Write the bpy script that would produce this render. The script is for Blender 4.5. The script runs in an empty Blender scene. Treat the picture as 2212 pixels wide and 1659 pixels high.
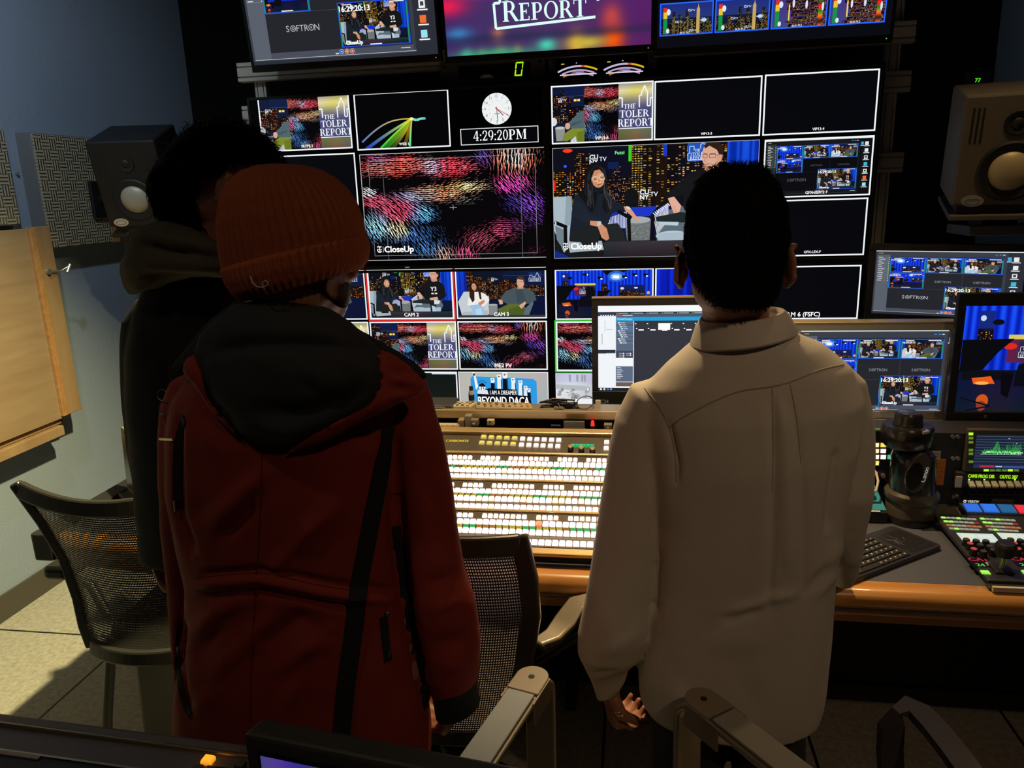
import bpy, bmesh, math, random
from mathutils import Vector, Matrix, noise
C = bpy.context.scene.collection
SC = bpy.context.scene
PI = math.pi

# ------------------------------------------------------------------ camera
IW, IH, FPX = 2212, 1659, 1640.0
PITCH, ROLL, YAW = math.radians(14.2), math.radians(1.9), math.radians(9.2)
EYE = Vector((0, 0, 1.62))
FWD = Vector((-math.sin(YAW)*math.cos(PITCH), math.cos(YAW)*math.cos(PITCH), -math.sin(PITCH)))
R0 = Vector((math.cos(YAW), math.sin(YAW), 0))
U0 = R0.cross(FWD)
RGT = R0*math.cos(ROLL) - U0*math.sin(ROLL)
UPV = U0*math.cos(ROLL) + R0*math.sin(ROLL)
cam = bpy.data.cameras.new('camera')
cam.sensor_fit = 'HORIZONTAL'; cam.sensor_width = 36.0; cam.lens = 36.0*FPX/IW
cam.clip_start = 0.02
co = bpy.data.objects.new('camera', cam); C.objects.link(co)
co.matrix_world = Matrix(((RGT.x, UPV.x, -FWD.x, EYE.x), (RGT.y, UPV.y, -FWD.y, EYE.y),
                          (RGT.z, UPV.z, -FWD.z, EYE.z), (0, 0, 0, 1)))
SC.camera = co

# ------------------------------------------------------------------ world, exposure, lamps
SC.view_settings.view_transform = 'Standard'
SC.view_settings.look = 'None'
SC.view_settings.exposure = 0.0
SC.view_settings.gamma = 1.0
SC.view_settings.use_curve_mapping = False
w = bpy.data.worlds.new('World'); SC.world = w; w.use_nodes = True
w.node_tree.nodes['Background'].inputs[0].default_value = (0.5, 0.55, 0.65, 1)
w.node_tree.nodes['Background'].inputs[1].default_value = 0.004
def spot(loc, aim, power, col, ang, blend=0.5, size=0.04):
    l = bpy.data.lights.new('downlight_lamp', 'SPOT'); l.energy = power; l.color = col
    l.spot_size = math.radians(ang); l.spot_blend = blend; l.shadow_soft_size = size
    o = bpy.data.objects.new('downlight_lamp', l); C.objects.link(o)
    o.location = loc
    o.rotation_euler = (Vector(aim)-Vector(loc)).to_track_quat('-Z', 'Y').to_euler()
    return o
CEIL = 2.85
WARM = (1.0, 0.70, 0.36)
LAMPS = [((-0.50, 1.76, CEIL-.05), (-2.22, 2.12, 0), 640, (1.0, .875, .44), 66, 1.0),       # over the desk, throws the pool of light on the left floor and wall
         ((-0.05, 2.05, CEIL-.05), (-0.0, 2.0, 0.8), 230, WARM, 64, .9),                     # over the desk
         ((1.05, 1.95, CEIL-.05), (1.05, 2.05, 0.8), 24, WARM, 90, .8),
         ((0.90, -0.45, CEIL-.05), (0.35, 1.4, 1.2), 24, (1.0, .69, .42), 56, .8),          # dim warm fill lamp, added behind the white shirt
         ((-1.55, 1.75, CEIL-.05), (-2.51, 2.75, 2.0), 58, (.72, .86, 1.0), 100, 1.0),     # cool lamp on the left wall
         ((-0.95, 0.25, CEIL-.05), (-0.95, 0.75, 0.8), 7, (1.0, .80, .62), 70, .8),        # fill lamp added over the rear desk
         ((1.30, 3.00, CEIL-.05), (1.75, 3.8, 2.1), 5, (.66, .82, 1.0), 90, 1.0)]         # cool fill lamp added to brighten the right wall
for L in LAMPS: spot(*L)
# ------------------------------------------------------------------ pixel -> world
def ray(px, py): return FWD + RGT*((px-IW/2)/FPX) - UPV*((py-IH/2)/FPX)
def A(px, py, Y): d = ray(px, py); return EYE + d*(Y/d.y)
def AX(px, py, X): d = ray(px, py); return EYE + d*(X/d.x)
def AZ(px, py, Z): d = ray(px, py); return EYE + d*((Z-EYE.z)/d.z)
def APL(px, py, P, n): d = ray(px, py); return EYE + d*((Vector(P)-EYE).dot(n)/d.dot(n))

# ------------------------------------------------------------------ materials
def lin(c):
    if isinstance(c, str): c = tuple(int(c[i:i+2], 16) for i in (0, 2, 4))
    r = []
    for x in c[:3]:
        x = max(0, min(255, x))/255
        r.append(x/12.92 if x <= .04045 else ((x+.055)/1.055)**2.4)
    return tuple(r)
MC = {}
def mat(name, col, rough=.6, metal=0.0, noise_s=0, noise_a=.15, bump=0.0, bump_s=None, spec=.5, sheen=0.0, trans=None, coat=0.0):
    if name in MC: return MC[name]
    m = bpy.data.materials.new(name); m.use_nodes = True; nt = m.node_tree; b = nt.nodes['Principled BSDF']
    b.inputs['Base Color'].default_value = (*col, 1); b.inputs['Roughness'].default_value = rough
    b.inputs['Metallic'].default_value = metal; b.inputs['Specular IOR Level'].default_value = spec
    if sheen: b.inputs['Sheen Weight'].default_value = sheen
    if coat: b.inputs['Coat Weight'].default_value = coat
    tc = nt.nodes.new('ShaderNodeTexCoord')
    s = noise_s or 40
    n = nt.nodes.new('ShaderNodeTexNoise'); n.inputs['Scale'].default_value = s; n.inputs['Detail'].default_value = 4
    nt.links.new(tc.outputs['Object'], n.inputs['Vector'])
    a = noise_a if noise_s else .04
    mx = nt.nodes.new('ShaderNodeMix'); mx.data_type = 'RGBA'
    mx.inputs[6].default_value = (*[x*(1-a) for x in col], 1); mx.inputs[7].default_value = (*[min(1, x*(1+a)) for x in col], 1)
    nt.links.new(n.outputs['Fac'], mx.inputs[0]); nt.links.new(mx.outputs[2], b.inputs['Base Color'])
    if bump:
        n2 = nt.nodes.new('ShaderNodeTexNoise'); n2.inputs['Scale'].default_value = bump_s or 60; n2.inputs['Detail'].default_value = 5
        nt.links.new(tc.outputs['Object'], n2.inputs['Vector'])
        bp = nt.nodes.new('ShaderNodeBump'); bp.inputs['Strength'].default_value = bump; bp.inputs['Distance'].default_value = .01
        nt.links.new(n2.outputs['Fac'], bp.inputs['Height']); nt.links.new(bp.outputs['Normal'], b.inputs['Normal'])
    MC[name] = m; return m
def glow(name, col, strength=1.0):
    if name in MC: return MC[name]
    m = bpy.data.materials.new(name); m.use_nodes = True; b = m.node_tree.nodes['Principled BSDF']
    b.inputs['Base Color'].default_value = (*[x*.3 for x in col], 1); b.inputs['Roughness'].default_value = .35
    b.inputs['Emission Color'].default_value = (*col, 1); b.inputs['Emission Strength'].default_value = strength
    MC[name] = m; return m
def wood(name, c1, c2, scale=(2, 30, 30), rough=.4, coat=.2, rot=(0, 0, 0)):
    if name in MC: return MC[name]
    m = bpy.data.materials.new(name); m.use_nodes = True; nt = m.node_tree; b = nt.nodes['Principled BSDF']
    tc = nt.nodes.new('ShaderNodeTexCoord'); mp = nt.nodes.new('ShaderNodeMapping'); mp.inputs['Scale'].default_value = scale
    mp.inputs['Rotation'].default_value = rot
    n = nt.nodes.new('ShaderNodeTexNoise'); n.inputs['Scale'].default_value = 2.0; n.inputs['Detail'].default_value = 6; n.inputs['Distortion'].default_value = .6
    r = nt.nodes.new('ShaderNodeValToRGB'); r.color_ramp.elements[0].color = (*c1, 1); r.color_ramp.elements[1].color = (*c2, 1)
    r.color_ramp.elements[0].position = .3; r.color_ramp.elements[1].position = .7
    nt.links.new(tc.outputs['Object'], mp.inputs[0]); nt.links.new(mp.outputs[0], n.inputs['Vector'])
    nt.links.new(n.outputs['Fac'], r.inputs[0]); nt.links.new(r.outputs[0], b.inputs['Base Color'])
    b.inputs['Roughness'].default_value = rough; b.inputs['Coat Weight'].default_value = coat
    MC[name] = m; return m
def node_math(nt, op, a, b=None):
    n = nt.nodes.new('ShaderNodeMath'); n.operation = op
    for i, x in enumerate((a, b)):
        if x is None: continue
        if isinstance(x, (int, float)): n.inputs[i].default_value = x
        else: nt.links.new(x, n.inputs[i])
    return n.outputs[0]
def screen_mat():
    if 'lit screen' in MC: return MC['lit screen']
    m = bpy.data.materials.new('lit screen'); m.use_nodes = True; nt = m.node_tree; b = nt.nodes['Principled BSDF']
    b.inputs['Base Color'].default_value = (.004, .004, .005, 1); b.inputs['Roughness'].default_value = .35
    b.inputs['Specular IOR Level'].default_value = .25
    at = nt.nodes.new('ShaderNodeAttribute'); at.attribute_name = 'pic'
    nt.links.new(at.outputs['Color'], b.inputs['Emission Color']); b.inputs['Emission Strength'].default_value = 1.0
    MC['lit screen'] = m; return m
def mesh_fabric(name, col, pu, pv, hu, hv, veil=.3):
    "woven chair mesh: dark thread with small open holes, laid out on the sheet's own uv in metres"
    if name in MC: return MC[name]
    m = bpy.data.materials.new(name); m.use_nodes = True; nt = m.node_tree; b = nt.nodes['Principled BSDF']
    b.inputs['Base Color'].default_value = (*col, 1); b.inputs['Roughness'].default_value = .5
    uv = nt.nodes.new('ShaderNodeUVMap'); uv.uv_map = 'UVMap'
    sp = nt.nodes.new('ShaderNodeSeparateXYZ'); nt.links.new(uv.outputs[0], sp.inputs[0])
    fu = node_math(nt, 'FRACT', node_math(nt, 'DIVIDE', sp.outputs[0], pu)); fv = node_math(nt, 'FRACT', node_math(nt, 'DIVIDE', sp.outputs[1], pv))
    h = node_math(nt, 'MULTIPLY', node_math(nt, 'GREATER_THAN', fu, 1-hu), node_math(nt, 'GREATER_THAN', fv, 1-hv))
    tr = nt.nodes.new('ShaderNodeBsdfTransparent'); mx = nt.nodes.new('ShaderNodeMixShader')
    out = nt.nodes['Material Output']
    tl = nt.nodes.new('ShaderNodeBsdfTranslucent'); tl.inputs[0].default_value = (.8, .72, .72, 1); m2 = nt.nodes.new('ShaderNodeMixShader'); m2.inputs[0].default_value = veil
    nt.links.new(tr.outputs[0], m2.inputs[1]); nt.links.new(tl.outputs[0], m2.inputs[2])
    nt.links.new(h, mx.inputs[0]); nt.links.new(b.outputs[0], mx.inputs[1]); nt.links.new(m2.outputs[0], mx.inputs[2])
    nt.links.new(mx.outputs[0], out.inputs[0]); MC[name] = m; return m

# ------------------------------------------------------------------ things
ROOTM = {}
def rootm(o):
    while o.parent: o = o.parent
    return ROOTM.get(o.name, Matrix())
def tag(o, label, cat, group=None, kind=None):
    if label: o['label'] = label
    if cat: o['category'] = cat
    if group: o['group'] = group
    if kind: o['kind'] = kind
    return o
def thing(name, label, cat, loc=(0, 0, 0), rotz=0.0, group=None):
    o = bpy.data.objects.new(name, None); C.objects.link(o); o.empty_display_size = .05
    o.location = loc; o.rotation_euler = (0, 0, rotz)
    ROOTM[o.name] = Matrix.Translation(Vector(loc)) @ Matrix.Rotation(rotz, 4, 'Z')
    return tag(o, label, cat, group)
def copy_tree(o, parent=None):
    c = o.copy(); C.objects.link(c); c.parent = parent
    for ch in list(o.children): copy_tree(ch, c)
    return c
def frame(o, u, v):
    "matrix with origin o, x along u, y along v, z = u x v"
    u = Vector(u).normalized(); n = u.cross(Vector(v)).normalized(); v = n.cross(u)
    o = Vector(o)
    return Matrix(((u.x, v.x, n.x, o.x), (u.y, v.y, n.y, o.y), (u.z, v.z, n.z, o.z), (0, 0, 0, 1)))

class MB:
    def __init__(s, M=None): s.v = []; s.f = []; s.M = M or Matrix()
    def add(s, vs, fs):
        o = len(s.v); s.v += [s.M @ Vector(v) for v in vs]; s.f += [tuple(o+i for i in f) for f in fs]; return s
    def bx(s, x0, x1, y0, y1, z0, z1):
        v = [(x, y, z) for z in (z0, z1) for y in (y0, y1) for x in (x0, x1)]
        return s.add(v, [(0, 2, 3, 1), (4, 5, 7, 6), (0, 1, 5, 4), (2, 6, 7, 3), (0, 4, 6, 2), (1, 3, 7, 5)])
    def hexa(s, b, t):
        "b, t: four corners each, going round"
        return s.add(list(b)+list(t), [(3, 2, 1, 0), (4, 5, 6, 7)]+[(i, (i+1) % 4, 4+(i+1) % 4, 4+i) for i in range(4)])
    def loft(s, rings, cap=True, closed=False):
        n = len(rings[0]); vs = [p for r in rings for p in r]; fs = []
        k = len(rings)
        for i in range(k if closed else k-1):
            for j in range(n):
                a, b = i*n+j, i*n+(j+1) % n; c, d = ((i+1) % k)*n+(j+1) % n, ((i+1) % k)*n+j
                fs.append((a, b, c, d))
        if cap and not closed: fs.append(tuple(range(n))[::-1]); fs.append(tuple((k-1)*n+j for j in range(n)))
        return s.add(vs, fs)
    def tube(s, pts, r, n=10, closed=False, flat=None, up=None):
        pts = [Vector(p) for p in pts]; k = len(pts)
        rs = r if isinstance(r, (list, tuple)) else [r]*k
        rings = []; prev = None
        for i, p in enumerate(pts):
            t = (pts[(i+1) % k]-pts[i-1]) if closed else (pts[min(i+1, k-1)]-pts[max(i-1, 0)])
            t.normalize()
            if prev is None:
                q = Vector(up) if up else (Vector((0, 0, 1)) if abs(t.z) < .9 else Vector((1, 0, 0)))
            else: q = prev
            x = (q - t*q.dot(t)).normalized(); prev = x; y = t.cross(x)
            fl = flat or 1.0
            rings.append([p + x*(math.cos(2*PI*j/n)*rs[i]*fl) + y*(math.sin(2*PI*j/n)*rs[i]) for j in range(n)])
        return s.loft(rings, True, closed)
    def cyl(s, p, q, r, r1=None, n=20):
        return s.tube([p, q], [r, r if r1 is None else r1], n)
    def bar(s, pts, wid, thick, up):
        "flat bar along pts; wid along up x tangent, thick along up"
        pts = [Vector(p) for p in pts]; k = len(pts); rings = []
        for i, p in enumerate(pts):
            t = (pts[min(i+1, k-1)]-pts[max(i-1, 0)]).normalized()
            u = Vector(up[i] if isinstance(up, list) else up); u = (u-t*u.dot(t)).normalized(); q = t.cross(u)
            wd = wid[i] if isinstance(wid, (list, tuple)) else wid
            rings.append([p+q*wd/2+u*thick/2, p-q*wd/2+u*thick/2, p-q*wd/2-u*thick/2, p+q*wd/2-u*thick/2])
        return s.loft(rings)
    def prism(s, poly, z0, z1):
        n = len(poly); vs = [(x, y, z0) for x, y in poly]+[(x, y, z1) for x, y in poly]
        return s.add(vs, [tuple(range(n))[::-1], tuple(range(n, 2*n))]+[(i, (i+1) % n, n+(i+1) % n, n+i) for i in range(n)])
    def ell(s, c, r, nu=20, nv=12):
        c = Vector(c); r = (r, r, r) if isinstance(r, (int, float)) else r
        vs = [c+Vector((0, 0, -r[2]))]; fs = []
        for i in range(1, nv):
            t = -PI/2+PI*i/nv
            for j in range(nu):
                a = 2*PI*j/nu; vs.append(c+Vector((r[0]*math.cos(t)*math.cos(a), r[1]*math.cos(t)*math.sin(a), r[2]*math.sin(t))))
        vs.append(c+Vector((0, 0, r[2]))); L = len(vs)-1
        for j in range(nu): fs.append((0, 1+(j+1) % nu, 1+j)); fs.append((L, L-nu+j, L-nu+(j+1) % nu))
        for i in range(nv-2):
            for j in range(nu): a = 1+i*nu; fs.append((a+j, a+(j+1) % nu, a+nu+(j+1) % nu, a+nu+j))
        return s.add(vs, fs)
    def lathe(s, prof, n=32):
        "profile (r, z) about local z"
        rings = [[(r*math.cos(2*PI*j/n), r*math.sin(2*PI*j/n), z) for j in range(n)] for r, z in prof]
        return s.loft(rings)
    def rrect(s, x0, x1, y0, y1, z0, z1, r, n=4):
        P = []
        for cx, cy, a0 in ((x1-r, y1-r, 0), (x0+r, y1-r, 90), (x0+r, y0+r, 180), (x1-r, y0+r, 270)):
            for i in range(n+1): a = math.radians(a0+90*i/n); P.append((cx+r*math.cos(a), cy+r*math.sin(a)))
        return s.prism(P, z0, z1)
    def mesh(s, name, inv=None):
        me = bpy.data.meshes.new(name)
        me.from_pydata([(inv @ v if inv else v) for v in s.v], [], s.f)
        bm = bmesh.new(); bm.from_mesh(me); bmesh.ops.recalc_face_normals(bm, faces=bm.faces); bm.to_mesh(me); bm.free()
        return me
    def build(s, name, m, parent=None, smooth=False, bevel=0.0, label=None, kind=None, seg=2):
        inv = rootm(parent).inverted() if parent else None
        me = s.mesh(name, inv); me.materials.append(m)
        o = bpy.data.objects.new(name, me); C.objects.link(o); o.parent = parent
        if smooth: smoothen(me, 40 if smooth is True else smooth)
        if bevel:
            b = o.modifiers.new('bevel', 'BEVEL'); b.width = bevel; b.segments = seg; b.limit_method = 'ANGLE'; b.angle_limit = math.radians(35)
            b.harden_normals = False
        if label: o['label'] = label
        if kind: o['kind'] = kind
        return o
def smoothen(me, ang=40):
    me.polygons.foreach_set('use_smooth', [True]*len(me.polygons))
    if ang < 180:
        try: me.set_sharp_from_angle(angle=math.radians(ang))
        except Exception: pass
def remesh(mb, voxel, it=3, fac=.5):
    "one continuous skin from overlapping volumes (world space); returns (verts, faces)"
    me = mb.mesh('tmp'); o = bpy.data.objects.new('tmp', me); C.objects.link(o)
    r = o.modifiers.new('r', 'REMESH'); r.mode = 'VOXEL'; r.voxel_size = voxel
    if it:
        k = o.modifiers.new('s', 'SMOOTH'); k.iterations = it; k.factor = fac
    dg = bpy.context.evaluated_depsgraph_get(); me2 = bpy.data.meshes.new_from_object(o.evaluated_get(dg))
    out = MB(); out.v = [v.co.copy() for v in me2.vertices]; out.f = [tuple(p.vertices) for p in me2.polygons]
    out.n = [v.normal.copy() for v in me2.vertices]
    bpy.data.objects.remove(o); bpy.data.meshes.remove(me); bpy.data.meshes.remove(me2)
    return out
def displace(mb, fn):
    for i, (v, n) in enumerate(zip(mb.v, mb.n)): mb.v[i] = v + n*fn(v, n)
def single(mb, name, m, label, cat, group=None, smooth=False, bevel=0.0, loc=None):
    "a thing that is one mesh; origin at its base"
    zs = [v.z for v in mb.v]; L = Vector(loc) if loc else Vector((sum(v.x for v in mb.v)/len(mb.v), sum(v.y for v in mb.v)/len(mb.v), min(zs)))
    mb.v = [v-L for v in mb.v]
    o = mb.build(name, m, None, smooth, bevel); o.location = L
    ROOTM[o.name] = Matrix.Translation(L)
    return tag(o, label, cat, group)
def structure(mb, name, m, bevel=0.0): o = mb.build(name, m, None, False, bevel); o['kind'] = 'structure'; return o
# ------------------------------------------------------------------ pictures on the lit screens: flat coloured shapes
EPS = 2.5e-5
FONT = {}
def glyphs(body, bold=0.0):
    k = (body, bold)
    if k in FONT: return FONT[k]
    cu = bpy.data.curves.new('t', 'FONT'); cu.body = body; cu.size = 1.0; cu.offset = bold; cu.resolution_u = 3
    o = bpy.data.objects.new('t', cu); C.objects.link(o)
    dg = bpy.context.evaluated_depsgraph_get(); me = bpy.data.meshes.new_from_object(o.evaluated_get(dg))
    vs = [(v.co.x, v.co.y) for v in me.vertices]; fs = [tuple(p.vertices) for p in me.polygons]
    bpy.data.objects.remove(o); bpy.data.curves.remove(cu); bpy.data.meshes.remove(me)
    xs = [v[0] for v in vs] or [0, 1]
    FONT[k] = (vs, fs, min(xs), max(xs)); return FONT[k]
CAPH = None
def caph():
    global CAPH
    if CAPH is None:
        vs = glyphs('H')[0]; CAPH = max(v[1] for v in vs)-min(v[1] for v in vs)
    return CAPH

# a small serif alphabet, cap height 1: (width, [polygons])
def R_(x, y, w, h): return [(x, y), (x+w, y), (x+w, y+h), (x, y+h)]
def ring_(cx, cy, rx, ry, tx, ty, a0=0, a1=360, n=22):
    out = []
    for i in range(n):
        a, b = math.radians(a0+(a1-a0)*i/n), math.radians(a0+(a1-a0)*(i+1)/n)
        def P(t, ix, iy): return (cx+(rx-ix)*math.cos(t), cy+(ry-iy)*math.sin(t))
        out.append([P(a, 0, 0), P(b, 0, 0), P(b, tx, ty), P(a, tx, ty)])
    return out
def ser_(x, y, w=.34, t=.16, h=.055): return R_(x-w/2, y, w, h)
K = .195; TH = .075
SERIF = {
 'T': (.86, [R_(.345, 0, K, 1), R_(.02, .94, .82, .06), ser_(.43, 0, .42), R_(.02, .74, .055, .22), R_(.785, .74, .055, .22)]),
 'H': (.98, [R_(.11, 0, K, 1), R_(.70, 0, K, 1), R_(.2, .49, .55, TH), ser_(.195, 0), ser_(.195, .945), ser_(.785, 0), ser_(.785, .945)]),
 'E': (.80, [R_(.11, 0, K, 1), R_(.03, 0, .68, TH), R_(.03, .94, .66, TH), R_(.2, .49, .32, TH), R_(.645, 0, .06, .24), R_(.63, .78, .06, .22), R_(.48, .39, .05, .26)]),
 'S': (.66, ring_(.33, .735, .25, .265, .1, .065, 20, 270, 16)+ring_(.33, .27, .27, .27, .1, .065, -160, 90, 16)+[R_(.535, .74, .05, .22), R_(.05, .04, .05, .24)]),
 'O': (.98, ring_(.49, .5, .46, .52, .17, .055)),
 'L': (.78, [R_(.11, 0, K, 1), R_(.03, 0, .68, TH), ser_(.195, .945), R_(.65, 0, .06, .28)]),
 'R': (.92, [R_(.11, 0, K, 1), ser_(.195, 0), R_(.03, .945, .42, .055), R_(.2, .46, .22, .055)]+ring_(.42, .73, .3, .27, .16, .055, -90, 90, 14)+[[(.40, .48), (.58, .5), (.90, .03), (.70, .03)], R_(.70, 0, .22, .055)]),
 'P': (.80, [R_(.11, 0, K, 1), ser_(.195, 0, .4), R_(.03, .945, .42, .055), R_(.2, .41, .22, .055)]+ring_(.42, .705, .3, .295, .16, .055, -90, 90, 14)),
 'M': (1.16, [R_(.12, 0, .07, 1), R_(.86, 0, K, 1), [(.06, 1), (.30, 1), (.62, .16), (.55, .0)], [(.55, 0), (.60, .12), (.90, 1), (.86, 1)], ser_(.155, 0), ser_(.945, 0), R_(.03, .945, .2, .055), R_(.86, .945, .26, .055)]),
 '0': (.62, ring_(.31, .5, .27, .52, .12, .055)), '9': (.62, ring_(.31, .66, .27, .36, .12, .055)+ring_(.2, .58, .38, .6, .11, .1, -75, 5, 10)),
 '2': (.62, ring_(.3, .73, .25, .29, .12, .06, -20, 190, 14)+[[(.42, .62), (.55, .66), (.20, .08), (.05, .05)], R_(.05, 0, .5, .11), R_(.5, 0, .05, .22)]),
 '4': (.64, [R_(.36, 0, .13, 1), R_(.02, .25, .58, .075), [(.36, 1), (.44, 1), (.09, .30), (.02, .30)], ser_(.425, 0, .3)]),
 ':': (.30, [R_(.08, 0, .14, .14), R_(.08, .5, .14, .14)]),
}
class Pic:
    def __init__(s): s.v = []; s.f = []; s.c = []; s.k = 0; s.src((0, 0, 1600, 900), (0, 0, 1, 1))
    def src(s, src, dst):
        "src rect in picture pixels (y down) fills dst rect (x0, y0, x1, y1) in metres (y up); shapes are cut at its edge"
        s.S = src; s.D = dst
        s.sx = (dst[2]-dst[0])/(src[2]-src[0]); s.sy = (dst[3]-dst[1])/(src[3]-src[1])
    def T(s, x, y): return (s.D[0]+(x-s.S[0])*s.sx, s.D[3]-(y-s.S[1])*s.sy)
    def lay(s, n=1): s.k += n
    def clip(s, P):
        for ax, lim, sg in ((0, s.D[0], 1), (0, s.D[2], -1), (1, s.D[1], 1), (1, s.D[3], -1)):
            if not P: return P
            O = []
            for i in range(len(P)):
                a, b = P[i-1], P[i]; da, db = (a[ax]-lim)*sg, (b[ax]-lim)*sg
                if da >= 0 and db >= 0: O.append(b)
                elif da >= 0 or db >= 0:
                    t = da/(da-db); q = (a[0]+(b[0]-a[0])*t, a[1]+(b[1]-a[1])*t)
                    O.append(q)
                    if db >= 0: O.append(b)
            P = O
        return P
    def poly(s, pts, c, lay=True, raw=False):
        if lay: s.k += 1
        P = s.clip(pts if raw else [s.T(*p) for p in pts])
        if len(P) < 3: return
        o = len(s.v); z = s.k*EPS; s.v += [(x, y, z) for x, y in P]; s.f.append(tuple(range(o, o+len(P))))
        s.c += [lin(c)]*len(P)
    def rect(s, x0, y0, x1, y1, c, lay=True): s.poly([(x0, y0), (x1, y0), (x1, y1), (x0, y1)], c, lay)
    def ell(s, cx, cy, rx, ry, c, lay=True, n=24, rot=0, a0=0, a1=360):
        r = math.radians(rot); P = []
        for i in range(n+(0 if a1-a0 >= 360 else 1)):
            a = math.radians(a0+(a1-a0)*i/n); x, y = rx*math.cos(a), ry*math.sin(a)
            P.append((cx+x*math.cos(r)-y*math.sin(r), cy+x*math.sin(r)+y*math.cos(r)))
        s.poly(P, c, lay)
    def line(s, pts, w, c, lay=True, w1=None):
        if lay: s.k += 1
        n = len(pts)-1
        for i in range(n):
            (x0, y0), (x1, y1) = pts[i], pts[i+1]; dx, dy = x1-x0, y1-y0; L = math.hypot(dx, dy) or 1; dx, dy = dx/L, dy/L
            a = w/2 if w1 is None else (w+(w1-w)*i/n)/2; b = w/2 if w1 is None else (w+(w1-w)*(i+1)/n)/2
            s.poly([(x0-dy*a, y0+dx*a), (x1-dy*b, y1+dx*b), (x1+dy*b, y1-dx*b), (x0+dy*a, y0-dx*a)], c, False)
    def box(s, x0, y0, x1, y1, w, c, lay=True):
        if lay: s.k += 1
        for r in ((x0, y0, x1, y0+w), (x0, y1-w, x1, y1), (x0, y0+w, x0+w, y1-w), (x1-w, y0+w, x1, y1-w)): s.rect(*r, c, False)
    def grad(s, x0, y0, x1, y1, fn, nx=24, ny=14):
        "smooth picture: fn(u, v) -> colour, v down"
        s.k += 1; o = len(s.v); z = s.k*EPS
        for j in range(ny+1):
            for i in range(nx+1):
                u, v = i/nx, j/ny; X, Y = s.T(x0+(x1-x0)*u, y0+(y1-y0)*v)
                X = min(max(X, s.D[0]), s.D[2]); Y = min(max(Y, s.D[1]), s.D[3])
                s.v.append((X, Y, z)); s.c.append(lin(fn(u, v)))
        for j in range(ny):
            for i in range(nx): a = o+j*(nx+1)+i; s.f.append((a+nx+1, a+nx+2, a+1, a))
    def txt(s, body, x, y, h, c, bold=0.0, al='c', wmax=None, lay=True):
        "cap height h, baseline y"
        if lay: s.k += 1
        vs, fs, x0, x1 = glyphs(body, 0.0); k = h/caph(); kx = k
        if wmax and (x1-x0)*k > wmax: kx = wmax/(x1-x0)
        ox = x - {'c': (x0+x1)/2, 'l': x0, 'r': x1}[al]*kx
        b = bold*k*.9
        for dx, dy in (((-b, -b*.5), (b, -b*.5), (-b, b*.5), (b, b*.5)) if b else ((0, 0),)):
            for f in fs: s.poly([(ox+dx+vs[i][0]*kx, y+dy-vs[i][1]*k) for i in f], c, False)
    def serif(s, body, x, y, h, c, al='c', wmax=None, gap=.02, first=1.0):
        s.k += 1
        W = sum((SERIF[ch][0]*(first if (i == 0) else 1)+gap) if ch != ' ' else .4 for i, ch in enumerate(body)); kx = h
        if wmax: kx = wmax/W
        ox = x-(W*kx/2 if al == 'c' else 0)
        for i, ch in enumerate(body):
            if ch == ' ': ox += .4*kx; continue
            g = SERIF[ch]; m = first if i == 0 else 1
            for P in g[1]: s.poly([(ox+px*kx*m, y-py*h*m) for px, py in P], c, False)
            ox += (g[0]*m+gap)*kx
    def build(s, name, M, parent, label=None, m=None):
        inv = rootm(parent).inverted() @ M
        me = bpy.data.meshes.new(name); me.from_pydata([inv @ Vector(v) for v in s.v], [], s.f)
        at = me.color_attributes.new('pic', 'FLOAT_COLOR', 'POINT')
        buf = []
        for c in s.c: buf += [c[0], c[1], c[2], 1.0]
        at.data.foreach_set('color', buf); me.materials.append(m or screen_mat())
        o = bpy.data.objects.new(name, me); C.objects.link(o); o.parent = parent
        if label: o['label'] = label
        return o

WARMW = ['ffb04a', 'ff8a2a', 'ffd27a', 'ffcf50', 'ff7a20', 'fff0c0', 'e0661a', 'ffc060', 'd8902a']
def city(p, x0, y0, x1, y1, seed, bw=(40, 90), ws=(9, 7), dens=.5, sky='0a1020', cols=WARMW, top=.5, base=None):
    rd = random.Random(seed); p.rect(x0, y0, x1, y1, sky); p.lay(2); K0 = p.k
    x = x0
    while x < x1:
        wd = rd.uniform(*bw); t = y0+(y1-y0)*rd.uniform(0, top); hue = rd.sample(cols, 4)
        p.k = K0-1; p.rect(x, t, min(x+wd, x1), y1, rd.choice(['0b0a10', '120c0e', '0a0d18', '1a0f0c']), False); p.k = K0
        y = t+ws[1]; d = dens*rd.uniform(.5, 1.4); sw = ws[0]*rd.uniform(.7, 1.3); gx = sw*rd.uniform(1.25, 1.7); gy = ws[1]*rd.uniform(1.6, 2.2)
        while y < y1:
            q = x+rd.uniform(1, 4)
            run = 0
            while q+sw*.8 < min(x+wd, x1):
                if rd.random() < d or run > 0:
                    if run <= 0 and rd.random() < .2: run = 3
                    run -= 1
                    c = rd.choice(hue); f = rd.uniform(.45, 1.05); cc = [min(255, int(c[i:i+2], 16)*f) for i in (0, 2, 4)]
                    p.rect(q, y, q+sw*rd.uniform(.6, 1), y+ws[1]*rd.uniform(.6, 1), cc, False)
                q += gx
            y += gy
        x += wd+rd.uniform(0, 6)
def cunytv(p, x, y, h, two=True, c='e6f0ff'):
    p.txt('CU', x, y, h, c, .03, 'c'); 
    if two: p.txt('NY', x, y+h*1.12, h, c, .03, 'c')
    p.txt('TV', x+h*2.1, y+h*.5, h*.95, c, .01, 'c')
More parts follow.
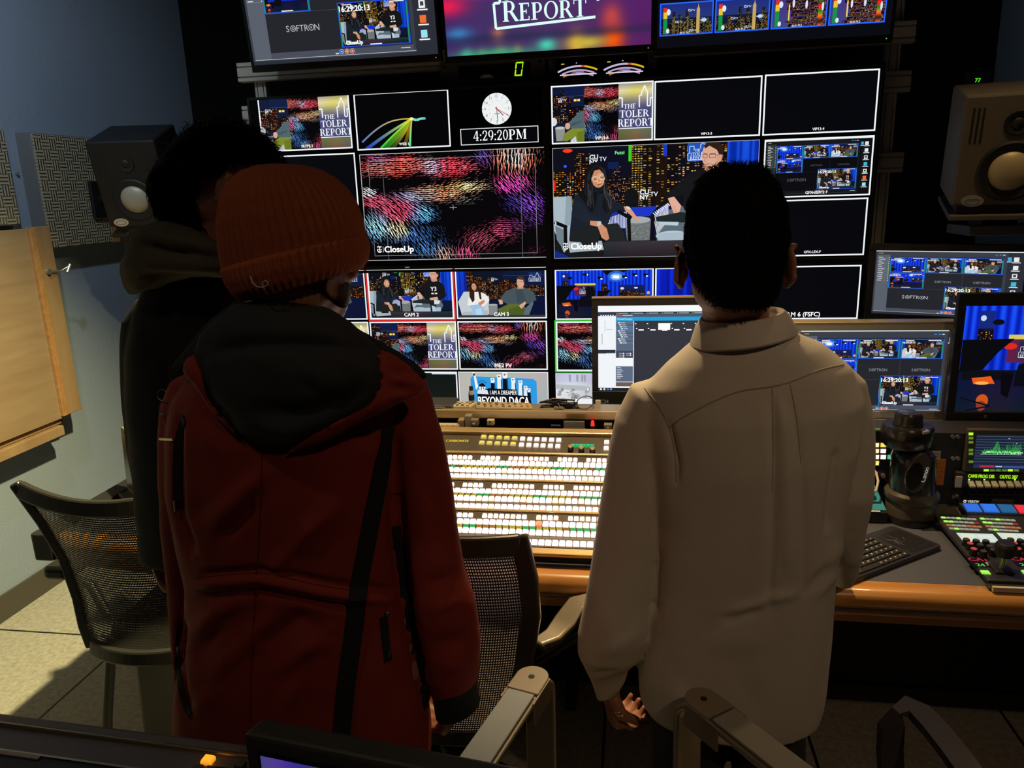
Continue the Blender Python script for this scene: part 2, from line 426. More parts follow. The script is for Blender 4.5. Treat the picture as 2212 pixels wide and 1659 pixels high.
def stoler_sign(p, x0, y0, x1, y1, bg='2a4a8a', c='e8f2ff'):
    W, H = x1-x0, y1-y0
    p.rect(x0, y0, x1, y1, bg)
    p.line([(x0+W*.02, y1-H*.05), (x0+W*.02, y0+H*.62), (x0+W*.1, y0+H*.62), (x0+W*.1, y0+H*.3), (x0+W*.3, y0+H*.3), (x0+W*.3, y0+H*.5)], W*.025, c)
    p.line([(x0+W*.02, y1-H*.05), (x1-W*.02, y1-H*.05)], W*.025, c)
    p.line([(x0+W*.6, y0+H*.42), (x0+W*.6, y0+H*.22), (x0+W*.66, y0+H*.22), (x0+W*.66, y0+H*.12), (x0+W*.7, y0+H*.02), (x0+W*.74, y0+H*.12), (x0+W*.74, y0+H*.22), (x0+W*.82, y0+H*.22), (x0+W*.82, y0+H*.5), (x0+W*.95, y0+H*.5), (x0+W*.95, y1-H*.1)], W*.025, c)
    p.serif('THE', x0+W*.46, y0+H*.56, H*.13, c, wmax=W*.26); p.serif('STOLER', x0+W*.5, y0+H*.76, H*.16, c, wmax=W*.74); p.serif('REPORT', x0+W*.5, y0+H*.94, H*.16, c, wmax=W*.78)
FB = [(500, 230, 430, 105, 8, (240, 95, 85), 1.1), (1000, 260, 340, 95, 15, (225, 65, 80), 1.1), (330, 150, 190, 50, -12, (200, 60, 150), .8),
 (860, 245, 95, 75, 12, (140, 190, 225), 1.3), (1650, 190, 230, 190, 82, (235, 120, 85), 1.1), (1665, 180, 100, 100, 86, (190, 220, 240), 1.3), (1380, 170, 120, 110, -50, (80, 60, 170), .8),
 (1640, 430, 190, 120, -48, (200, 60, 150), 1.1), (1790, 620, 180, 150, -40, (130, 70, 195), .8), (1640, 600, 140, 130, -35, (50, 55, 150), .7), (1850, 760, 130, 110, -35, (110, 60, 160), .6),
 (880, 500, 300, 90, 12, (235, 130, 90), 1.1), (1180, 450, 270, 75, 20, (225, 190, 130), .85), (1100, 560, 260, 70, 20, (130, 140, 140), .6),
 (210, 470, 90, 50, -25, (225, 235, 245), 1.2), (290, 560, 170, 70, -20, (225, 60, 85), 1.2), (500, 640, 190, 130, -38, (230, 60, 85), 1.5), (640, 530, 250, 75, -18, (90, 160, 215), 1.0), (720, 690, 170, 110, -35, (80, 150, 210), 1.1),
 (480, 840, 130, 90, -62, (230, 210, 120), 1.2), (290, 800, 170, 170, -55, (120, 180, 220), 1.0), (620, 900, 330, 130, -55, (55, 95, 160), .8), (800, 1030, 260, 110, -55, (70, 120, 180), .8),
 (950, 1090, 110, 80, -72, (225, 150, 110), 1.0), (1150, 1090, 150, 80, 80, (200, 70, 110), .9), (1300, 970, 240, 140, 38, (160, 65, 85), .75), (1520, 880, 210, 130, 8, (200, 85, 115), .75), (1660, 830, 150, 110, -25, (120, 60, 130), .6), (1850, 1090, 130, 60, 30, (110, 30, 70), .5)]
def flow(p, seed=1, step=1.0, rect=None):
    "drawn for source rect 160,110..1945,1145"
    rd = random.Random(seed); x0, y0, x1, y1 = 160, 110, 1945, 1145
    p.rect(x0, y0, x1, y1, '050407'); p.lay()
    y = y0-10
    while y < y1+20:
        x = x0-20
        while x < x1+20:
            X, Y = x+rd.uniform(-11, 11)*step, y+rd.uniform(-3, 3)*step; W = 0; M_ = 0; cs = [0, 0, 0]; c2 = s2 = 0
            for bx, by, rx, ry, an, col, wt in FB:
                d = ((X-bx)/rx)**2+((Y-by)/ry)**2
                if d > 4: continue
                g = wt*math.exp(-.95*d); M_ = max(M_, g); g = g*g+1e-4; W += g; a = math.radians(an)*2; c2 += g*math.cos(a); s2 += g*math.sin(a)
                for i in range(3): cs[i] += g*col[i]
            am = min(1, max(0, (M_-.16))*1.5)
            if am > .1 and rd.random() < .35+am:
                a = math.atan2(s2, c2)/2; L = rd.uniform(40, 70)*step*(.55+.55*am); wd = rd.uniform(6.5, 10)*step**.7*(.5+.6*am); f = rd.uniform(.75, 1.35)*(.4+.9*am)
                dx, dy = math.cos(a)*L/2, -math.sin(a)*L/2; n = (-dy/L*2, dx/L*2)
                col = [min(255, c/W*f) for c in cs]
                p.poly([(X-dx, Y-dy), (X+dx*.6+n[0]*wd/2, Y+dy*.6+n[1]*wd/2), (X+dx, Y+dy), (X+dx*.6-n[0]*wd/2, Y+dy*.6-n[1]*wd/2)], col, False)
            x += 34*step
        y += 19*step
def closeup(p, x, y, h):
    "old style T, a rule and the words"
    p.line([(x, y-h*.9), (x+h*.25, y-h*1.02), (x+h*.5, y-h*.9), (x+h*.75, y-h*1.0)], h*.17, 'ffffff'); p.rect(x+h*.36, y-h*.95, x+h*.5, y-h*.1, 'ffffff')
    p.line([(x+h*.1, y-h*.62), (x+h*.02, y-h*.35), (x+h*.2, y-h*.05), (x+h*.55, y-h*.03), (x+h*.78, y-h*.25)], h*.15, 'ffffff'); p.ell(x+h*.66, y-h*.5, h*.1, h*.1, 'ffffff')
    p.line([(x+h*.1, y-h*.55), (x+h*.4, y-h*.4)], h*.08, 'ffffff')
    p.rect(x+h*1.02, y-h*1.0, x+h*1.07, y+h*.02, 'ffffff'); p.txt('CloseUp', x+h*1.3, y, h, 'ffffff', .035, 'l')
def curtain(p, x0, y0, x1, y1, n=9, a=(20, 70, 220), b=(8, 28, 130)):
    p.grad(x0, y0, x1, y1, lambda u, v: [q+(r-q)*(.5+.5*math.sin(u*n*2*PI+math.sin(u*17)*1.3))*(1-.35*v) for q, r in zip(b, a)], n*8, 3)
def two_shot(p, big=True, seed=5, words=True):
    "two guests in armchairs before a night skyline; drawn for 65,118..2015,1183"
    p.rect(0, 60, 2100, 1250, '0c0e18')
    city(p, 62, 118, 560, 700, seed, (70, 130), (18, 10) if big else (22, 13), .55, '0d0f1c', top=.5)
    city(p, 560, 118, 830, 700, seed+1, (50, 90), (9, 9) if big else (16, 14), .35, '0b0e20', ['ff9040', 'ffb060', 'd06a30', 'ffd090'], top=.6)
    city(p, 830, 90, 1170, 700, seed+2, (90, 150), (26, 12) if big else (30, 15), .78, '120e10', ['ffd040', 'e8b030', 'ffe080', 'd09028'], top=.02)
    city(p, 1170, 90, 1730, 560, seed+3, (90, 140), (22, 11) if big else (26, 15), .62, '100e14', top=.1)
    p.rect(800, 100, 830, 265, '3ad020'); p.rect(62, 420, 88, 520, 'e02818'); p.ell(210, 143, 48, 18, 'ff3a14'); p.ell(185, 290, 16, 12, '3060ff')
    p.rect(1130, 120, 1165, 230, '1838c0'); p.txt('Fuzzi', 715, 195, 32, '80f090', .02, 'c'); p.rect(600, 265, 705, 330, '10204a')
    p.rect(770, 560, 900, 690, '0c0f14'); p.ell(830, 600, 70, 80, '0e1216')
    if words: cunytv(p, 465, 232, 42, True); cunytv(p, 955, 580, 44, True)
    p.rect(1365, 75, 1470, 290, '1b4fc0'); stoler_sign(p, 1358, 90, 1560, 285, '1d55b8')
    curtain(p, 1725, 60, 2030, 900, 4, (24, 80, 225), (4, 40, 160))
    p.rect(590, 700, 1200, 1000, '0a1440'); p.rect(830, 700, 1190, 790, '1a34c8'); p.rect(62, 1030, 2030, 1200, '14171c')
    p.rect(1190, 800, 2030, 1000, '0d1636'); p.poly([(62, 1100), (260, 1200), (62, 1200)], '10288a')
    # side table
    p.poly([(765, 830), (1020, 830), (1010, 1025), (790, 1025)], '6e7474'); p.ell(890, 825, 128, 34, 'a4abac')
    rd = random.Random(3); p.lay()
    for i in range(60): xx, yy = rd.uniform(780, 1000), rd.uniform(870, 1015); p.line([(xx, yy), (xx+14, yy-8)], 5, rd.choice(['8b9291', '565b5c', '9aa0a0']), False)
    # left chair
    p.poly([(62, 582), (245, 575), (250, 800), (230, 1060), (160, 1130), (62, 900)], 'a9bac4'); p.poly([(190, 578), (245, 575), (245, 860), (170, 860)], '8fa1ac')
    p.poly([(75, 860), (180, 910), (160, 1110), (90, 1000)], '70818a'); p.line([(70, 825), (195, 880)], 34, '0c0c0e'); p.line([(178, 880), (178, 1090)], 36, '0c0c0e'); p.line([(82, 818), (82, 850)], 10, 'f0f0f0')
    p.poly([(200, 1020), (540, 1020), (560, 1110), (220, 1130)], 'a4b1b8')
    # chair weave right of the woman
    p.rect(590, 740, 790, 900, '1a2f9a'); p.lay()
    for i in range(13): p.line([(600+i*15, 800-i*5), (612+i*14, 900)], 7, 'dfe4ea', False)
    p.line([(700, 735), (830, 810)], 34, '0b0b0d'); p.line([(806, 810), (814, 1025)], 34, '0b0b0d')
    # woman: body, legs, hair, face
    p.poly([(420, 500), (330, 545), (262, 600), (240, 780), (225, 890), (215, 1010), (420, 1000), (600, 860), (640, 760), (700, 720), (640, 620), (560, 520)], '19202c')
    p.poly([(215, 990), (330, 870), (470, 860), (520, 960), (500, 1060), (350, 1060), (330, 1030), (220, 1020)], '1c2021')
    p.poly([(570, 860), (700, 850), (760, 950), (780, 1040), (620, 1060), (560, 980)], '202425')
    p.poly([(620, 600), (700, 650), (790, 690), (770, 730), (690, 720), (620, 720)], '19202c')
    p.poly([(755, 690), (815, 700), (880, 790), (915, 830), (890, 838), (840, 790), (770, 730)], 'd99a76'); p.ell(800, 706, 26, 12, 'cfd8da', rot=30)
    p.poly([(240, 760), (380, 830), (520, 850), (520, 800), (420, 760), (330, 640), (262, 600)], '1c2431')
    p.poly([(425, 820), (510, 825), (590, 900), (615, 1000), (585, 1020), (540, 990), (500, 880), (425, 862)], 'cf8f6c'); p.ell(515, 850, 20, 26, 'b8c4c4', rot=30)
    p.line([(560, 940), (585, 1015)], 4, 'a96d4e'); p.line([(580, 930), (607, 1000)], 4, 'a96d4e')
    p.ell(480, 400, 105, 142, '101216'); p.poly([(385, 380), (360, 520), (290, 540), (370, 640), (420, 730), (470, 740), (500, 560), (560, 560), (545, 690), (580, 750), (640, 730), (630, 600), (590, 500), (585, 380)], '101216')
    p.poly([(460, 470), (545, 470), (560, 530), (500, 560), (450, 530)], '16191e')
    p.ell(505, 412, 66, 92, 'c98a64', rot=-6); p.ell(525, 425, 40, 60, 'dca079', rot=-6); p.poly([(438, 420), (440, 340), (480, 312), (560, 330), (565, 380), (520, 330), (470, 340)], '131518')
    p.line([(455, 408), (500, 405)], 7, '2a1a14'); p.line([(525, 398), (562, 390)], 7, '2a1a14')
    for cx, cy in ((478, 420), (548, 405)):
        p.ell(cx, cy, 30, 27, 'e8d8c8'); p.ell(cx, cy, 25, 22, 'c99874'); p.line([(cx-16, cy+2), (cx+14, cy)], 6, '3a2016')
    p.line([(512, 420), (520, 445), (508, 450)], 5, 'a9684a'); p.poly([(485, 455), (515, 462), (550, 448), (540, 472), (510, 480)], 'b0483e'); p.line([(495, 462), (540, 457)], 6, 'f4ece6')
    rw = random.Random(8); p.lay()
    for i in range(26):
        lf = i % 2; x = rw.uniform(385, 455) if lf else rw.uniform(560, 605); ex = rw.uniform(395, 480) if lf else rw.uniform(560, 640); y0 = rw.uniform(420, 540); y1 = rw.uniform(620, 745)
        p.line([(x, y0), (x+rw.uniform(-14, 14), (y0+y1)/2-40), (ex+rw.uniform(-10, 10), (y0+y1)/2+30), (ex, y1)], rw.uniform(3, 6), rw.choice(['2c2d31', '37383d', '1f2023', '45464b']), False)
    for i in range(8): x = 440+i*4; p.line([(488, 290), (x-20-i*3, 350), (x-45, 430)], 3, '26272b', False); p.line([(490, 290), (545+i*4, 330), (575+i*2, 420)], 3, '26272b', False)
    # right chair and man
    p.poly([(1075, 780), (1290, 700), (1700, 760), (1760, 900), (1700, 1030), (1080, 1030)], '5a6b75'); p.lay()
    for i in range(12): p.line([(1040+i*13, 770-i*9), (1085+i*9, 970-i*12)], 7, 'dfe4ea', False)
    p.line([(1025, 790), (1100, 700), (1180, 660)], 26, '0c0c0e'); p.lay()
    for i in range(9): p.line([(1040+i*17, 760-i*11), (1065+i*17, 785-i*11)], 7, 'f4f4f4', False)
    p.line([(1040, 780), (1040, 1020)], 34, '0b0b0d'); p.ell(1230, 985, 160, 48, 'b4c6d2'); p.poly([(1090, 960), (1700, 940), (1700, 1030), (1090, 1030)], 'a8bac6')
    p.poly([(1500, 360), (1380, 400), (1290, 480), (1160, 590), (1200, 630), (1330, 590), (1330, 720), (1380, 800), (1700, 800), (1840, 700), (1800, 480), (1700, 390), (1620, 350)], '141619')
    p.poly([(1180, 625), (1240, 612), (1310, 700), (1290, 770), (1240, 770)], 'e0ac96'); p.line([(1238, 700), (1262, 765)], 4, 'b98268')
    p.poly([(1070, 800), (1300, 760), (1560, 790), (1560, 870), (1080, 850)], '1d2629'); p.poly([(1070, 845), (1290, 855), (1280, 890), (1150, 880)], 'b8ccd8')
    p.poly([(1440, 800), (1680, 780), (1600, 900), (1560, 1120), (1470, 1120), (1470, 900)], '191d20'); p.poly([(1560, 780), (1700, 800), (1670, 870), (1560, 880)], 'd8dde0'); p.poly([(1500, 900), (1580, 930), (1590, 1110), (1520, 1110)], 'b9cadb')
    p.poly([(1460, 740), (1640, 720), (1660, 780), (1480, 790)], 'd9a48c')
    p.rect(1490, 560, 1640, 590, '141619'); p.txt('Y3', 1560, 590, 85, 'f0f0f0', .03, 'c'); p.rect(1510, 630, 1640, 660, 'f0e8e8'); p.ell(1575, 645, 26, 14, 'd03030')
    p.poly([(1540, 300), (1640, 290), (1660, 380), (1560, 400), (1520, 370)], 'c9947c'); p.ell(1570, 225, 78, 118, 'dba992', rot=8); p.ell(1655, 265, 26, 42, 'd79c84', rot=14)
    p.poly([(1510, 150), (1540, 112), (1620, 105), (1690, 160), (1690, 240), (1650, 230), (1630, 190), (1560, 150), (1520, 175)], '2c1d18')
    p.line([(1505, 215), (1540, 222)], 6, '4a2c22'); p.line([(1565, 222), (1620, 222)], 6, '4a2c22'); p.box(1500, 226, 1545, 258, 4, '6a3a34'); p.box(1560, 228, 1622, 262, 4, '6a3a34'); p.line([(1622, 238), (1670, 232)], 4, '6a3a34')
    p.line([(1535, 250), (1512, 290), (1535, 296)], 5, 'b9806a'); p.line([(1515, 318), (1560, 316)], 6, '9a5a4c'); p.poly([(1500, 330), (1550, 345), (1560, 335), (1520, 326)], 'b98a78')
    p.grad(560, 1030, 2030, 1200, lambda u, v: (44-20*v+14*math.sin(u*5), 50-22*v, 58-22*v), 12, 4)
def cam3(p, seed=9):
    "woman in white and man in a grey-green sweater; drawn for 920,88..1618,465"
    city(p, 900, 80, 1640, 340, seed, (34, 60), (6, 4.6), .5, '0d1428', ['ff8a3a', 'ffb060', 'd8602a', 'ffd080', 'e08a30'], top=.5)
    p.rect(1290, 80, 1430, 170, '0e1838'); p.rect(1430, 80, 1640, 220, '0f1a3c'); p.rect(1290, 140, 1640, 144, '2a3c6a')
    curtain(p, 912, 80, 1002, 330, 2); cunytv(p, 1210, 170, 13); stoler_sign(p, 1492, 120, 1588, 192, '1a2f68')
    p.rect(900, 320, 1640, 480, '0c1230'); p.rect(1480, 300, 1640, 470, '0a1234')
    p.poly([(925, 340), (975, 262), (1060, 262), (1175, 300), (1170, 440), (950, 445)], 'c4ccd4'); p.poly([(960, 420), (1160, 410), (1165, 448), (950, 450)], 'b0b8c0')
    p.poly([(1168, 368), (1240, 365), (1238, 450), (1172, 450)], '84888a'); p.ell(1204, 366, 36, 8, 'a8adaf')
    p.poly([(1020, 270), (1005, 330), (1000, 370), (1080, 395), (1140, 370), (1178, 330), (1150, 285), (1100, 262)], 'eeeae6')
    p.poly([(1010, 370), (1100, 360), (1135, 400), (1110, 470), (1020, 470), (1040, 410)], '9cc0e0'); p.poly([(1060, 400), (1110, 390), (1120, 470), (1070, 470)], 'b4d4ee')
    p.poly([(1085, 350), (1135, 325), (1140, 345), (1100, 375)], 'c88a68')
    p.ell(1055, 220, 34, 40, '2a1a14'); p.poly([(1022, 220), (1018, 300), (1040, 345), (1058, 330), (1060, 250), (1090, 260), (1100, 320), (1115, 325), (1110, 260), (1090, 210)], '2e1c16')
    p.ell(1058, 225, 19, 28, 'cf946f', rot=-8); p.line([(1046, 222), (1054, 221)], 3, '301810'); p.line([(1064, 219), (1071, 217)], 3, '301810'); p.line([(1056, 242), (1068, 240)], 3, 'a04a40')
    p.poly([(1255, 330), (1310, 260), (1390, 235), (1460, 235), (1530, 270), (1550, 330), (1500, 360), (1450, 360), (1400, 372), (1330, 365)], '44545a'); p.poly([(1385, 250), (1440, 250), (1470, 340), (1400, 360)], '3b4a50')
    p.poly([(1240, 400), (1330, 360), (1450, 362), (1460, 400), (1360, 420), (1330, 470), (1270, 470)], '5c6a2c'); p.poly([(1330, 400), (1440, 370), (1460, 470), (1330, 470)], '4c5a24')
    p.poly([(1248, 325), (1280, 330), (1285, 360), (1258, 365)], 'd8a68e'); p.poly([(1410, 375), (1460, 342), (1468, 358), (1430, 400)], 'd8a68e')
    p.poly([(1455, 400), (1520, 340), (1525, 360), (1480, 470), (1440, 470)], '5a6a74')
    p.poly([(1408, 215), (1445, 215), (1452, 245), (1400, 245)], 'c08f78'); p.ell(1428, 195, 30, 40, 'd9a58c'); p.poly([(1395, 172), (1410, 150), (1445, 150), (1464, 180), (1456, 205), (1448, 178), (1410, 170)], '4a3426')
    p.line([(1404, 192), (1416, 191)], 3, '3a2018'); p.line([(1426, 191), (1442, 190)], 3, '3a2018'); p.line([(1410, 217), (1428, 216)], 3, '9a5a4c'); p.line([(1416, 195), (1412, 207)], 3, 'b07a64')
    p.grad(920, 446, 1640, 480, lambda u, v: (52, 54, 58), 4, 2)
def stoler_bg(p, x0, y0, x1, y1):
    def fn(u, v):
        a = (205, 190, 60) if v < .3 else (60, 62, 105)
        s = .5+.5*math.sin(u*6+v*9); t = max(0, 1-abs(v-.18)/.25); g = max(0, 1-abs(v-.92)/.12)
        b = [70+10*s, 72+8*s, 118]
        w = [235, 222, 110+60*s]
        return [b[i]*(1-t)*(1-g)+w[i]*t+(120, 100, 60)[i]*g for i in range(3)]
    p.grad(x0, y0, x1, y1, fn, 14, 24)
def split(p, seed=2):
    "skyline and half a guest, streak pattern, title card; drawn for 1118,825..2070,1350"
    city(p, 1110, 820, 1430, 1170, seed, (60, 110), (13, 9), .55, '0f1836', ['ff8a3a', 'ffb060', 'd8602a', 'ffd080', 'e04a2a'], top=.35)
    p.rect(1230, 822, 1430, 915, '101c44'); p.rect(1300, 930, 1430, 1010, '0f1a40'); p.rect(1325, 945, 1352, 965, 'ffe060'); p.rect(1360, 945, 1385, 965, 'ffe060'); p.rect(1230, 914, 1430, 918, '33467a')
    cunytv(p, 1195, 950, 20)
    p.rect(1110, 1160, 1430, 1360, '151c30'); p.ell(1125, 1150, 34, 40, 'd8dce0'); p.poly([(1140, 1210), (1235, 1210), (1230, 1335), (1150, 1335)], '8f9290'); p.ell(1187, 1210, 47, 14, 'c2c4c2')
    p.poly([(1430, 1055), (1375, 1065), (1310, 1130), (1250, 1180), (1300, 1220), (1400, 1225), (1430, 1220)], '4f656c'); p.ell(1262, 1195, 25, 32, 'dba88e')
    p.poly([(1205, 1330), (1225, 1270), (1300, 1220), (1430, 1222), (1430, 1350), (1350, 1350), (1340, 1300), (1250, 1340)], '7d8a2e'); p.poly([(1350, 1260), (1430, 1240), (1430, 1350), (1360, 1350)], '6a7826')
    p.poly([(1290, 1330), (1340, 1295), (1350, 1350), (1290, 1350)], 'c8d0d8'); p.lay()
    for i in range(7): p.line([(1285+i*16, 1205-i*5), (1300+i*15, 1170-i*4)], 4, '1a1c20', False)
    q = (p.S, p.D); X0, Y1 = p.T(1425, 1355); X1, Y0 = p.T(1755, 815)
    X0 = max(X0, p.D[0]); X1 = min(X1, p.D[2]); Y0b, Y1b = max(Y1, p.D[1]), min(Y0, p.D[3])
    p.src((560, 110, 1240, 1145), (X0, Y0b, X1, Y1b)); flow(p, seed, 1.15); p.src(*q)
    stoler_bg(p, 1755, 790, 2080, 1370); c = 'f4f8ff'
    p.line([(1755, 955), (1790, 955), (1790, 1045)], 12, c); p.line([(1952, 1050), (1952, 940), (1972, 940), (1972, 905), (1988, 895), (1988, 880), (2000, 850), (2012, 880), (2012, 895), (2028, 905), (2028, 1040), (2055, 1040), (2055, 965), (2080, 965)], 11, c)
    p.serif('THE', 1862, 1058, 44, c, wmax=118); p.serif('TOLER', 1905, 1138, 66, c, wmax=280); p.serif('REPORT', 1920, 1225, 70, c, wmax=345); p.rect(1755, 1238, 2080, 1246, c)
    p.grad(1755, 1250, 2080, 1360, lambda u, v: (120-60*abs(u-.5), 112-30*v, 60+20*u), 8, 4)
def title_card(p):
    "STOLER REPORT over coloured night lights; drawn for 75,-640..2050,470 (bottom row seen)"
    spots = [(270, 500, 60, 70, (80, 250, 190)), (420, 500, 40, 60, (230, 160, 70)), (610, 490, 60, 60, (235, 190, 60)), (770, 480, 40, 60, (230, 130, 50)), (1060, 420, 90, 60, (70, 215, 185)), (1350, 430, 80, 110, (245, 170, 60)),
             (1700, 400, 100, 130, (255, 70, 0)), (590, 300, 60, 60, (190, 110, 90)), (1680, 210, 90, 110, (190, 70, 70)), (100, 30, 200, 90, (235, 30, 80)), (200, 280, 130, 60, (60, 130, 190)), (1450, 420, 200, 60, (200, 180, 60)), (560, 470, 420, 50, (60, 160, 120))]
    def fn(u, v):
        x, y = 75+u*1975, -640+v*1150; c = [62+26*u, 40+10*math.sin(u*4), 112-16*v]
        if y < 0: c = [90, 40+20*u, 110]
        for sx, sy, rx, ry, col in spots:
            g = math.exp(-((x-sx)/rx)**2-((y-sy)/ry)**2)
            for i in range(3): c[i] = c[i]*(1-g)+col[i]*g
        b = math.exp(-((y-330)/40)**2)*.5; c = [q*(1-b)+r*b for q, r in zip(c, (30, 40, 70))]
        return c
    p.grad(75, -640, 2050, 510, fn, 70, 60); c = 'dcfff8'
    p.line([(1530, 205), (573, 250), (563, 30), (625, 28), (620, -60), (700, -60), (700, -220)], 24, c); p.line([(1555, 70), (1550, -260), (1640, -260)], 24, c); p.line([(1020, -260), (1020, -420), (1080, -440), (1100, -560), (1120, -440), (1180, -420), (1180, -260)], 22, c)
    p.serif('REPORT', 1045, 195, 150, c, wmax=810, first=1.18); p.serif('STOLER', 1050, 12, 150, c, wmax=840, first=1.18); p.serif('THE', 900, -180, 110, c, wmax=260)
def rcity(p, seed, rot):
    rd = random.Random(seed)
    if not rot:
        p.grad(0, 0, 1600, 900, lambda u, v: (30+20*v, 46+20*v, 130-30*v), 4, 6)
        city(p, 0, 430, 1600, 900, seed, (50, 130), (16, 16), .55, '141a3c', ['ffd860', 'ffb040', 'e8e070', 'ff9038', 'a8d060', 'fff0c0'], top=.5)
        for i in range(4): x = rd.uniform(200, 1500); p.rect(x, 180+rd.uniform(0, 150), x+90, 900, '1a1c30'); city(p, x, 230+rd.uniform(0, 150), x+90, 900, seed+i+5, (44, 46), (13, 14), .75, '2a2218', ['ffe080', 'ffc050', 'fff0c0', 'e0f080'], top=.05)
        x = 1150; p.poly([(x, 120), (x+12, 30), (x+24, 120), (x+60, 200), (x+60, 900), (x-40, 900), (x-40, 200)], 'c8a860')
        for cx, cy in ((900, 250), (520, 560), (950, 830)): p.txt('CU', cx, cy, 60, 'e8f0ff', .03); p.txt('TV', cx+120, cy, 50, 'e8f0ff')
        p.ell(1340, 520, 70, 60, '9cc0ff'); p.txt('REPORT', 1340, 540, 40, 'f4f8ff', .02)
    else:
        p.grad(0, 0, 1600, 900, lambda u, v: (60+30*u, 50+20*v, 130), 4, 4)
        for i in range(9): y = 40+i*95; x = 380+rd.uniform(0, 260); city(p, x, y, 1600, y+80, seed+i, (120, 240), (18, 16), .6, '2a1c20', ['ffb040', 'ff6a28', 'ffd870', 'e04a20', 'f8e8c0'], top=.02)
        p.grad(1350, 0, 1480, 900, lambda u, v: (255*(.6+.4*math.sin(v*20)), 90+60*math.sin(v*13), 30), 3, 20)
        for cx in (620, 1000, 1480): p.ell(cx, 300+rd.uniform(-80, 200), 34, 120, 'd8e4f8')
        p.rect(480, 250, 520, 700, 'ffd050')
    p.rect(90, 110, 210, 240, 'e03028'); p.rect(90, 240, 210, 420, 'e8c828'); p.rect(90, 420, 210, 860, '189048')
    p.ell(250, 240, 60, 90, 'dce8f8'); p.ell(230, 780, 50, 70, 'dce8f8')
    p.txt('BUX PL2', 760, 880, 55, 'e8e8f0', .01)
def studio_wide(p, seed=4):
    "studio floor with blue curtains; drawn for 92,105..1080,630"
    curtain(p, 90, 100, 1090, 480, 26, (24, 84, 255), (6, 26, 170)); p.rect(90, 420, 1090, 640, '0b1330')
    p.grad(90, 440, 1090, 640, lambda u, v: (12+16*math.sin(u*9)**2, 18+10*v, 60-20*v), 20, 6)
    p.rect(155, 130, 220, 275, '14287a'); city(p, 155, 215, 220, 280, seed, (16, 30), (6, 5), .6, '1a1430', top=.4); p.ell(172, 165, 12, 14, 'c8d8ff'); p.ell(236, 185, 24, 14, '0a0c14'); p.ell(400, 150, 34, 12, '090b12'); p.ell(418, 152, 8, 8, 'f0f6ff')
    p.poly([(570, 105), (860, 105), (760, 140), (640, 160), (600, 150)], '0a0c12'); p.ell(715, 175, 90, 60, '2a62d0'); p.ell(712, 178, 60, 38, '7ab0ff'); p.poly([(680, 160), (745, 165), (742, 198), (678, 195)], 'ffffff')
    for x, y in ((800, 180), (905, 160), (1015, 165), (550, 190)): p.ell(x, y, 30, 15, '080a10', rot=15); p.ell(x+12, y+10, 12, 8, 'f4f8ff')
    p.rect(285, 245, 500, 382, '1d1530'); p.grad(285, 268, 500, 382, lambda u, v: (70*(1-u)+30, 30+20*u, 70), 6, 4); p.rect(285, 246, 500, 268, 'd8c860'); p.ell(296, 302, 28, 16, 'e02a20'); stoler_sign(p, 332, 280, 400, 362, '2a2444'); p.ell(425, 298, 20, 20, '0a0a0e'); p.poly([(395, 300), (470, 280), (500, 330), (480, 450), (330, 450), (340, 390), (400, 380)], '0b0d16')
    p.poly([(95, 270), (310, 265), (250, 330), (190, 420), (95, 430)], '08090e'); p.poly([(520, 330), (665, 318), (620, 375), (560, 390), (520, 380)], '090b12')
    p.rect(560, 250, 625, 330, '161c50'); city(p, 562, 260, 625, 330, seed+2, (14, 30), (6, 5), .6, '1a1430', top=.4)
    p.rect(745, 268, 1008, 408, '13205c'); city(p, 748, 310, 1005, 405, seed+3, (24, 44), (8, 6), .55, '141c48', top=.5)
    p.ell(775, 305, 20, 14, 'c8d8ff'); p.ell(915, 300, 20, 8, 'e0ecff'); p.rect(1030, 330, 1055, 402, '3a2226'); p.ell(1042, 355, 16, 18, 'd8a088')
    p.rect(105, 425, 320, 470, '0c0d14'); p.poly([(150, 460), (230, 450), (250, 488), (160, 490)], 'e85a18'); p.ell(195, 485, 30, 8, 'ffb050'); p.ell(205, 575, 26, 34, 'd0561c'); p.ell(203, 600, 20, 26, '8a3a2a')
    p.poly([(270, 430), (325, 440), (310, 560), (280, 540)], '07080d'); p.line([(110, 560), (240, 600), (140, 625)], 8, '0a0c1c'); p.poly([(330, 440), (470, 430), (480, 500), (330, 500)], '0a0b14')
def ribbon(p):
    "rainbow streaks falling from a bright knot; drawn for 1175,890..2080,1410"
    p.rect(1160, 880, 2090, 1420, '040406'); K = (1725, 1140)
    def strand(e, col0, col1, w, sag):
        P = []
        for i in range(41):
            t = i/40; P.append((K[0]+(e[0]-K[0])*t, K[1]+(e[1]-K[1])*t+sag*math.sin(t*PI)))
        p.lay()
        for i in range(40):
            t = i/39; c = [a+(b-a)*t for a, b in zip(col0, col1)]; p.line(P[i:i+2], w*(.7+.6*t), c, False)
    strand((1500, 1410), (240, 200, 40), (30, 60, 20), 46, 20); strand((1440, 1410), (180, 190, 30), (20, 110, 30), 40, 10); strand((1640, 1400), (190, 150, 30), (60, 60, 10), 30, 0)
    strand((1215, 1345), (250, 200, 60), (90, 120, 190), 14, -70); strand((1250, 1415), (190, 240, 60), (30, 60, 200), 26, -10); strand((1400, 1410), (220, 230, 60), (40, 200, 60), 16, -10); strand((1690, 1405), (240, 190, 60), (80, 230, 160), 17, -20)
    p.line([(1725, 1140), (1770, 1155), (1820, 1142), (1856, 1143)], 22, '7adccc'); p.ell(1850, 1143, 12, 12, '58b8d8'); p.ell(1722, 1140, 18, 14, 'fff0b0')
    p.txt('WEB 1', 1632, 1390, 24, 'ffffff', .02)
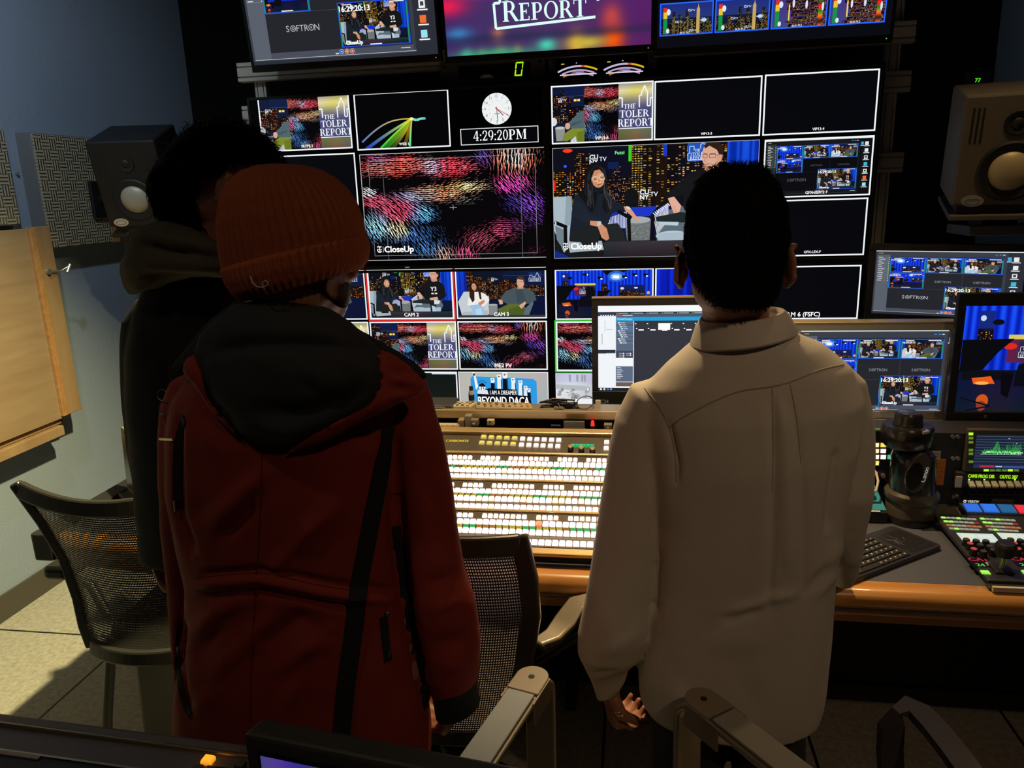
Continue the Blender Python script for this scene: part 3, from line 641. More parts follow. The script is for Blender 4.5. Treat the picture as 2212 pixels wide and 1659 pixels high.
def softron_word(p, x, y, h, c):
    p.txt('S', x-h*2.75, y, h, c); p.txt('FTR', x+h*.05, y, h, c, wmax=h*2.3); p.txt('N', x+h*2.75, y, h, c)
    for dx, k in ((-1.72, 'o'), (1.72, 'p')):
        cx, cy = x+h*dx, y-h/2; p.lay()
        for P in ring_(cx, cy, h*.52, h*.52, h*.11, h*.11, n=18): p.poly(P, c, False)
        if k == 'o':
            for P in ring_(cx, cy, h*.25, h*.25, h*.1, h*.1, n=12): p.poly(P, c, False)
        else: p.poly([(cx-h*.12, cy-h*.2), (cx-h*.12, cy+h*.2), (cx+h*.22, cy)], c)
def inset(p, r, fn, src):
    "draw another picture inside r (picture pixels of the current source)"
    q = (p.S, p.D); x0, y1 = p.T(r[0], r[3]); x1, y0 = p.T(r[2], r[1]); d = (max(x0, q[1][0]), max(y1, q[1][1]), min(x1, q[1][2]), min(y0, q[1][3]))
    if d[2]-d[0] > 1e-4 and d[3]-d[1] > 1e-4:
        fx0, fx1 = (d[0]-x0)/(x1-x0), (d[2]-x0)/(x1-x0); fy0, fy1 = (y0-d[3])/(y0-y1), (y0-d[1])/(y0-y1)
        p.src((src[0]+(src[2]-src[0])*fx0, src[1]+(src[3]-src[1])*fy0, src[0]+(src[2]-src[0])*fx1, src[1]+(src[3]-src[1])*fy1), d); fn(p)
    p.src(*q)
TS = (65, 118, 2015, 1183); C3 = (920, 88, 1618, 465); SW = (92, 105, 1080, 630); SP = (1118, 825, 2070, 1350); FL = (160, 110, 1945, 1145); RB = (1175, 890, 2080, 1410)
def softron(p, dark=False, clock=True):
    bg, pan, cell, ln = ('0d0e12', '2c3230', '0b0b10', '26282c') if dark else ('2b2e36', '59606b', '24262c', '44474e')
    p.rect(0, 0, 1600, 900, bg); p.rect(0, 0, 1420, 875, '3a3e46' if not dark else '16181c'); p.rect(0, 0, 1600, 12, 'dfe8ea'); p.rect(18, 60, 165, 862, pan); p.rect(165, 82, 1390, 815, cell)
    p.rect(165, 815, 1400, 862, '4a4e5a' if not dark else '14161a'); p.line([(18, 864), (1420, 864)], 4, 'b8c0c8' if not dark else '40444a')
    for i, c in enumerate(('f06050', 'f0b030', '50c040')): p.ell(40+i*18, 36, 7, 7, c)
    p.lay(); rd = random.Random(8)
    for i in range(13):
        y = 92+i*27; p.rect(30+8*(i % 2), y, 60+rd.uniform(10, 50), y+8, 'd8dce0', False); p.rect(70, y+13, 140, y+15, '9aa0a6', False); p.ell(153, y+6, 6, 6, '90e060' if i % 3 else 'e0d060', False, 8)
    for x in (1290, 1330, 1365): p.rect(x, 40, x+24, 50, '4a90e0' if x != 1365 else 'e8e8e8')
    th = [((170, 90, 570, 302), studio_wide, (560, 105, 1080, 400)), ((575, 90, 975, 302), lambda q: two_shot(q, False, 5, False), TS), ((980, 90, 1385, 302), cam3, C3), ((170, 306, 570, 520), studio_wide, SW), ((800, 478, 1388, 808), lambda q: two_shot(q, False, 5, True), TS)]
    for i, (r, fn, s) in enumerate(th):
        inset(p, r, fn, s); p.box(*r, 7, '2a62e8' if i != 4 else '2450e0'); p.rect(r[0]+6, r[1]+20, r[0]+14, r[3]-8, '1f9060'); p.rect(r[2]-18, r[1]+20, r[2]-8, r[3]-8, '1f9060')
        p.rect(r[0]+40, r[1]+14, r[0]+120, r[1]+22, 'e8e8e8'); p.rect(r[2]-150, r[1]+12, r[2]-30, r[1]+20, 'f0f0f0'); p.rect((r[0]+r[2])/2-50, r[3]-16, (r[0]+r[2])/2+50, r[3]-8, 'f0f0f0')
        k = 40 if i == 4 else 18
        p.txt('16:29:20:13', r[0]+14, r[1]+28+k, k, 'ffffff', .03, 'l')
    p.txt('CloseUp', 840, 790, 28, 'ffffff', .04, 'l')
    c = '8a8d94' if not dark else '4a4c50'
    softron_word(p, 770, 430, 28, c); softron_word(p, 1180, 430, 28, c); softron_word(p, 480, 665, 46, 'b4b8be' if not dark else '5a5c60')
    p.line([(165, 523), (800, 523)], 3, ln); p.line([(978, 306), (978, 478)], 3, ln)
    for x, c in ((795, '2a62c8'), (840, 'c06a30'), (885, 'd03a2a')): p.ell(x, 838, 19, 19, 'c8ccd0'); p.ell(x, 838, 16, 16, c); p.rect(x-5, 833, x+5, 843, 'f0e0d0')
    p.rect(740, 846, 768, 856, 'e0e0e0'); p.rect(1300, 836, 1380, 841, 'e0e0e0')
    for i in range(7):
        y = 70+i*108; c = ['e8ecee', 'e8ecee', 'e0e4e8', '40b8d8', 'f0f0f0', 'f07030', '9ae0f0'][i]
        p.rect(1478, y, 1530, y+56, c); p.rect(1490, y+10, 1518, y+40, '3a3e48' if i in (4, 2) else c); p.rect(1462, y+64, 1548, y+74, 'f0f0f0')
    p.rect(1418, 70, 1455, 116, '40b0e0'); p.rect(1410, 124, 1462, 132, 'f0f0f0')
def daca(p):
    "poster slide; drawn for 945,905..1640,1205"
    p.grad(940, 900, 1645, 1300, lambda u, v: (178+8*math.sin(u*9+v*4), 182+6*math.sin(u*5), 176), 12, 8)
    p.poly([(1035, 950), (1050, 934), (1530, 952), (1555, 975), (1558, 1300), (1030, 1300)], '2f9be4'); k = '0b0c18'
    for x, y, s in ((1210, 965, .9), (1262, 940, 1), (1308, 925, 1.1), (1372, 965, .95), (1428, 982, .9), (1468, 1022, .8), (1494, 1038, .7)):
        p.poly([(x-15*s, y+20), (x+13*s, y+20), (x+17*s, 1120), (x-19*s, 1120)], k if x in (1210, 1494, 1308) else 'e8eef2'); p.poly([(x-18*s, y-18*s), (x+16*s, y-20*s), (x+19*s, y+12*s), (x+8*s, y+24*s), (x-14*s, y+22*s)], 'f2f4f4')
        p.line([(x-10*s, y-4), (x+10*s, y-5)], 4*s, k); p.line([(x-3*s, y-14*s), (x-3*s, y+6*s)], 3*s, k); p.line([(x+17*s, y+24), (x+21*s, 1100)], 5*s, k)
    p.poly([(1085, 1065), (1180, 1025), (1235, 1030), (1400, 1036), (1405, 1080), (1505, 1085), (1520, 1230), (1085, 1230)], k)
    p.poly([(1062, 925), (1076, 925), (1095, 1010), (1080, 1040), (1072, 1030)], 'eef2f4'); p.line([(1062, 905), (1066, 930)], 12, k); p.ell(1061, 906, 10, 6, 'f4f4f4')
    p.ell(1126, 1020, 26, 30, 'eef2f4'); p.poly([(1090, 1040), (1165, 1040), (1175, 1075), (1085, 1070)], 'dfe6ea'); p.poly([(1100, 1000), (1128, 985), (1152, 1004), (1150, 1016), (1102, 1014)], k)
    for a in range(-60, 61, 24): t = math.radians(a); p.line([(1126+24*math.sin(t), 1000-22*math.cos(t)), (1126+44*math.sin(t), 1000-40*math.cos(t))], 4, k)
    p.line([(1120, 1018), (1118, 1040)], 6, k); p.line([(1133, 1020), (1142, 1036)], 6, k)
    p.txt('I AM A DREAMER', 1292, 1076, 32, 'f4f4f0', .015, wmax=212); p.txt('BEYOND DACA', 1292, 1156, 62, 'ffffff', .02, wmax=404)
def crowd(p):
    "grey old photograph of a crowd; drawn for 100,1210..1200,1830"
    p.grad(90, 1200, 1210, 1840, lambda u, v: [205+40*math.sin(u*7+v*3)*(.4+v*.2)-20*(v < .2)]*2+[212+40*math.sin(u*7+v*3)*(.4+v*.2)], 16, 12)
    for x in (245, 330, 385, 415): p.poly([(x, 1222), (x+26, 1222), (x+24, 1315), (x+2, 1300)], '9aa4a8')
    p.poly([(100, 1340), (440, 1360), (440, 1420), (100, 1400)], 'b4bcc0'); rd = random.Random(4)
    for i in range(46): x, y = rd.uniform(120, 900), rd.uniform(1400, 1520); g = rd.randint(120, 225); p.ell(x, y, rd.uniform(12, 28), rd.uniform(12, 24), (g, g+4, g+6), n=12)
    p.poly([(470, 1340), (520, 1350), (560, 1500), (480, 1490)], 'c8ccd0'); p.ell(462, 1400, 22, 36, '8a9094'); p.ell(462, 1400, 14, 26, 'dfe4e6'); p.grad(90, 1520, 1210, 1840, lambda u, v: (235, 240, 244), 2, 2)
def pc_app(p):
    "browser window of a media manager; 0,0..1600,900"
    p.rect(0, 0, 1600, 900, 'eef2f6'); p.rect(0, 0, 1600, 66, 'f6f8fa'); p.rect(0, 66, 1600, 100, '2d3444'); p.rect(180, 82, 1600, 122, '4a5468'); p.rect(180, 118, 1600, 160, '18a0d8'); p.rect(362, 158, 1600, 880, '2e323c')
    for i in range(9): p.ell(190+i*150, 80, 6, 6, '40d060'); p.rect(204+i*150, 76, 300+i*150, 84, 'a8b0bc')
    p.rect(184, 94, 240, 110, 'd04848'); p.rect(248, 96, 346, 108, 'b8c4cc'); p.txt('MediaManager', 195, 147, 18, 'd8f4ff', 0, 'l'); p.rect(0, 70, 176, 108, '2a3448')
    for i in range(6): p.ell(30+i*24, 100, 8, 7, 'e8eef4')
    p.rect(0, 110, 176, 880, 'f0f4f8'); p.line([(0, 480), (176, 480)], 40, '242c3c'); p.lay()
    for i in range(9): p.rect(66, 160+i*13, 74, 166+i*13, '68c088', False); p.rect(36, 290+i*13, 44, 297+i*13, '58606c', False)
    for i in range(5): p.ell(90+i*20, 500, 7, 7, 'e0e8f0', False)
    p.rect(80, 244, 146, 247, '98a0a8', False)
    p.rect(180, 160, 352, 470, '56677e'); p.rect(352, 160, 362, 800, 'c8d8e8'); p.lay()
    for i in range(11): y = 176+i*21; p.rect(182, y-6, 352, y+12, ('5f7088', '4e6078')[i % 2] if i != 3 else '3a78b8', False)
    p.lay()
    for i in range(11): y = 176+i*21; x = 200+(i % 4)*10; p.rect(x, y-5, x+20, y+7, 'eef4fa', False); p.rect(x+26, y-1, x+70, y+5, 'dbe6f0', False)
    p.rect(180, 470, 352, 545, '3a4456'); p.rect(180, 545, 352, 635, 'f4f6f8'); p.rect(180, 635, 352, 800, '5a6a82'); p.rect(180, 805, 352, 850, '6a5c54'); p.lay()
    for i in range(7): p.rect(190, 645+i*19, 190+40+11*(i % 3), 650+i*19, 'e8eef4', False)
    for i in range(5): p.rect(210+70*(i % 2), 496+i//2*19, 250+70*(i % 2), 500+i//2*19, 'dfe8f0', False); p.ell(258+70*(i % 2), 498+i//2*19, 7, 7, 'eef4fa', False)
    for i in range(9): x = 380+i*118; p.rect(x-10, 184, x+4, 192, 'f4f4f4'); p.rect(x+26, 246, x+78, 260, 'f0f0f0'); p.ell(x+8, 238, 8, 6, 'f0f0f0')
    p.rect(602, 184, 720, 252, 'ffffff'); p.rect(640, 254, 690, 262, 'f8f8f8'); p.rect(0, 862, 1600, 900, '1c2028'); p.rect(0, 850, 362, 866, 'eef2f6')
    for x, c in ((26, 'f4f4f4'), (62, 'e8e8e8'), (98, '3a78f0'), (130, '8aa0b8')): p.ell(x, 881, 12, 10, c)
def waveform(p):
    "green trace on a dark blue graticule; 0,0..400,300"
    p.rect(0, 0, 400, 300, '1a2438'); p.lay()
    for i in range(10): p.rect(0, 14+i*25, 390, 16+i*25, '6a7688', False)
    rd = random.Random(6); p.lay()
    for i in range(120):
        x = 70+i*2.3; h = 20+18*rd.random()+max(0, 75*math.exp(-((i-40)/8)**2))+max(0, 80*math.exp(-((i-78)/9)**2)) * rd.random()+60*rd.random()*(i > 90)
        p.rect(x, 160-h, x+1.4, 164, rd.choice(['2a9a3a', '3ec850', '1f7a30']), False)
    p.lay()
    for i in range(70): x = 60+i*4.3; p.ell(x, 158+rd.uniform(-12, 6), 4, 6, rd.choice(['d0ffd0', '80f090', '50d868']), False, 8)
    p.rect(45, 172, 350, 175, 'c8f8d0'); p.rect(5, 268, 400, 296, '20305c'); p.rect(50, 272, 160, 290, 'b02838'); p.rect(170, 276, 220, 286, 'a8c0e8'); p.rect(230, 274, 398, 290, '38508c')
    for x, y in ((240, 30), (300, 70)): p.rect(x, y, x+12, y+4, 'd8e0e8')
# ------------------------------------------------------------------ the room
XL, XR, YB, YR = -2.513, 1.75, 4.30, -2.0
def floor_mat():
    m = bpy.data.materials.new('raised floor tile'); m.use_nodes = True; nt = m.node_tree; b = nt.nodes['Principled BSDF']
    tc = nt.nodes.new('ShaderNodeTexCoord'); sp = nt.nodes.new('ShaderNodeSeparateXYZ'); nt.links.new(tc.outputs['Object'], sp.inputs[0])
    ms = []
    for i, off in ((0, 1.905), (1, -2.337)):
        f = node_math(nt, 'FRACT', node_math(nt, 'DIVIDE', node_math(nt, 'ADD', sp.outputs[i], off+61*3), .61))
        ms.append(node_math(nt, 'LESS_THAN', node_math(nt, 'PINGPONG', node_math(nt, 'ADD', f, 0.0), .5), .0075))
    j = node_math(nt, 'MAXIMUM', ms[0], ms[1])
    n = nt.nodes.new('ShaderNodeTexNoise'); n.inputs['Scale'].default_value = 55; n.inputs['Detail'].default_value = 6; n.inputs['Roughness'].default_value = .7
    nt.links.new(tc.outputs['Object'], n.inputs['Vector'])
    r = nt.nodes.new('ShaderNodeValToRGB'); r.color_ramp.elements[0].color = (.30, .27, .22, 1); r.color_ramp.elements[1].color = (.46, .43, .36, 1)
    r.color_ramp.elements[0].position = .35; r.color_ramp.elements[1].position = .62
    nt.links.new(n.outputs['Fac'], r.inputs[0])
    mx = nt.nodes.new('ShaderNodeMix'); mx.data_type = 'RGBA'; nt.links.new(j, mx.inputs[0]); nt.links.new(r.outputs[0], mx.inputs[6]); mx.inputs[7].default_value = (.012, .011, .01, 1)
    nt.links.new(mx.outputs[2], b.inputs['Base Color']); b.inputs['Roughness'].default_value = .55
    return m
wallblue = mat('blue grey wall paint', (.26, .315, .40), .75, noise_s=3, noise_a=.05, bump=.25, bump_s=180)
black_wall = mat('black wall paint', (.006, .006, .007), .95, spec=.08)
dark_blue = mat('dark wall paint', (.10, .13, .17), .8, noise_s=4, noise_a=.06)
structure(MB().bx(XL-.1, XR+.1, YR-.1, YB+.1, -.12, 0), 'floor', floor_mat())
structure(MB().bx(XL-.1, XR+.1, YR-.1, YB+.1, CEIL, CEIL+.1), 'ceiling', mat('black ceiling', (.02, .02, .022), .9))
structure(MB().bx(XL-.1, XL, YR-.1, YB+.1, 0, CEIL), 'wall_left', wallblue)
structure(MB().bx(XR, XR+.1, YR-.1, YB+.1, 0, CEIL), 'wall_right', wallblue)
structure(MB().bx(XL, XR, YB, YB+.1, 0, CEIL), 'wall_back', black_wall)
structure(MB().bx(XL, XR, YR-.1, YR, 0, CEIL), 'wall_rear', mat('rear wall paint', (.12, .11, .10), .8))
structure(MB().bx(XL, XL+.012, YR, YB, 0, .105), 'baseboard_left', mat('dark rubber base', (.07, .062, .05), .6))
# ceiling lamps: can, trim ring, lens
lens = glow('warm lens', (1.0, .75, .45), 3.0)
for i, L in enumerate(LAMPS):  # some of these fixtures only dress the added fill lamps
    where = ['over the left half of the console desk', 'over the middle of the console desk', 'over the right end of the console desk', 'added as fill behind the man in the white shirt', 'with cool light aimed at the left wall', 'added as fill over the rear desk', 'added as fill near the right wall behind the screens'][i]
    x, y, z = L[0]; t = thing('ceiling_downlight', 'small round ceiling downlight '+where, 'ceiling light', (x, y, CEIL-.03), 0, 'recessed ceiling downlights')
    MB(Matrix.Translation((x, y, CEIL))).lathe([(.05, 0), (.085, 0), (.085, -.012), (.06, -.022), (.05, -.022)]).build('trim_ring', mat('lamp trim', (.5, .5, .5), .4), t, True)
    MB(Matrix.Translation((x, y, CEIL))).lathe([(.001, -.006), (.05, -.006), (.05, -.002), (.001, -.002)]).build('lens', lens, t)
# ------------------------------------------------------------------ things on the left wall
foam = None
def foam_mat():
    m = bpy.data.materials.new('basket weave acoustic board'); m.use_nodes = True; nt = m.node_tree; b = nt.nodes['Principled BSDF']
    tc = nt.nodes.new('ShaderNodeTexCoord'); sp = nt.nodes.new('ShaderNodeSeparateXYZ'); nt.links.new(tc.outputs['Object'], sp.inputs[0])
    k = .042
    u = node_math(nt, 'DIVIDE', node_math(nt, 'ADD', sp.outputs[1], 9.0), k); v = node_math(nt, 'DIVIDE', node_math(nt, 'ADD', sp.outputs[2], 9.0), k)
    par = node_math(nt, 'MODULO', node_math(nt, 'ADD', node_math(nt, 'FLOOR', u), node_math(nt, 'FLOOR', v)), 2.0)
    su = node_math(nt, 'SINE', node_math(nt, 'MULTIPLY', u, 2*PI*3)); sv = node_math(nt, 'SINE', node_math(nt, 'MULTIPLY', v, 2*PI*3))
    hh = node_math(nt, 'ADD', node_math(nt, 'MULTIPLY', par, su), node_math(nt, 'MULTIPLY', node_math(nt, 'SUBTRACT', 1.0, par), sv))
    r = nt.nodes.new('ShaderNodeValToRGB'); r.color_ramp.elements[0].color = (.27, .235, .155, 1); r.color_ramp.elements[1].color = (.34, .30, .20, 1)
    nt.links.new(node_math(nt, 'MULTIPLY', node_math(nt, 'ADD', hh, 1.0), .5), r.inputs[0]); nt.links.new(r.outputs[0], b.inputs['Base Color'])
    bp = nt.nodes.new('ShaderNodeBump'); bp.inputs['Strength'].default_value = .6; bp.inputs['Distance'].default_value = .006
    nt.links.new(hh, bp.inputs['Height']); nt.links.new(bp.outputs[0], b.inputs['Normal']); b.inputs['Roughness'].default_value = .9
    return m
fm = foam_mat(); fr = mat('grey panel frame', (.14, .145, .15), .6)
XF = XL+.075
pa = AX(66, 288, XF); pb = AX(262, 522, XF); pc = AX(32, 400, XF)
zt, zb = pa.z+.005, pb.z
def acoustic(y0, y1, label, zb=zb, edge=True):
    t = thing('acoustic_panel', label, 'acoustic panel', (XL, (y0+y1)/2, zb), 0, 'woven acoustic panels on the left wall')
    MB().bx(XL+.002, XF-.004, y0, y1, zb, zt).build('frame', fr, t, bevel=.003)
    MB().bx(XF-.02, XF, y0+.004, y1-(.06 if edge else .004), zb+.004, zt-.004).build('fabric_face', fm, t, bevel=.004)
    if edge: MB().bx(XF-.03, XF-.002, y1-.055, y1, zb, zt).build('wooden_edge', wood('orange wood', (.36, .17, .06), (.48, .25, .09)), t, bevel=.002)
acoustic(pa.y, pb.y, 'beige woven acoustic panel on the wall behind the left loudspeaker')
acoustic(pc.y-.62, pc.y-.0, 'beige woven acoustic panel cut off by the left edge of the photo', AX(40, 494, XL+.125).z+.012, False)
# plywood cover with battens
XW = XL+.125
ply = wood('plywood', (.27, .175, .092), (.33, .225, .125), (2.5, 1.2, 14), .55, .0)
pine = wood('pine batten', (.27, .16, .075), (.36, .23, .11), (6, 6, 1.2), .5, .05)
a, b_ = AX(88, 497, XW), AX(136, 905, XW); y1 = (a.y+b_.y)/2; zt2 = AX(40, 496, XW).z; zb2 = AX(60, 936, XW).z
t = thing('plywood_cover', 'large honey coloured plywood panel with pine battens on the left wall', 'wooden panel', (XL, y1-.3, zb2))
MB().bx(XL+.08, XW-.012, y1-1.1, y1+.01, zb2, zt2).build('board', ply, t, bevel=.002)
MB().bx(XL+.079, XW, y1+.0, y1+.085, zb2+.01, zt2+.006).build('batten', pine, t, bevel=.003)
MB().bx(XL+.079, XW-.02, y1+.085, y1+.10, zb2+.01, zt2+.004).build('batten', pine, t, bevel=.002)
MB().bx(XW-.012, XW+.004, y1-.028, y1+.0, zb2+.01, zt2).build('trim_strip', wood('orange wood', (.36, .17, .06), (.48, .25, .09)), t, bevel=.002)
MB().bx(XL+.02, XW-.03, y1-1.1, y1+.0, zb2-.026, zb2-.002).build('bottom_rail', wood('dark rail wood', (.24, .13, .06), (.33, .19, .09), (6, 1, 6)), t, bevel=.002)
MB().bx(XL+.006, XW-.005, y1-1.1, y1-.03, zb2-.07, zb2-.028).build('ledge', pine, t, bevel=.003)
hz = AX(120, 585, XW+.01)
mb = MB().cyl((XW, y1+.03, hz.z), (XW+.012, y1+.03, hz.z), .012); mb.tube([(XW+.008, y1+.03, hz.z), (XW+.012, y1+.09, hz.z-.004), (XW+.03, y1+.115, hz.z+.012)], .004); mb.cyl((XW+.028, y1+.105, hz.z-.012), (XW+.032, y1+.125, hz.z+.02), .008)
mb.build('latch', mat('zinc', (.45, .45, .42), .35, .8), t, True)
# small hook screw between the panels
q = AX(37, 375, XL+.006); single(MB().cyl((XL+.001, q.y, q.z), (XL+.012, q.y, q.z), .006), 'wall_screw', mat('zinc', (.45, .45, .42), .35, .8), 'tiny pale screw head in the blue wall between the two woven panels', 'screw')

# ------------------------------------------------------------------ loudspeakers
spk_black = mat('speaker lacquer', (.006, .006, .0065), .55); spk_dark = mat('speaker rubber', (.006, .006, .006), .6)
def speaker(P, nrm, label, W=.27, H=.40, D=.27, cone_col=(.42, .39, .30), bracket=None, bmat=None):
    n = Vector(nrm).normalized(); u = Vector((0, 0, 1)).cross(n).normalized(); v = n.cross(u)
    M = frame(P, u, v); base = M @ Vector((0, -H/2, -D/2))
    t = thing('loudspeaker', label, 'loudspeaker', base, 0, 'studio monitor loudspeakers')
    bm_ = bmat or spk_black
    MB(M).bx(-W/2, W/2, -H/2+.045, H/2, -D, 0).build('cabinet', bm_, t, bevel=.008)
    MB(M).bx(-W/2, W/2, -H/2, -H/2+.018, -D, .004).build('base_plinth', bm_, t, bevel=.004)
    MB(M).bx(-W/2+.02, W/2-.02, -H/2+.018, -H/2+.045, -D+.01, -.012).build('base_gap', spk_dark, t)
    Mw = M @ Matrix.Translation((0, -H*.10, 0)) @ Matrix.Scale(.78, 4)
    MB(Mw).lathe([(.072, -.01), (.112, -.01), (.112, .004), (.104, .009), (.086, .006), (.074, .001)], 48).build('woofer_surround', spk_dark, t, True)
    cone = mat('woofer cone %.2f' % cone_col[2], cone_col, .5, .25, bump=.05)
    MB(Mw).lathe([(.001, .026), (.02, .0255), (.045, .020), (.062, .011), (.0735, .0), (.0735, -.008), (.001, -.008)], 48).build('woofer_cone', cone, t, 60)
    Mt = M @ Matrix.Translation((0, H*.27, 0))
    MB(Mt).lathe([(.001, .006), (.012, .005), (.016, .001), (.022, .0012), (.026, .004), (.034, .004), (.036, .0), (.036, -.004), (.001, -.004)], 32).build('tweeter', spk_dark, t, True)
    for sx in (-1, 1):
        mb = MB(M)
        for k in range(3): x = sx*(W*.36)+(k-1)*.013; mb.bx(x-.0028, x+.0028, H*.13, H*.40, -.002, .0012)
        mb.build('port_slots', spk_dark, t)
    Mb = M @ Matrix.Translation((-W*.30, -H*.335, 0))
    mb = MB(Mb); mb.prism([(.03*math.cos(2*PI*i/28), .017*math.sin(2*PI*i/28)) for i in range(28)], 0, .003); mb.build('badge', mat('silver badge', (.62, .62, .58), .3, .6), t)
    mb = MB(Mb); mb.tube([(.02*math.cos(a), .0085*math.sin(a), .0034) for a in [i*2*PI/24 for i in range(24)]], .0012, 6, True); mb.build('badge_ring', mat('badge ring', (.2, .2, .2), .4, .5), t)
    if bracket: bracket(t, M, W, H, D)
    return t
def wall_br(t, M, W, H, D):
    p = M @ Vector((0, -.06, -D+.01)); q = Vector((XF+.02, p.y+.06, p.z-.05))
    MB().tube([p, (p+q)/2+Vector((0, 0, -.02)), q], .016).build('wall_arm', spk_dark, t, True)
    MB().bx(XF+.003, XF+.02, q.y-.05, q.y+.05, q.z-.08, q.z+.08).build('wall_plate', spk_dark, t, bevel=.003)
    p2 = M @ Vector((-.02, -H/2, -.05)); MB(M).bx(-.1, .0, -H/2-.06, -H/2, -.13, -.02).build('mount_foot', spk_dark, t, bevel=.004)
speaker(AX(286, 411, -2.03), (.20, -.93, -.30), 'black studio loudspeaker with a pale cone mounted on the left wall', bracket=wall_br)
LEDGE_R = .93
def pole_br(t, M, W, H, D):
    p = M @ Vector((0, -H/2, -D/2))
    MB().bx(p.x-.10, p.x+.10, p.y-.09, p.y+.09, p.z-.075, p.z-.045).build('cradle', mat('cradle grey', (.06, .065, .07), .5), t, bevel=.004)
    MB().bx(p.x-.05, p.x+.05, p.y-.05, p.y+.05, p.z-.046, p.z+.01).build('cradle_neck', spk_dark, t)
    MB().tube([(p.x+.08, p.y, p.z-.06), (XR-.02, p.y+.05, p.z-.08)], .018).build('wall_arm', spk_dark, t, True); MB().bx(XR-.02, XR-.001, p.y-.02, p.y+.12, p.z-.16, p.z).build('wall_plate', spk_dark, t, bevel=.003)
speaker(A(2187, 342, 2.5), (-.20, -.95, -.22), 'brown lit loudspeaker with a golden cone at the right edge of the photo', W=.285, H=.365, D=.25, cone_col=(.50, .40, .22), bracket=pole_br, bmat=mat('speaker lacquer warm lit', (.11, .092, .065), .5))  # warm light is painted into the cabinet lacquer

# ------------------------------------------------------------------ aluminium rack behind the monitor wall
alu = mat('aluminium extrusion', (.52, .49, .43), .5, .15)
YF = 3.20
def rail_profile(h, d):
    g = .010
    return [(0, -h/2), (0, -h*.30), (g, -h*.30), (g, -h*.24), (0, -h*.24), (0, h*.24), (g, h*.24), (g, h*.30), (0, h*.30), (0, h/2), (d, h/2), (d, -h/2)]
def rail_x(x0, x1, y, z, h, d=.04): return MB(Matrix(((0, 0, 1, 0), (1, 0, 0, y), (0, 1, 0, z), (0, 0, 0, 1)))).prism(rail_profile(h, d), x0, x1)
def rail_z(x, y, z0, z1, w, d=.04): return MB(Matrix(((0, 1, 0, x), (1, 0, 0, y), (0, 0, 1, 0), (0, 0, 0, 1)))).prism(rail_profile(w, d), z0, z1)
t = thing('monitor_rack', 'grooved aluminium frame carrying the wall of screens', 'rack', (-.3, YF, 0))
for (lx, ly), (rx, ry), h in (((511, 147), (1978, 78), .074), ((522, 240), (1968, 185), .074), ((528, 402), (1952, 350), .074)):
    a, b = A(lx, ly, YF), A(rx, ry, YF)
    rail_x(a.x, b.x, YF, (a.z+b.z)/2, h).build('rail', alu, t, bevel=.0015)
    print('rail z', a.z, b.z, a.x, b.x)
zl = A(700, 700, YF).z
for px in ((563, 180), (1926, 150)):
    a = A(*px, YF+.05); rail_z(a.x, YF+.042, 0, 2.75, .05).build('upright', alu, t, bevel=.0015)
a = A(1100, 150, YF+.05); rail_z(a.x, YF+.042, 0, 2.75, .05).build('upright', alu, t, bevel=.0015)
for px in (562,): pass

# ------------------------------------------------------------------ monitor wall
YM = 3.10
bez = mat('black bezel', (.010, .010, .011), .45, spec=.3); glass_black = mat('dark screen glass', (.006, .006, .008), .22, spec=.3)
WHT = 'f4f8fa'
def label_txt(p, s, x, y, h, c='ffffff', b=.02): p.txt(s, x, y, h, c, b)
class Display:
    def __init__(s, x0, x1, z0, z1, label, y=YM):
        s.t = thing('wall_display', label, 'screen', ((x0+x1)/2, y, z0), 0, 'screens of the monitor wall')
        s.M = frame((x0, y, z0), (1, 0, 0), (0, 0, 1)); s.x0, s.z0, s.y = x0, z0, y
        w, h = x1-x0, z1-z0; MB(s.M).bx(0, w, 0, h, -.012, -.0005).build('screen_panel', glass_black, s.t)
        m = MB(s.M); e = .011
        for r in ((-e, w+e, -e-.006, 0), (-e, w+e, h, h+e), (-e, 0, 0, h), (w, w+e, 0, h)): m.bx(r[0], r[1], r[2], r[3], -.03, .004)
        m.build('bezel', bez, s.t, bevel=.0015)
        MB(s.M).bx(.03, w-.03, .03, h-.03, -.06, -.0125).build('back_housing', bez, s.t, bevel=.004)
    def rect(s, *px):
        P = [A(x, y, s.y) for x, y in px]; q = P
        return ((q[0].x+q[3].x)/2-s.x0, (q[2].z+q[3].z)/2-s.z0, (q[1].x+q[2].x)/2-s.x0, (q[0].z+q[1].z)/2-s.z0)
    def tile(s, px, fn, src, label, col=WHT, bw=.0055, text=None, th=.013, outer=None, tx=.5, inset_=0.0):
        r = s.rect(*px) if len(px) == 4 else px[0]
        return s.tile_r(r, fn, src, label, col, bw, text, th, outer, tx)
    def tile_r(s, r, fn, src, label, col=WHT, bw=.0055, text=None, th=.013, outer=None, tx=.5):
        p = Pic(); x0, y0, x1, y1 = r
        if outer:
            p.src((0, 0, 100, 100), (x0-bw, y0-bw, x1+bw, y1+bw)); p.rect(0, 0, 100, 100, outer)
        p.src((0, 0, 1600, 900), (x0, y0, x1, y1)); p.rect(0, 0, 1600, 900, col)
        d = (x0+bw, y0+bw, x1-bw, y1-bw); p.src(src, d); fn(p)
        if text:
            p.lay(2); p.src((0, 0, x1-x0, y1-y0), r); p.txt(text, (x1-x0)*tx, (y1-y0)-bw-.006, th, 'ffffff', .02)
        return p.build('video_tile', s.M, s.t, label)
blackpic = lambda p: p.rect(0, 0, 1600, 900, '06070c'); BS = (0, 0, 1600, 900)
UR = Display(-.322, .886, 1.336, 2.016, 'large black display with the two armchair guests, upper right of the screen wall')
UL = Display(-1.552, -.344, 1.336, 2.016, 'large black display with the streaked colour pattern, upper left of the screen wall')
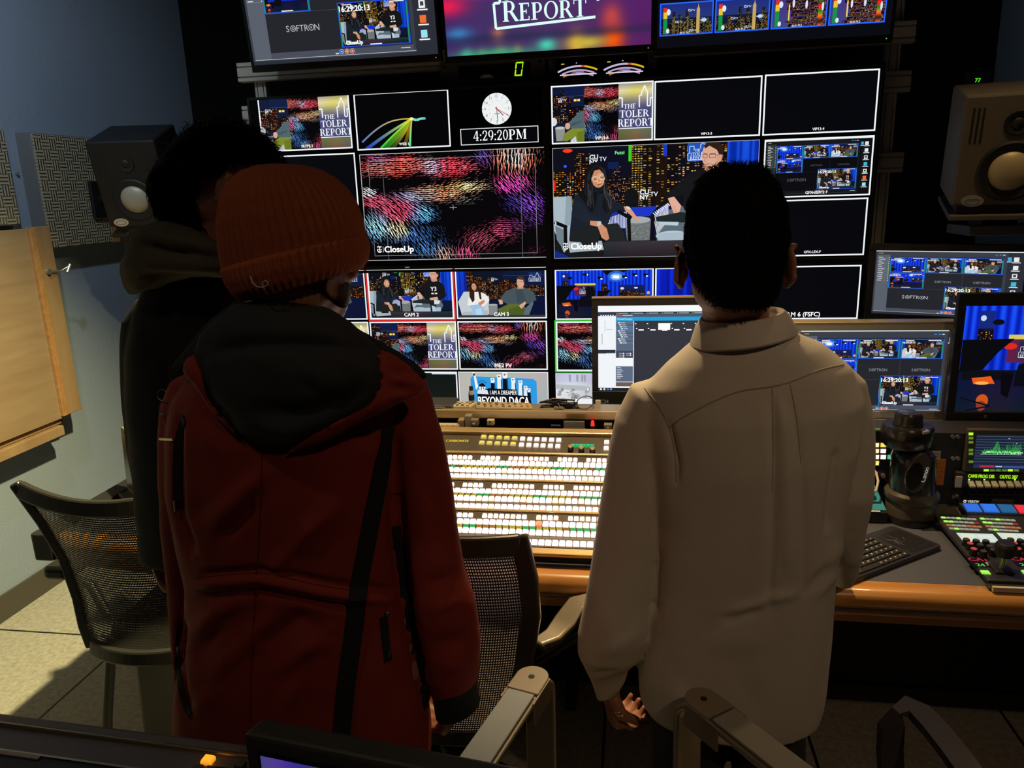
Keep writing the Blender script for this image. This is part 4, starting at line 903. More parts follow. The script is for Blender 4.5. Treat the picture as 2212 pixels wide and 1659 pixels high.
LR = Display(-.322, .886, .626, 1.306, 'large black display with the blue studio view, lower right of the screen wall')
LL = Display(-1.552, -.344, .626, 1.306, 'large black display with camera tiles and the protest poster, lower left of the screen wall')
UL.tile([(556, 210), (755, 203), (760, 322), (567, 327)], split, SP, 'tile of half a guest, streak pattern and title card', text='SKYPE 1', th=.010)
UL.tile([(763, 201), (969, 194), (973, 318), (772, 324)], ribbon, RB, 'tile with rainbow ribbons on black')
UL.tile([(562, 337), (768, 331), (773, 444), (572, 449)], blackpic, BS, 'empty black tile')
UL.tile([(572, 456), (773, 450), (779, 560), (582, 565)], blackpic, BS, 'empty black tile')
def big_flow(p):
    flow(p, 1, 1.0); c = '9a9aa0'; p.box(235, 165, 1860, 1105, 3.5, c); p.rect(375, 110, 379, 1145, '707078'); p.rect(1715, 110, 1719, 1145, '707078')
    p.rect(1020, 640, 1090, 643, 'd0d0d0'); p.rect(1053, 620, 1056, 665, 'd0d0d0'); closeup(p, 265, 1068, 58)
UL.tile([(778, 331), (1178, 320), (1181, 558), (791, 562)], big_flow, FL, 'large tile of streaked red and blue pattern', 'b4b4b8', .003)
# clock picture
p = Pic(); a = A(1073, 235, YM); rr = abs(A(1105, 235, YM).x-A(1041, 235, YM).x)/2; cx, cy = a.x-UL.x0, a.z-UL.z0
p.src((-120, -120, 120, 120), (cx-rr*1.2, cy-rr*1.2, cx+rr*1.2, cy+rr*1.2)); p.ell(0, 0, 100, 100, 'eef2f2', n=60)
for i in range(12):
    a = math.radians(i*30); x, y = 82*math.sin(a), -82*math.cos(a); p.line([(92*math.sin(a), -92*math.cos(a)), (99*math.sin(a), -99*math.cos(a))], 3, '303030')
    p.txt(str(i or 12), x*.97, y*.97+8, 16, '3a3a3a', 0); p.txt(str(i+12 if i else 24), x*.68, y*.68+4, 8, 'd8a8a0', 0)
def hand(ang, L, w, c): a = math.radians(ang); p.line([(-12*math.sin(a), 12*math.cos(a)), (L*math.sin(a), -L*math.cos(a))], w, c)
hand(135, 62, 5, '252a30'); hand(176, 76, 4, '252a30'); hand(120, 92, 4, 'd8484a'); p.ell(0, 0, 5, 5, 'd8484a'); p.rect(-18, 30, 18, 34, '50545a')
p.build('clock_face', UL.M, UL.t, 'white analogue clock face')
q = UL.rect((994, 279), (1162, 271), (1164, 307), (996, 314)); p = Pic(); p.src((0, 0, 1000, 215), q); p.rect(0, 0, 1000, 215, WHT); p.rect(9, 9, 991, 206, '05060a'); p.serif('4:29:20PM', 510, 165, 130, 'ffffff', wmax=690); p.build('time_readout', UL.M, UL.t, 'white digital time in a thin box')
UR.tile([(1189, 185), (1411, 175), (1411, 304), (1193, 311)], lambda p: split(p, 12), SP, 'tile of half a guest, streak pattern and title card', text='VIP13-6', th=.011)
UR.tile([(1414, 175), (1646, 163), (1643, 293), (1412, 303)], blackpic, BS, 'empty black tile', text='VIP13-5', th=.009)
UR.tile([(1651, 161), (1903, 148), (1889, 283), (1648, 293)], blackpic, BS, 'empty black tile beside the rack', text='VIP13-4', th=.009)
def pgm(p): two_shot(p, True, 5); closeup(p, 155, 1098, 60)
UR.tile([(1193, 318), (1637, 304), (1634, 552), (1197, 557)], pgm, TS, 'large tile of a woman and a man in armchairs', 'b0b4b8', .002)
UR.tile([(1650, 303), (1891, 291), (1878, 421), (1648, 429)], lambda p: softron(p, True), BS, 'tile repeating the recorder window', text='GFX-LEX 2 F', th=.010)
UR.tile([(1648, 433), (1877, 427), (1865, 551), (1647, 555)], blackpic, BS, 'empty black tile', text='GFX-LEX-F', th=.009)
c2 = (100, 150, 1960, 1165)
x0, x1 = 0.012, 1.196; cw = (x1-x0)/3; r1 = LL.rect((788, 578), (1182, 580), (1182, 690), (795, 688)); r2 = LL.rect((800, 694), (1184, 694), (1184, 800), (801, 797)); r3 = LL.rect((803, 802), (1186, 804), (1187, 915), (803, 912))
def cell(r, k, g=.003):
    w = (r[2]-r[0])/2; c0 = r[0]-w+k*w
    return (c0+g, r[1], c0+w-g, r[3])
LL.tile_r(cell(r1, 0), lambda p: cam3(p, 19), (1180, 120, 1618, 440), 'tile of a seated guest seen close', text='CAM 1', th=.015)
LL.tile_r(cell(r1, 1, .008), lambda p: two_shot(p, False, 5), c2, 'red framed tile of two armchair guests', text='CAM 2', th=.015, outer='e02c2c', bw=.007)
LL.tile_r(cell(r1, 2), cam3, C3, 'tile of a woman in white and a man in green grey', text='CAM 3', th=.015)
LL.tile_r(cell(r2, 0), lambda p: split(p, 22), SP, 'tile of half a guest, streak pattern and title card')
LL.tile_r(cell(r2, 1), lambda p: split(p, 32), SP, 'tile of half a guest, streak pattern and title card', text='CG1', th=.013, tx=.48)
LL.tile_r(cell(r2, 2), lambda p: flow(p, 7, 1.5), FL, 'tile of streaked red and blue pattern', text='ME2 PV', th=.016)
LL.tile_r(cell(r3, 0), blackpic, BS, 'empty black tile')
def darkgrad(p): p.grad(0, 0, 1600, 900, lambda u, v: (14+20*u*v, 22+26*u*v*v, 22), 10, 8); p.rect(1150, 0, 1600, 25, 'd8e4ec')
LL.tile_r(cell(r3, 1), darkgrad, BS, 'dark grey tile')
LL.tile_r(cell(r3, 2), daca, (945, 905, 1640, 1300), 'tile with a blue protest poster', bw=.003)
s1 = LR.rect((1197, 581), (1638, 576), (1638, 688), (1198, 691)); s2 = LR.rect((1197, 695), (1638, 692), (1638, 800), (1198, 804)); s3 = LR.rect((1199, 808), (1638, 806), (1638, 915), (1200, 921))
def cellr(r, k, g=.003): w = (r[2]-r[0])/2; return (r[0]+k*w+g, r[1], r[0]+(k+1)*w-g, r[3])
LR.tile_r(cellr(s1, 0), studio_wide, SW, 'tile of the blue curtained studio floor', text='CAM 4', th=.017, tx=.88)
def drape(p): p.rect(0, 0, 1600, 900, '080a14'); curtain(p, 0, 0, 620, 760, 3, (14, 50, 235), (6, 20, 150)); p.poly([(330, 900), (700, 500), (420, 760), (200, 900)], '080a14'); p.poly([(620, 0), (1600, 0), (1600, 900), (300, 900), (560, 600)], '080a12')
LR.tile_r(cellr(s1, 1), drape, BS, 'tile of a blue drape in the dark', text='CAM 5', th=.015)
LR.tile([(1646, 575), (1862, 573), (1852, 689), (1644, 690)], blackpic, BS, 'empty black tile', text='CAM 6 (FSFC)', th=.0165, tx=.42)
LR.tile_r(cellr(s2, 0, .008), lambda p: flow(p, 3, 1.5), FL, 'green framed tile of streaked pattern', outer='3cc83c', bw=.006)
LR.tile_r(cellr(s2, 1), blackpic, BS, 'empty black tile'); LR.tile_r(cellr(s3, 0), crowd, (100, 1210, 1200, 1830), 'tile of a grey crowd photograph', bw=.002); LR.tile_r(cellr(s3, 1), blackpic, BS, 'empty black tile')
def logo(disp, M, body, x, y, h, c='c8d4ff', name='maker_mark'):
    p = Pic(); p.src((-1, -1, 1, 1), (x-.2, y-.1, x+.2, y+.1)); p.src((0, 0, 1, 1), (x-.5, y-.5, x+.5, y+.5)); p.txt(body, .5, .5+h/2, h, c, .03); p.build(name, M @ Matrix.Translation((0, 0, .0046)), disp)
logo(UL.t, UL.M, 'SONY', A(880, 569, YM).x-UL.x0, -.0085, .005, '9098a0')

# three tilted displays above
TILT = math.radians(7.5)
def top_display(bl, br, label, fn, src, Y=3.00):
    a, b = A(*bl, Y), A(*br, Y); w = b.x-a.x; h = w*.5625; z = (a.z+b.z)/2
    t = thing('tilted_display', label, 'screen', ((a.x+b.x)/2, Y, z), 0, 'tilted displays along the top')
    M = frame((a.x, Y, z), (1, 0, 0), (0, -math.sin(TILT), math.cos(TILT)))
    MB(M).bx(0, w, 0, h, -.012, -.0005).build('screen_panel', glass_black, t)
    m = MB(M); e = .011
    for r in ((-e, w+e, -.026, 0), (-e, w+e, h, h+e), (-e, 0, 0, h), (w, w+e, 0, h)): m.bx(r[0], r[1], r[2], r[3], -.03, .005)
    m.build('bezel', bez, t, bevel=.002); MB(M).bx(.03, w-.03, .02, h-.03, -.07, -.0125).build('back_housing', bez, t, bevel=.004)
    MB().bx(a.x+w*.2, a.x+w*.2+.05, Y+.05, YF-.001, z+.07, z+.2).build('mount_arm', bez, t); MB().bx(a.x+w*.75, a.x+w*.75+.05, Y+.05, YF-.001, z+.07, z+.2).build('mount_arm', bez, t)
    p = Pic(); p.src(src, (0, 0, w, h)); fn(p); p.build('screen_picture', M, t)
    logo(t, M, 'SONY', w*.48, -.012, .011, 'd0d8ff')
    p = Pic(); p.src((0, 0, 1, 1), (w*.985, -.014, w*.99, -.01)); p.ell(.5, .5, .5, .5, '90e040'); p.build('power_light', M @ Matrix.Translation((0, 0, .0055)), t)
    return t
top_display((549, 136), (947, 122), 'tilted display with the recorder window above the left screens', softron, BS)
top_display((967, 119), (1406, 99), 'tilted display with the big lit programme title, top centre', title_card, (75, -640, 2050, 471))
def cities(p):
    p.rect(0, 0, 1600, 900, '0a0b12'); p.rect(0, 0, 1600, 430, '0c1024')
    for i in range(4):
        x = 22+i*388; r = (x, 610, x+366, 815); inset(p, r, lambda q, i=i: rcity(q, 40+i, i > 1), BS); p.box(r[0]-5, r[1]-5, r[2]+5, r[3]+5, 9, '2a66ff')
top_display((1419, 103), (1921, 77), 'tilted display with four night skyline tiles, top right', cities, BS)

# counter box and meter box under the top displays
panel = mat('brown grey panel', (.055, .052, .045), .6)
def wall_box(tl, tr, br, bl, Y, name, label, cat):
    P = [A(*q, Y) for q in (tl, tr, br, bl)]; x0, x1 = (P[0].x+P[3].x)/2, (P[1].x+P[2].x)/2; z0, z1 = (P[2].z+P[3].z)/2, (P[0].z+P[1].z)/2
    t = thing(name, label, cat, ((x0+x1)/2, Y, z0)); M = frame((x0, Y, z0), (1, 0, 0), (0, 0, 1)); w, h = x1-x0, z1-z0
    MB(M).bx(0, w, 0, h, -.04, 0).build('case', panel, t, bevel=.003)
    for x in (.02, w-.02):
        for y in (.018, h-.018): MB(M).cyl((x, y, 0), (x, y, .003), .006).build('screw', bez, t)
    return t, M, w, h
t, M, w, h = wall_box((950, 133), (1178, 124), (1178, 174), (951, 183), 3.155, 'counter_box', 'dark box with a single lit green zero under the title display', 'counter')
MB(M).bx(w*.18, w*.86, h*.2, h*.78, -.01, .002).build('window', glass_black, t)
x, y = A(1122, 149, 3.155).x-M.translation.x, A(1122, 149, 3.155).z-M.translation.z; s = .027
p = Pic(); p.src((-1, -1, 1, 1), (x-s, y-s, x+s, y+s)); g = 'b0f010'
for q in ([(-.45, -.95), (.65, -.95), (.5, -.75), (-.3, -.75)], [(-.75, .95), (.35, .95), (.25, .75), (-.55, .75)], [(-.5, -.9), (-.33, -.7), (-.42, -.08), (-.62, -.02)], [(.65, -.9), (.5, -.02), (.38, -.1), (.47, -.7)], [(-.62, .04), (-.44, .1), (-.52, .7), (-.76, .9)], [(.48, .04), (.36, .9), (.2, .7), (.3, .1)]): p.poly(q, g, False)
p.build('digit', M @ Matrix.Translation((0, 0, .0022)), t, 'lit green zero')
a = A(1052, 167, 3.155); MB(frame((a.x, 3.155, a.z), (1, 0, 0), (0, 0, 1))).prism([(-.027, -.003), (.027, -.003), (.024, .004), (.008, .0105), (-.012, .009), (-.024, .004)], 0, .004).build('label_corner', mat('paper tag', (.75, .72, .6), .7), t)
t, M, w, h = wall_box((1183, 125), (1419, 113), (1421, 164), (1186, 175), 3.155, 'meter_box', 'dark box with two glowing arched level meters', 'meter')
for k, (px, py) in enumerate(((1249, 147), (1349, 142))):
    a = A(px, py, 3.155); x, y = a.x-M.translation.x, a.z-M.translation.z
    MB(M).bx(x-.088, x+.088, y-.036, y+.036, -.005, .003).build('meter_window', glass_black, t)
    p = Pic(); p.src((-100, -40, 100, 40), (x-.080, y-.033, x+.080, y+.033))
    for r, tk, a0, a1, c in ((230, 8, -116, -84, 'c8b8d8'), (230, 8, -84, -66, 'd8b020'), (230, 8, -86, -82, 'e05030'), (212, 7, -112, -68, 'b8a8c0'), (198, 6, -112, -92, 'c86a20'), (198, 6, -92, -68, 'c89ad0')):
        p.lay()
        for P in ring_(0, 0, r, r, tk, tk, a0, a1, 14): p.poly([(q[0], q[1]+218) for q in P], c, False)
    p.rect(-88, 26, 88, 31, 'd8d0e8'); p.rect(-30, 14, 28, 19, '7a6ab8'); p.rect(-12, 20, 10, 24, 'b8a8e0'); p.rect(-82, -22, -66, -18, 'e0c040'); p.ell(-8, -22, 3, 2, 'f0e8ff')
    p.build('meter_scale', M @ Matrix.Translation((0, 0, .0032)), t)
# small thermostat and tag on the back wall
a = A(2112, 172, YB-.02); t = thing('wall_thermostat', 'small black device with two green digits high on the back wall', 'thermostat', (a.x, YB-.02, a.z-.06))
MB().bx(a.x-.06, a.x+.06, YB-.022, YB-.001, a.z-.05, a.z+.04).build('case', bez, t, bevel=.003); p = Pic(); M = frame((a.x, YB-.0225, a.z), (1, 0, 0), (0, 0, 1)); p.src((-10, -10, 10, 10), (-.03, -.03, .03, .03)); p.txt('77', 0, 4, 6, '60e020', .03); p.build('digits', M, t)
a = A(2110, 199, YB-.012); t = thing('wall_tag', 'small pale square tag below the green digits', 'tag', (a.x, YB-.01, a.z-.02)); MB().bx(a.x-.02, a.x+.02, YB-.01, YB-.001, a.z-.018, a.z+.018).build('plate', mat('pale plate', (.35, .35, .33), .6), t); MB().bx(a.x-.009, a.x+.009, YB-.012, YB-.009, a.z-.008, a.z+.009).build('socket', mat('socket grey', (.15, .15, .15), .6), t)
# ------------------------------------------------------------------ console desk
RY0 = 2.075; DZ = .75; DY = 1.62; LZ = .972; LY = 2.20; DX0, DX1 = -1.60, 1.74; SPLITX = .42
top_grey = mat('slate laminate', (.075, .08, .10), .45, noise_s=120, noise_a=.1); lam_black = mat('black laminate', (.012, .012, .013), .5)
gold = mat('champagne trim', (.50, .36, .17), .32, .55); oak = wood('orange oak', (.36, .15, .035), (.56, .27, .07), (.9, 14, 14), .3, .5)
dark_oak = wood('dark oak', (.16, .065, .02), (.26, .11, .035), (.9, 14, 14), .45, .2)
t = thing('console_desk', 'long control room desk with a rounded wooden front edge', 'desk', (0, 2.2, 0))
BX, BD = -.62, .09
MB().prism([(DX0, 2.92), (DX0, DY+.02+BD), (BX, DY+.02), (DX1, DY+.02), (DX1, 2.92)], DZ-.035, DZ).build('worktop', top_grey, t)
def edge(profile, x0): return MB().loft([[Vector((x, y+d, z)) for y, z in profile] for x, d in ((x0, BD*(BX-x0)/(BX-DX0)), (BX, 0), (DX1, 0))])
def along(profile, x0, x1): return MB(Matrix(((0, 0, 1, 0), (1, 0, 0, 0), (0, 1, 0, 0), (0, 0, 0, 1)))).prism(profile, x0, x1)
pr = [(DY+.02, DZ-.0005), (DY+.004, DZ-.0005)]+[(DY-.004-.026*math.sin(a), DZ-.0265+.026*math.cos(a)) for a in [PI*i/10 for i in range(11)]]+[(DY+.004, DZ-.05), (DY+.02, DZ-.05)]
edge(pr, DX0+.05).build('wooden_edge', oak, t, 50)
edge([(DY+.01, DZ-.060), (DY-.012, DZ-.060), (DY-.018, DZ-.064), (DY-.018, DZ-.082), (DY+.01, DZ-.085)], DX0+.05).build('lower_strip', dark_oak, t, bevel=.002)
edge([(DY+.03, DZ-.053), (DY-.012, DZ-.053), (DY-.012, DZ-.059), (DY+.03, DZ-.059)], DX0+.06).build('metal_line', mat('steel line', (.5, .46, .38), .3, .9), t)
MB().rrect(DX0-.012, DX0+.05, DY+BD-.04, DY+.5, DZ-.066, DZ+.012, .012).build('end_cap', lam_black, t, bevel=.004)
MB().bx(DX0+.05, DX1, 2.262, 2.285, .06, DZ-.035).build('modesty_panel', lam_black, t)
MB().bx(DX0+.05, DX1, 2.25, 2.285, 0, .06).build('kick_strip', mat('kick strip', (.03, .03, .032), .4), t, bevel=.003)
for x in (DX0+.08, -.2, DX1-.06): MB().bx(x, x+.03, 2.10, 2.26, 0, DZ-.035).build('support_leg', lam_black, t)
# raised shelf of the desk, in two heights
MB().bx(DX0, SPLITX, LY, LY+.085, LZ-.028, LZ).build('shelf_board', mat('shelf laminate', (.16, .14, .11), .4, noise_s=90), t, bevel=.003)
MB().bx(DX0, SPLITX, LY-.006, LY+.004, LZ-.024, LZ+.001).build('shelf_trim', gold, t, bevel=.002)
MB().bx(DX0, SPLITX, LY+.065, LY+.085, DZ, LZ-.028).build('slot_back', lam_black, t)
MB().bx(SPLITX+.001, DX1, LY+.02, 2.36, LEDGE_R-.02, LEDGE_R).build('shelf_board', mat('shelf laminate', (.16, .14, .11), .4), t, bevel=.003)
MB().bx(SPLITX+.001, DX1, LY+.012, LY+.02, LEDGE_R-.02, LEDGE_R+.001).build('shelf_trim', dark_oak, t)
MB().bx(SPLITX, SPLITX+.02, LY+.06, 2.35, DZ, LEDGE_R-.02).build('shelf_side', lam_black, t); MB().bx(DX0, DX0+.02, LY+.086, 2.34, DZ, LZ-.028).build('shelf_side', lam_black, t)
MB().bx(DX1-.02, DX1, LY+.06, 2.35, DZ, LEDGE_R-.02).build('shelf_side', lam_black, t)

# ------------------------------------------------------------------ production switcher
SY0, SZ0, SY1, SZ1 = 1.672, .785, 2.14, .92; SX0, SX1 = -.98, .33
su = Vector((0, SY1-SY0, SZ1-SZ0)); sn = Vector((1, 0, 0)).cross(su).normalized(); SP0 = Vector((0, SY0, SZ0))
SMt = frame((0, SY0, SZ0), (1, 0, 0), su); SLEN = su.length
def sw(px, py): q = SMt.inverted() @ APL(px, py, SP0, sn); return q.x, q.y
sw_face = mat('bronze grey panel', (.085, .072, .05), .35, .2, noise_s=30, noise_a=.12); t = thing('production_switcher', 'wide sloping video switcher panel full of lit white keys', 'switcher', (-.3, 1.9, DZ))
along([(SY0-.008, DZ+.001), (SY0-.008, SZ0-.004), (SY1, SZ1-.002), (SY1, DZ+.001)], SX0, SX1).build('body', lam_black, t)
MB(SMt).bx(SX0, SX1, 0, SLEN, -.004, .0).build('face_plate', sw_face, t)
def vrow(py): return sw(1135, py)[1]
v0, v1 = vrow(1201), vrow(1187)
MB(SMt).bx(SX0, SX1, v0, v1, -.002, .009).build('front_lip', gold, t, bevel=.003)
MB(SMt).bx(SX0, SX1, SLEN-.014, SLEN+.012, -.01, .012).build('rear_lip', gold, t, bevel=.003)
for py in (1040, 1106): v = vrow(py); MB(SMt).bx(SX0, SX1, v-.0035, v+.0035, 0, .006).build('divider_bar', gold, t, bevel=.002)
v = vrow(982); MB(SMt).bx(SX0, SX1, v-.003, v+.005, 0, .007).build('divider_bar', gold, t, bevel=.002)
keymat = screen_mat()
KG = 1.0
def key_mesh(boxes):
    vs, fs, cs = [], [], []
    for (x, y, w, h, d, c) in boxes:
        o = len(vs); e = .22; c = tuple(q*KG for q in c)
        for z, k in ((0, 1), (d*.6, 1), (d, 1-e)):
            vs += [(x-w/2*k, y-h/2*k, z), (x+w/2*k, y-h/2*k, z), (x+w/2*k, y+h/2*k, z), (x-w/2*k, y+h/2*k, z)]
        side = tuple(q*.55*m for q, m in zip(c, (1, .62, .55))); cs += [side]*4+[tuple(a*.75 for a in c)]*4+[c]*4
        for k in (0, 4): fs += [(o+k+i, o+k+(i+1) % 4, o+k+4+(i+1) % 4, o+k+4+i) for i in range(4)]
        fs.append((o+8, o+9, o+10, o+11))
    return vs, fs, cs
def key_obj(name, boxes, M, parent, label=None, kind=None):
    vs, fs, cs = key_mesh(boxes); p = Pic(); p.v, p.f, p.c = vs, fs, cs; o = p.build(name, M, parent, label)
    if kind: o['kind'] = kind
    return o
Wt, Wm, Pk, Pe, Rd, Br = (1.25, 1.12, 1.02), (1.0, .84, .74), (.90, .62, .55), (1.0, .66, .38), (1.2, .18, .08), (2.2, 2.2, 2.4)
pitch = (sw(1134, 1065)[0]-sw(1000, 1061)[0])/10
xl, xr = sw(915, 1065)[0], sw(1352, 1065)[0]
rd = random.Random(11); keys = []
def full_row(py, ph, w=.0142, h=.0135, lit=(), pe=.0, red=()):
    v = vrow(py); k = 0; x = xl+ph*pitch
    while x < xr:
        c = Wt if rd.random() < .5 else tuple(a*.92 for a in Wt)
        if rd.random() < pe: c = Pe
        if k in lit: c = Br
        if k in red: c = Rd
        keys.append((v, x, (x, v, w, h, .0085, c))); x += pitch; k += 1
def frag_row(py, ph, groups, lit=()):
    v = vrow(py); x = xl+ph; k = 0; sp = pitch*.87; gi = 0; g = 0
    while x < xr:
        c = rd.choice((Pk, Wm, Pk, Wm)); c = Br if k in lit else c
        if rd.random() < .12: c = Pe
        keys.append((v, x, (x, v, .0115, .011, .0075, c))); x += sp; g += 1; k += 1
        if g >= groups[gi % len(groups)]: x += sp*1.5; g = 0; gi += 1
frag_row(993, .010, (7, 4, 8, 4, 7), lit=(8, 20)); full_row(1004, .6, lit=(7,)); full_row(1020.5, .2, pe=.05, lit=(28,)); full_row(1034, .5, lit=(8,), pe=.05)
frag_row(1053, .012, (5, 4, 8, 4, 7), lit=(7, 20)); full_row(1066, .45, lit=(8,), pe=.1); full_row(1082, .25, pe=.25); full_row(1099, .5, lit=(4,), pe=.3)
frag_row(1119, .007, (5, 4, 8, 4, 7), lit=(3, 19)); full_row(1133, .3, pe=.03, red=(19,)); full_row(1152, .55); full_row(1173, .1, lit=(18,))
keys.sort(key=lambda k: (k[0], abs(k[1]-.0)))
KG = 2.6
near = [k for k in keys if k[0] < vrow(1145) and sw(975, 1100)[0] < k[1] < sw(1330, 1100)[0]][:100]; ids = set(id(k) for k in near)
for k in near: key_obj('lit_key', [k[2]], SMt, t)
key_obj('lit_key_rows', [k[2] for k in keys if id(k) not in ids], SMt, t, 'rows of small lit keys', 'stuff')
KG = 1.0
G, Y_, O_ = '1fb85a', 'c8b010', 'c07818'
for py, ph, pat in ((1013, .4, [G]*4+['6a6a18']+[Y_]*6+[G]*2+[O_]*3+[Y_]*4+[G]*2+[Y_]*4+['a05018']+[G]*3+[Y_]*6), (1074.5, .3, [G]*2+['6a6a18']+[Y_]*6+[G]*2+[O_]*3+[Y_]*4+[G]*2+[Y_]*4+['b06018']+[G]*4+[Y_]*6), (1143, .45, [Y_]*8+[G]*2+[O_]*3+[Y_]*4+[G]*2+[Y_]*4+['b06018']+[G]*4+[Y_]*6)):
    v = vrow(py); p = Pic(); p.src((0, 0, 1, 1), (xl-.02, v-.006, xr+.02, v+.006)); x = xl+ph*pitch; p.lay(); K0 = p.k
    for c in pat:
        if x > xr: break
        f = lambda q: (q-(xl-.02))/(xr-xl+.04)
        p.k = K0; p.rect(f(x-.0062), .08, f(x+.0062), .92, c, False); p.k = K0+1; p.rect(f(x-.004), .35, f(x+.003), .5, '3a3a10' if c != G else '0a6a30', False); x += pitch
    p.build('legend_strip', SMt @ Matrix.Translation((0, 0, .0045)), t, 'strip of green and yellow source names')
    MB(SMt).bx(xl-.02, xr+.02, v-.0065, v+.0065, 0, .0044).build('legend_holder', lam_black, t)
# upper section: name, yellow and white keys, green display, knobs
def swbox(px, py, w, h, c, d=.008): x, y = sw(px, py); return (x, y, w, h, d, c)
yb = (1.0, .85, .05)
for r, (y0, y1, xs) in enumerate(((946, 949, (1045, 1061.5, 1078.5, 1095, 1112)), (958.5, 961.5, (1041, 1057.5, 1074.5, 1091, 1108.5)))):
    for i, px in enumerate(xs):
        py = y0+(y1-y0)*i/4; x, y = sw(px, py); key_obj('yellow_key', [(x, y, .0165, .0125, .008, (.75, .6, .22)), (x, y-.0005, .013, .010, .0085, yb)], SMt, t)
for y0, y1, xs in ((950, 953, (1129, 1144.5, 1160, 1175.5, 1191.5, 1207)), (963, 966, (1126.5, 1142.5, 1158, 1173, 1189, 1205))):
    for i, px in enumerate(xs): key_obj('white_key', [swbox(px, y0+(y1-y0)*i/5, .0145, .014, Wt)], SMt, t)
for px, py in ((1310.5, 957.5), (1309.5, 970.5)): key_obj('white_key', [swbox(px, py, .0145, .014, Wt)], SMt, t)
x0, y0 = sw(1233, 967); x1, y1 = sw(1284, 960); p = Pic(); p.src((0, 0, 400, 80), (x0, y0, x1, y1)); p.rect(0, 0, 400, 80, '12a860')
for i in range(6): p.rect(20+i*64, 14+6*(i % 2), 54+i*64, 30, '60f0b0'); p.rect(20+i*64, 46, 44+i*64, 62, '08803c')
p.build('green_display', SMt @ Matrix.Translation((0, 0, .001)), t)
for px, py in ((1233, 974), (1256, 976.5), (1280, 978.5)):
    x, y = sw(px, py); Mk = SMt @ Matrix.Translation((x, y, 0)); MB(Mk).lathe([(.001, 0), (.0085, 0), (.0078, .016), (.001, .016)], 20).build('knob', lam_black, t, True); MB(Mk).lathe([(.001, .0155), (.0074, .0155), (.0068, .0178), (.001, .0178)], 20).build('knob_cap', gold, t, True)
p = Pic(); x0, y0 = sw(988, 953); p.src((-.05, -.02, .05, .02), (x0-.05, y0-.02, x0+.05, y0+.02)); p.txt('CARBONITE', 0, .005, .0105, 'f0c840', .02, wmax=.068); p.build('maker_mark', SMt @ Matrix.Translation((0, 0, .0012)), t)

# ------------------------------------------------------------------ things in the slot under the shelf
beige = mat('beige plastic', (.42, .36, .24), .45); beige_dk = mat('beige plastic dark', (.22, .185, .12), .5)
SLZ = SZ1+.012
def P2(px, py, Y=2.165): return A(px, py, Y)
a, b = P2(938, 930), P2(991, 896); t = thing('telephone_keypad', 'beige keypad with three rows of square keys left of the slot', 'keypad', ((a.x+b.x)/2, 2.17, a.z))
M = frame((a.x, 2.155, a.z), (1, 0, 0), (0, .12, 1)); w, h = b.x-a.x, min(b.z, LZ-.034)-a.z
MB(M).bx(0, w, 0, h, -.03, 0).build('case', beige, t, bevel=.003)
for r in range(3):
    for c in range(4): x, y = .010+(w-.014)*(c+.5)/4, .004+(h-.006)*(r+.5)/3; MB(M).bx(x-.0055, x+.0055, y-.0045, y+.0045, 0, .004).build('key', mat('pale key', (.55, .48, .33), .4), t, bevel=.001)
def slot_box(px0, py0, px1, py1, name, label, cat, m, d=.03, Y=2.165):
    a, b = P2(px0, py1, Y), P2(px1, py0, Y); mb = MB().bx(a.x, b.x, Y, Y+d, a.z, b.z); return single(mb, name, m, label, cat, bevel=.0015)
slot_box(989, 908, 1001, 926, 'plug_adapter', 'small beige plug block right beside the keypad', 'adapter', beige_dk)
slot_box(1004, 899, 1017, 925, 'power_brick', 'upright grey beige block in the slot under the remote control', 'power supply', mat('grey beige', (.20, .18, .14), .5))
def jack(px, py, name, label):
    a = P2(px, py+5); t = thing(name, label, 'socket', (a.x, 2.17, a.z)); MB().bx(a.x-.012, a.x+.012, 2.165, 2.19, a.z, a.z+.020).build('plate', mat('jack plate', (.16, .14, .11), .45), t, bevel=.0015)
    MB(frame((a.x, 2.165, a.z+.011), (1, 0, 0), (0, 0, 1))).lathe([(.001, 0), (.0045, 0), (.0045, .006), (.001, .0065)], 16).build('plug', mat('brass', (.6, .5, .3), .25, .9), t, True)
jack(1024, 916, 'jack_socket', 'small square jack socket left of the bracket in the slot'); jack(1313, 927, 'jack_socket', 'jack socket at the right end of the slot next to the white shirt')
a = P2(1059, 914); t = thing('cable_bracket', 'small beige bracket with a round hole in the middle of the slot', 'bracket', (a.x, 2.17, a.z-.009)); MB().bx(a.x-.011, a.x+.011, 2.165, 2.185, a.z-.008, a.z+.009).build('plate', beige, t, bevel=.002); MB().cyl((a.x, 2.164, a.z+.003), (a.x, 2.17, a.z+.003), .003).build('hole', lam_black, t)
a, b = P2(1218, 924), P2(1263, 909); t = thing('name_plate', 'grey engraved name plate in the slot', 'sign', ((a.x+b.x)/2, 2.16, a.z)); MB().bx(a.x, b.x, 2.158, 2.163, a.z-.001, b.z).build('plate', mat('grey plate', (.13, .125, .115), .45), t, bevel=.001); MB().bx(a.x-.002, b.x+.002, 2.150, 2.166, a.z-.004, a.z-.0005).build('foot', gold, t)
p = Pic(); p.src((0, 0, 100, 34), (a.x, a.z, b.x, b.z)); p.txt('LITTLE MONSTERS', 50, 24, 14, '3a3834', .01, wmax=90); p.build('engraving', frame((0, 2.1578, 0), (1, 0, 0), (0, 0, 1)), t)
p = Pic(); q = P2(1200, 921); p.src((0, 0, 100, 10), (q.x-.03, q.z-.003, q.x+.03, q.z+.003)); p.txt('CRITICAL', 50, 9, 8, '5a6a60', 0, wmax=90); p.build('label_strip', frame((0, 2.1755, 0), (1, 0, 0), (0, 0, 1)), t)
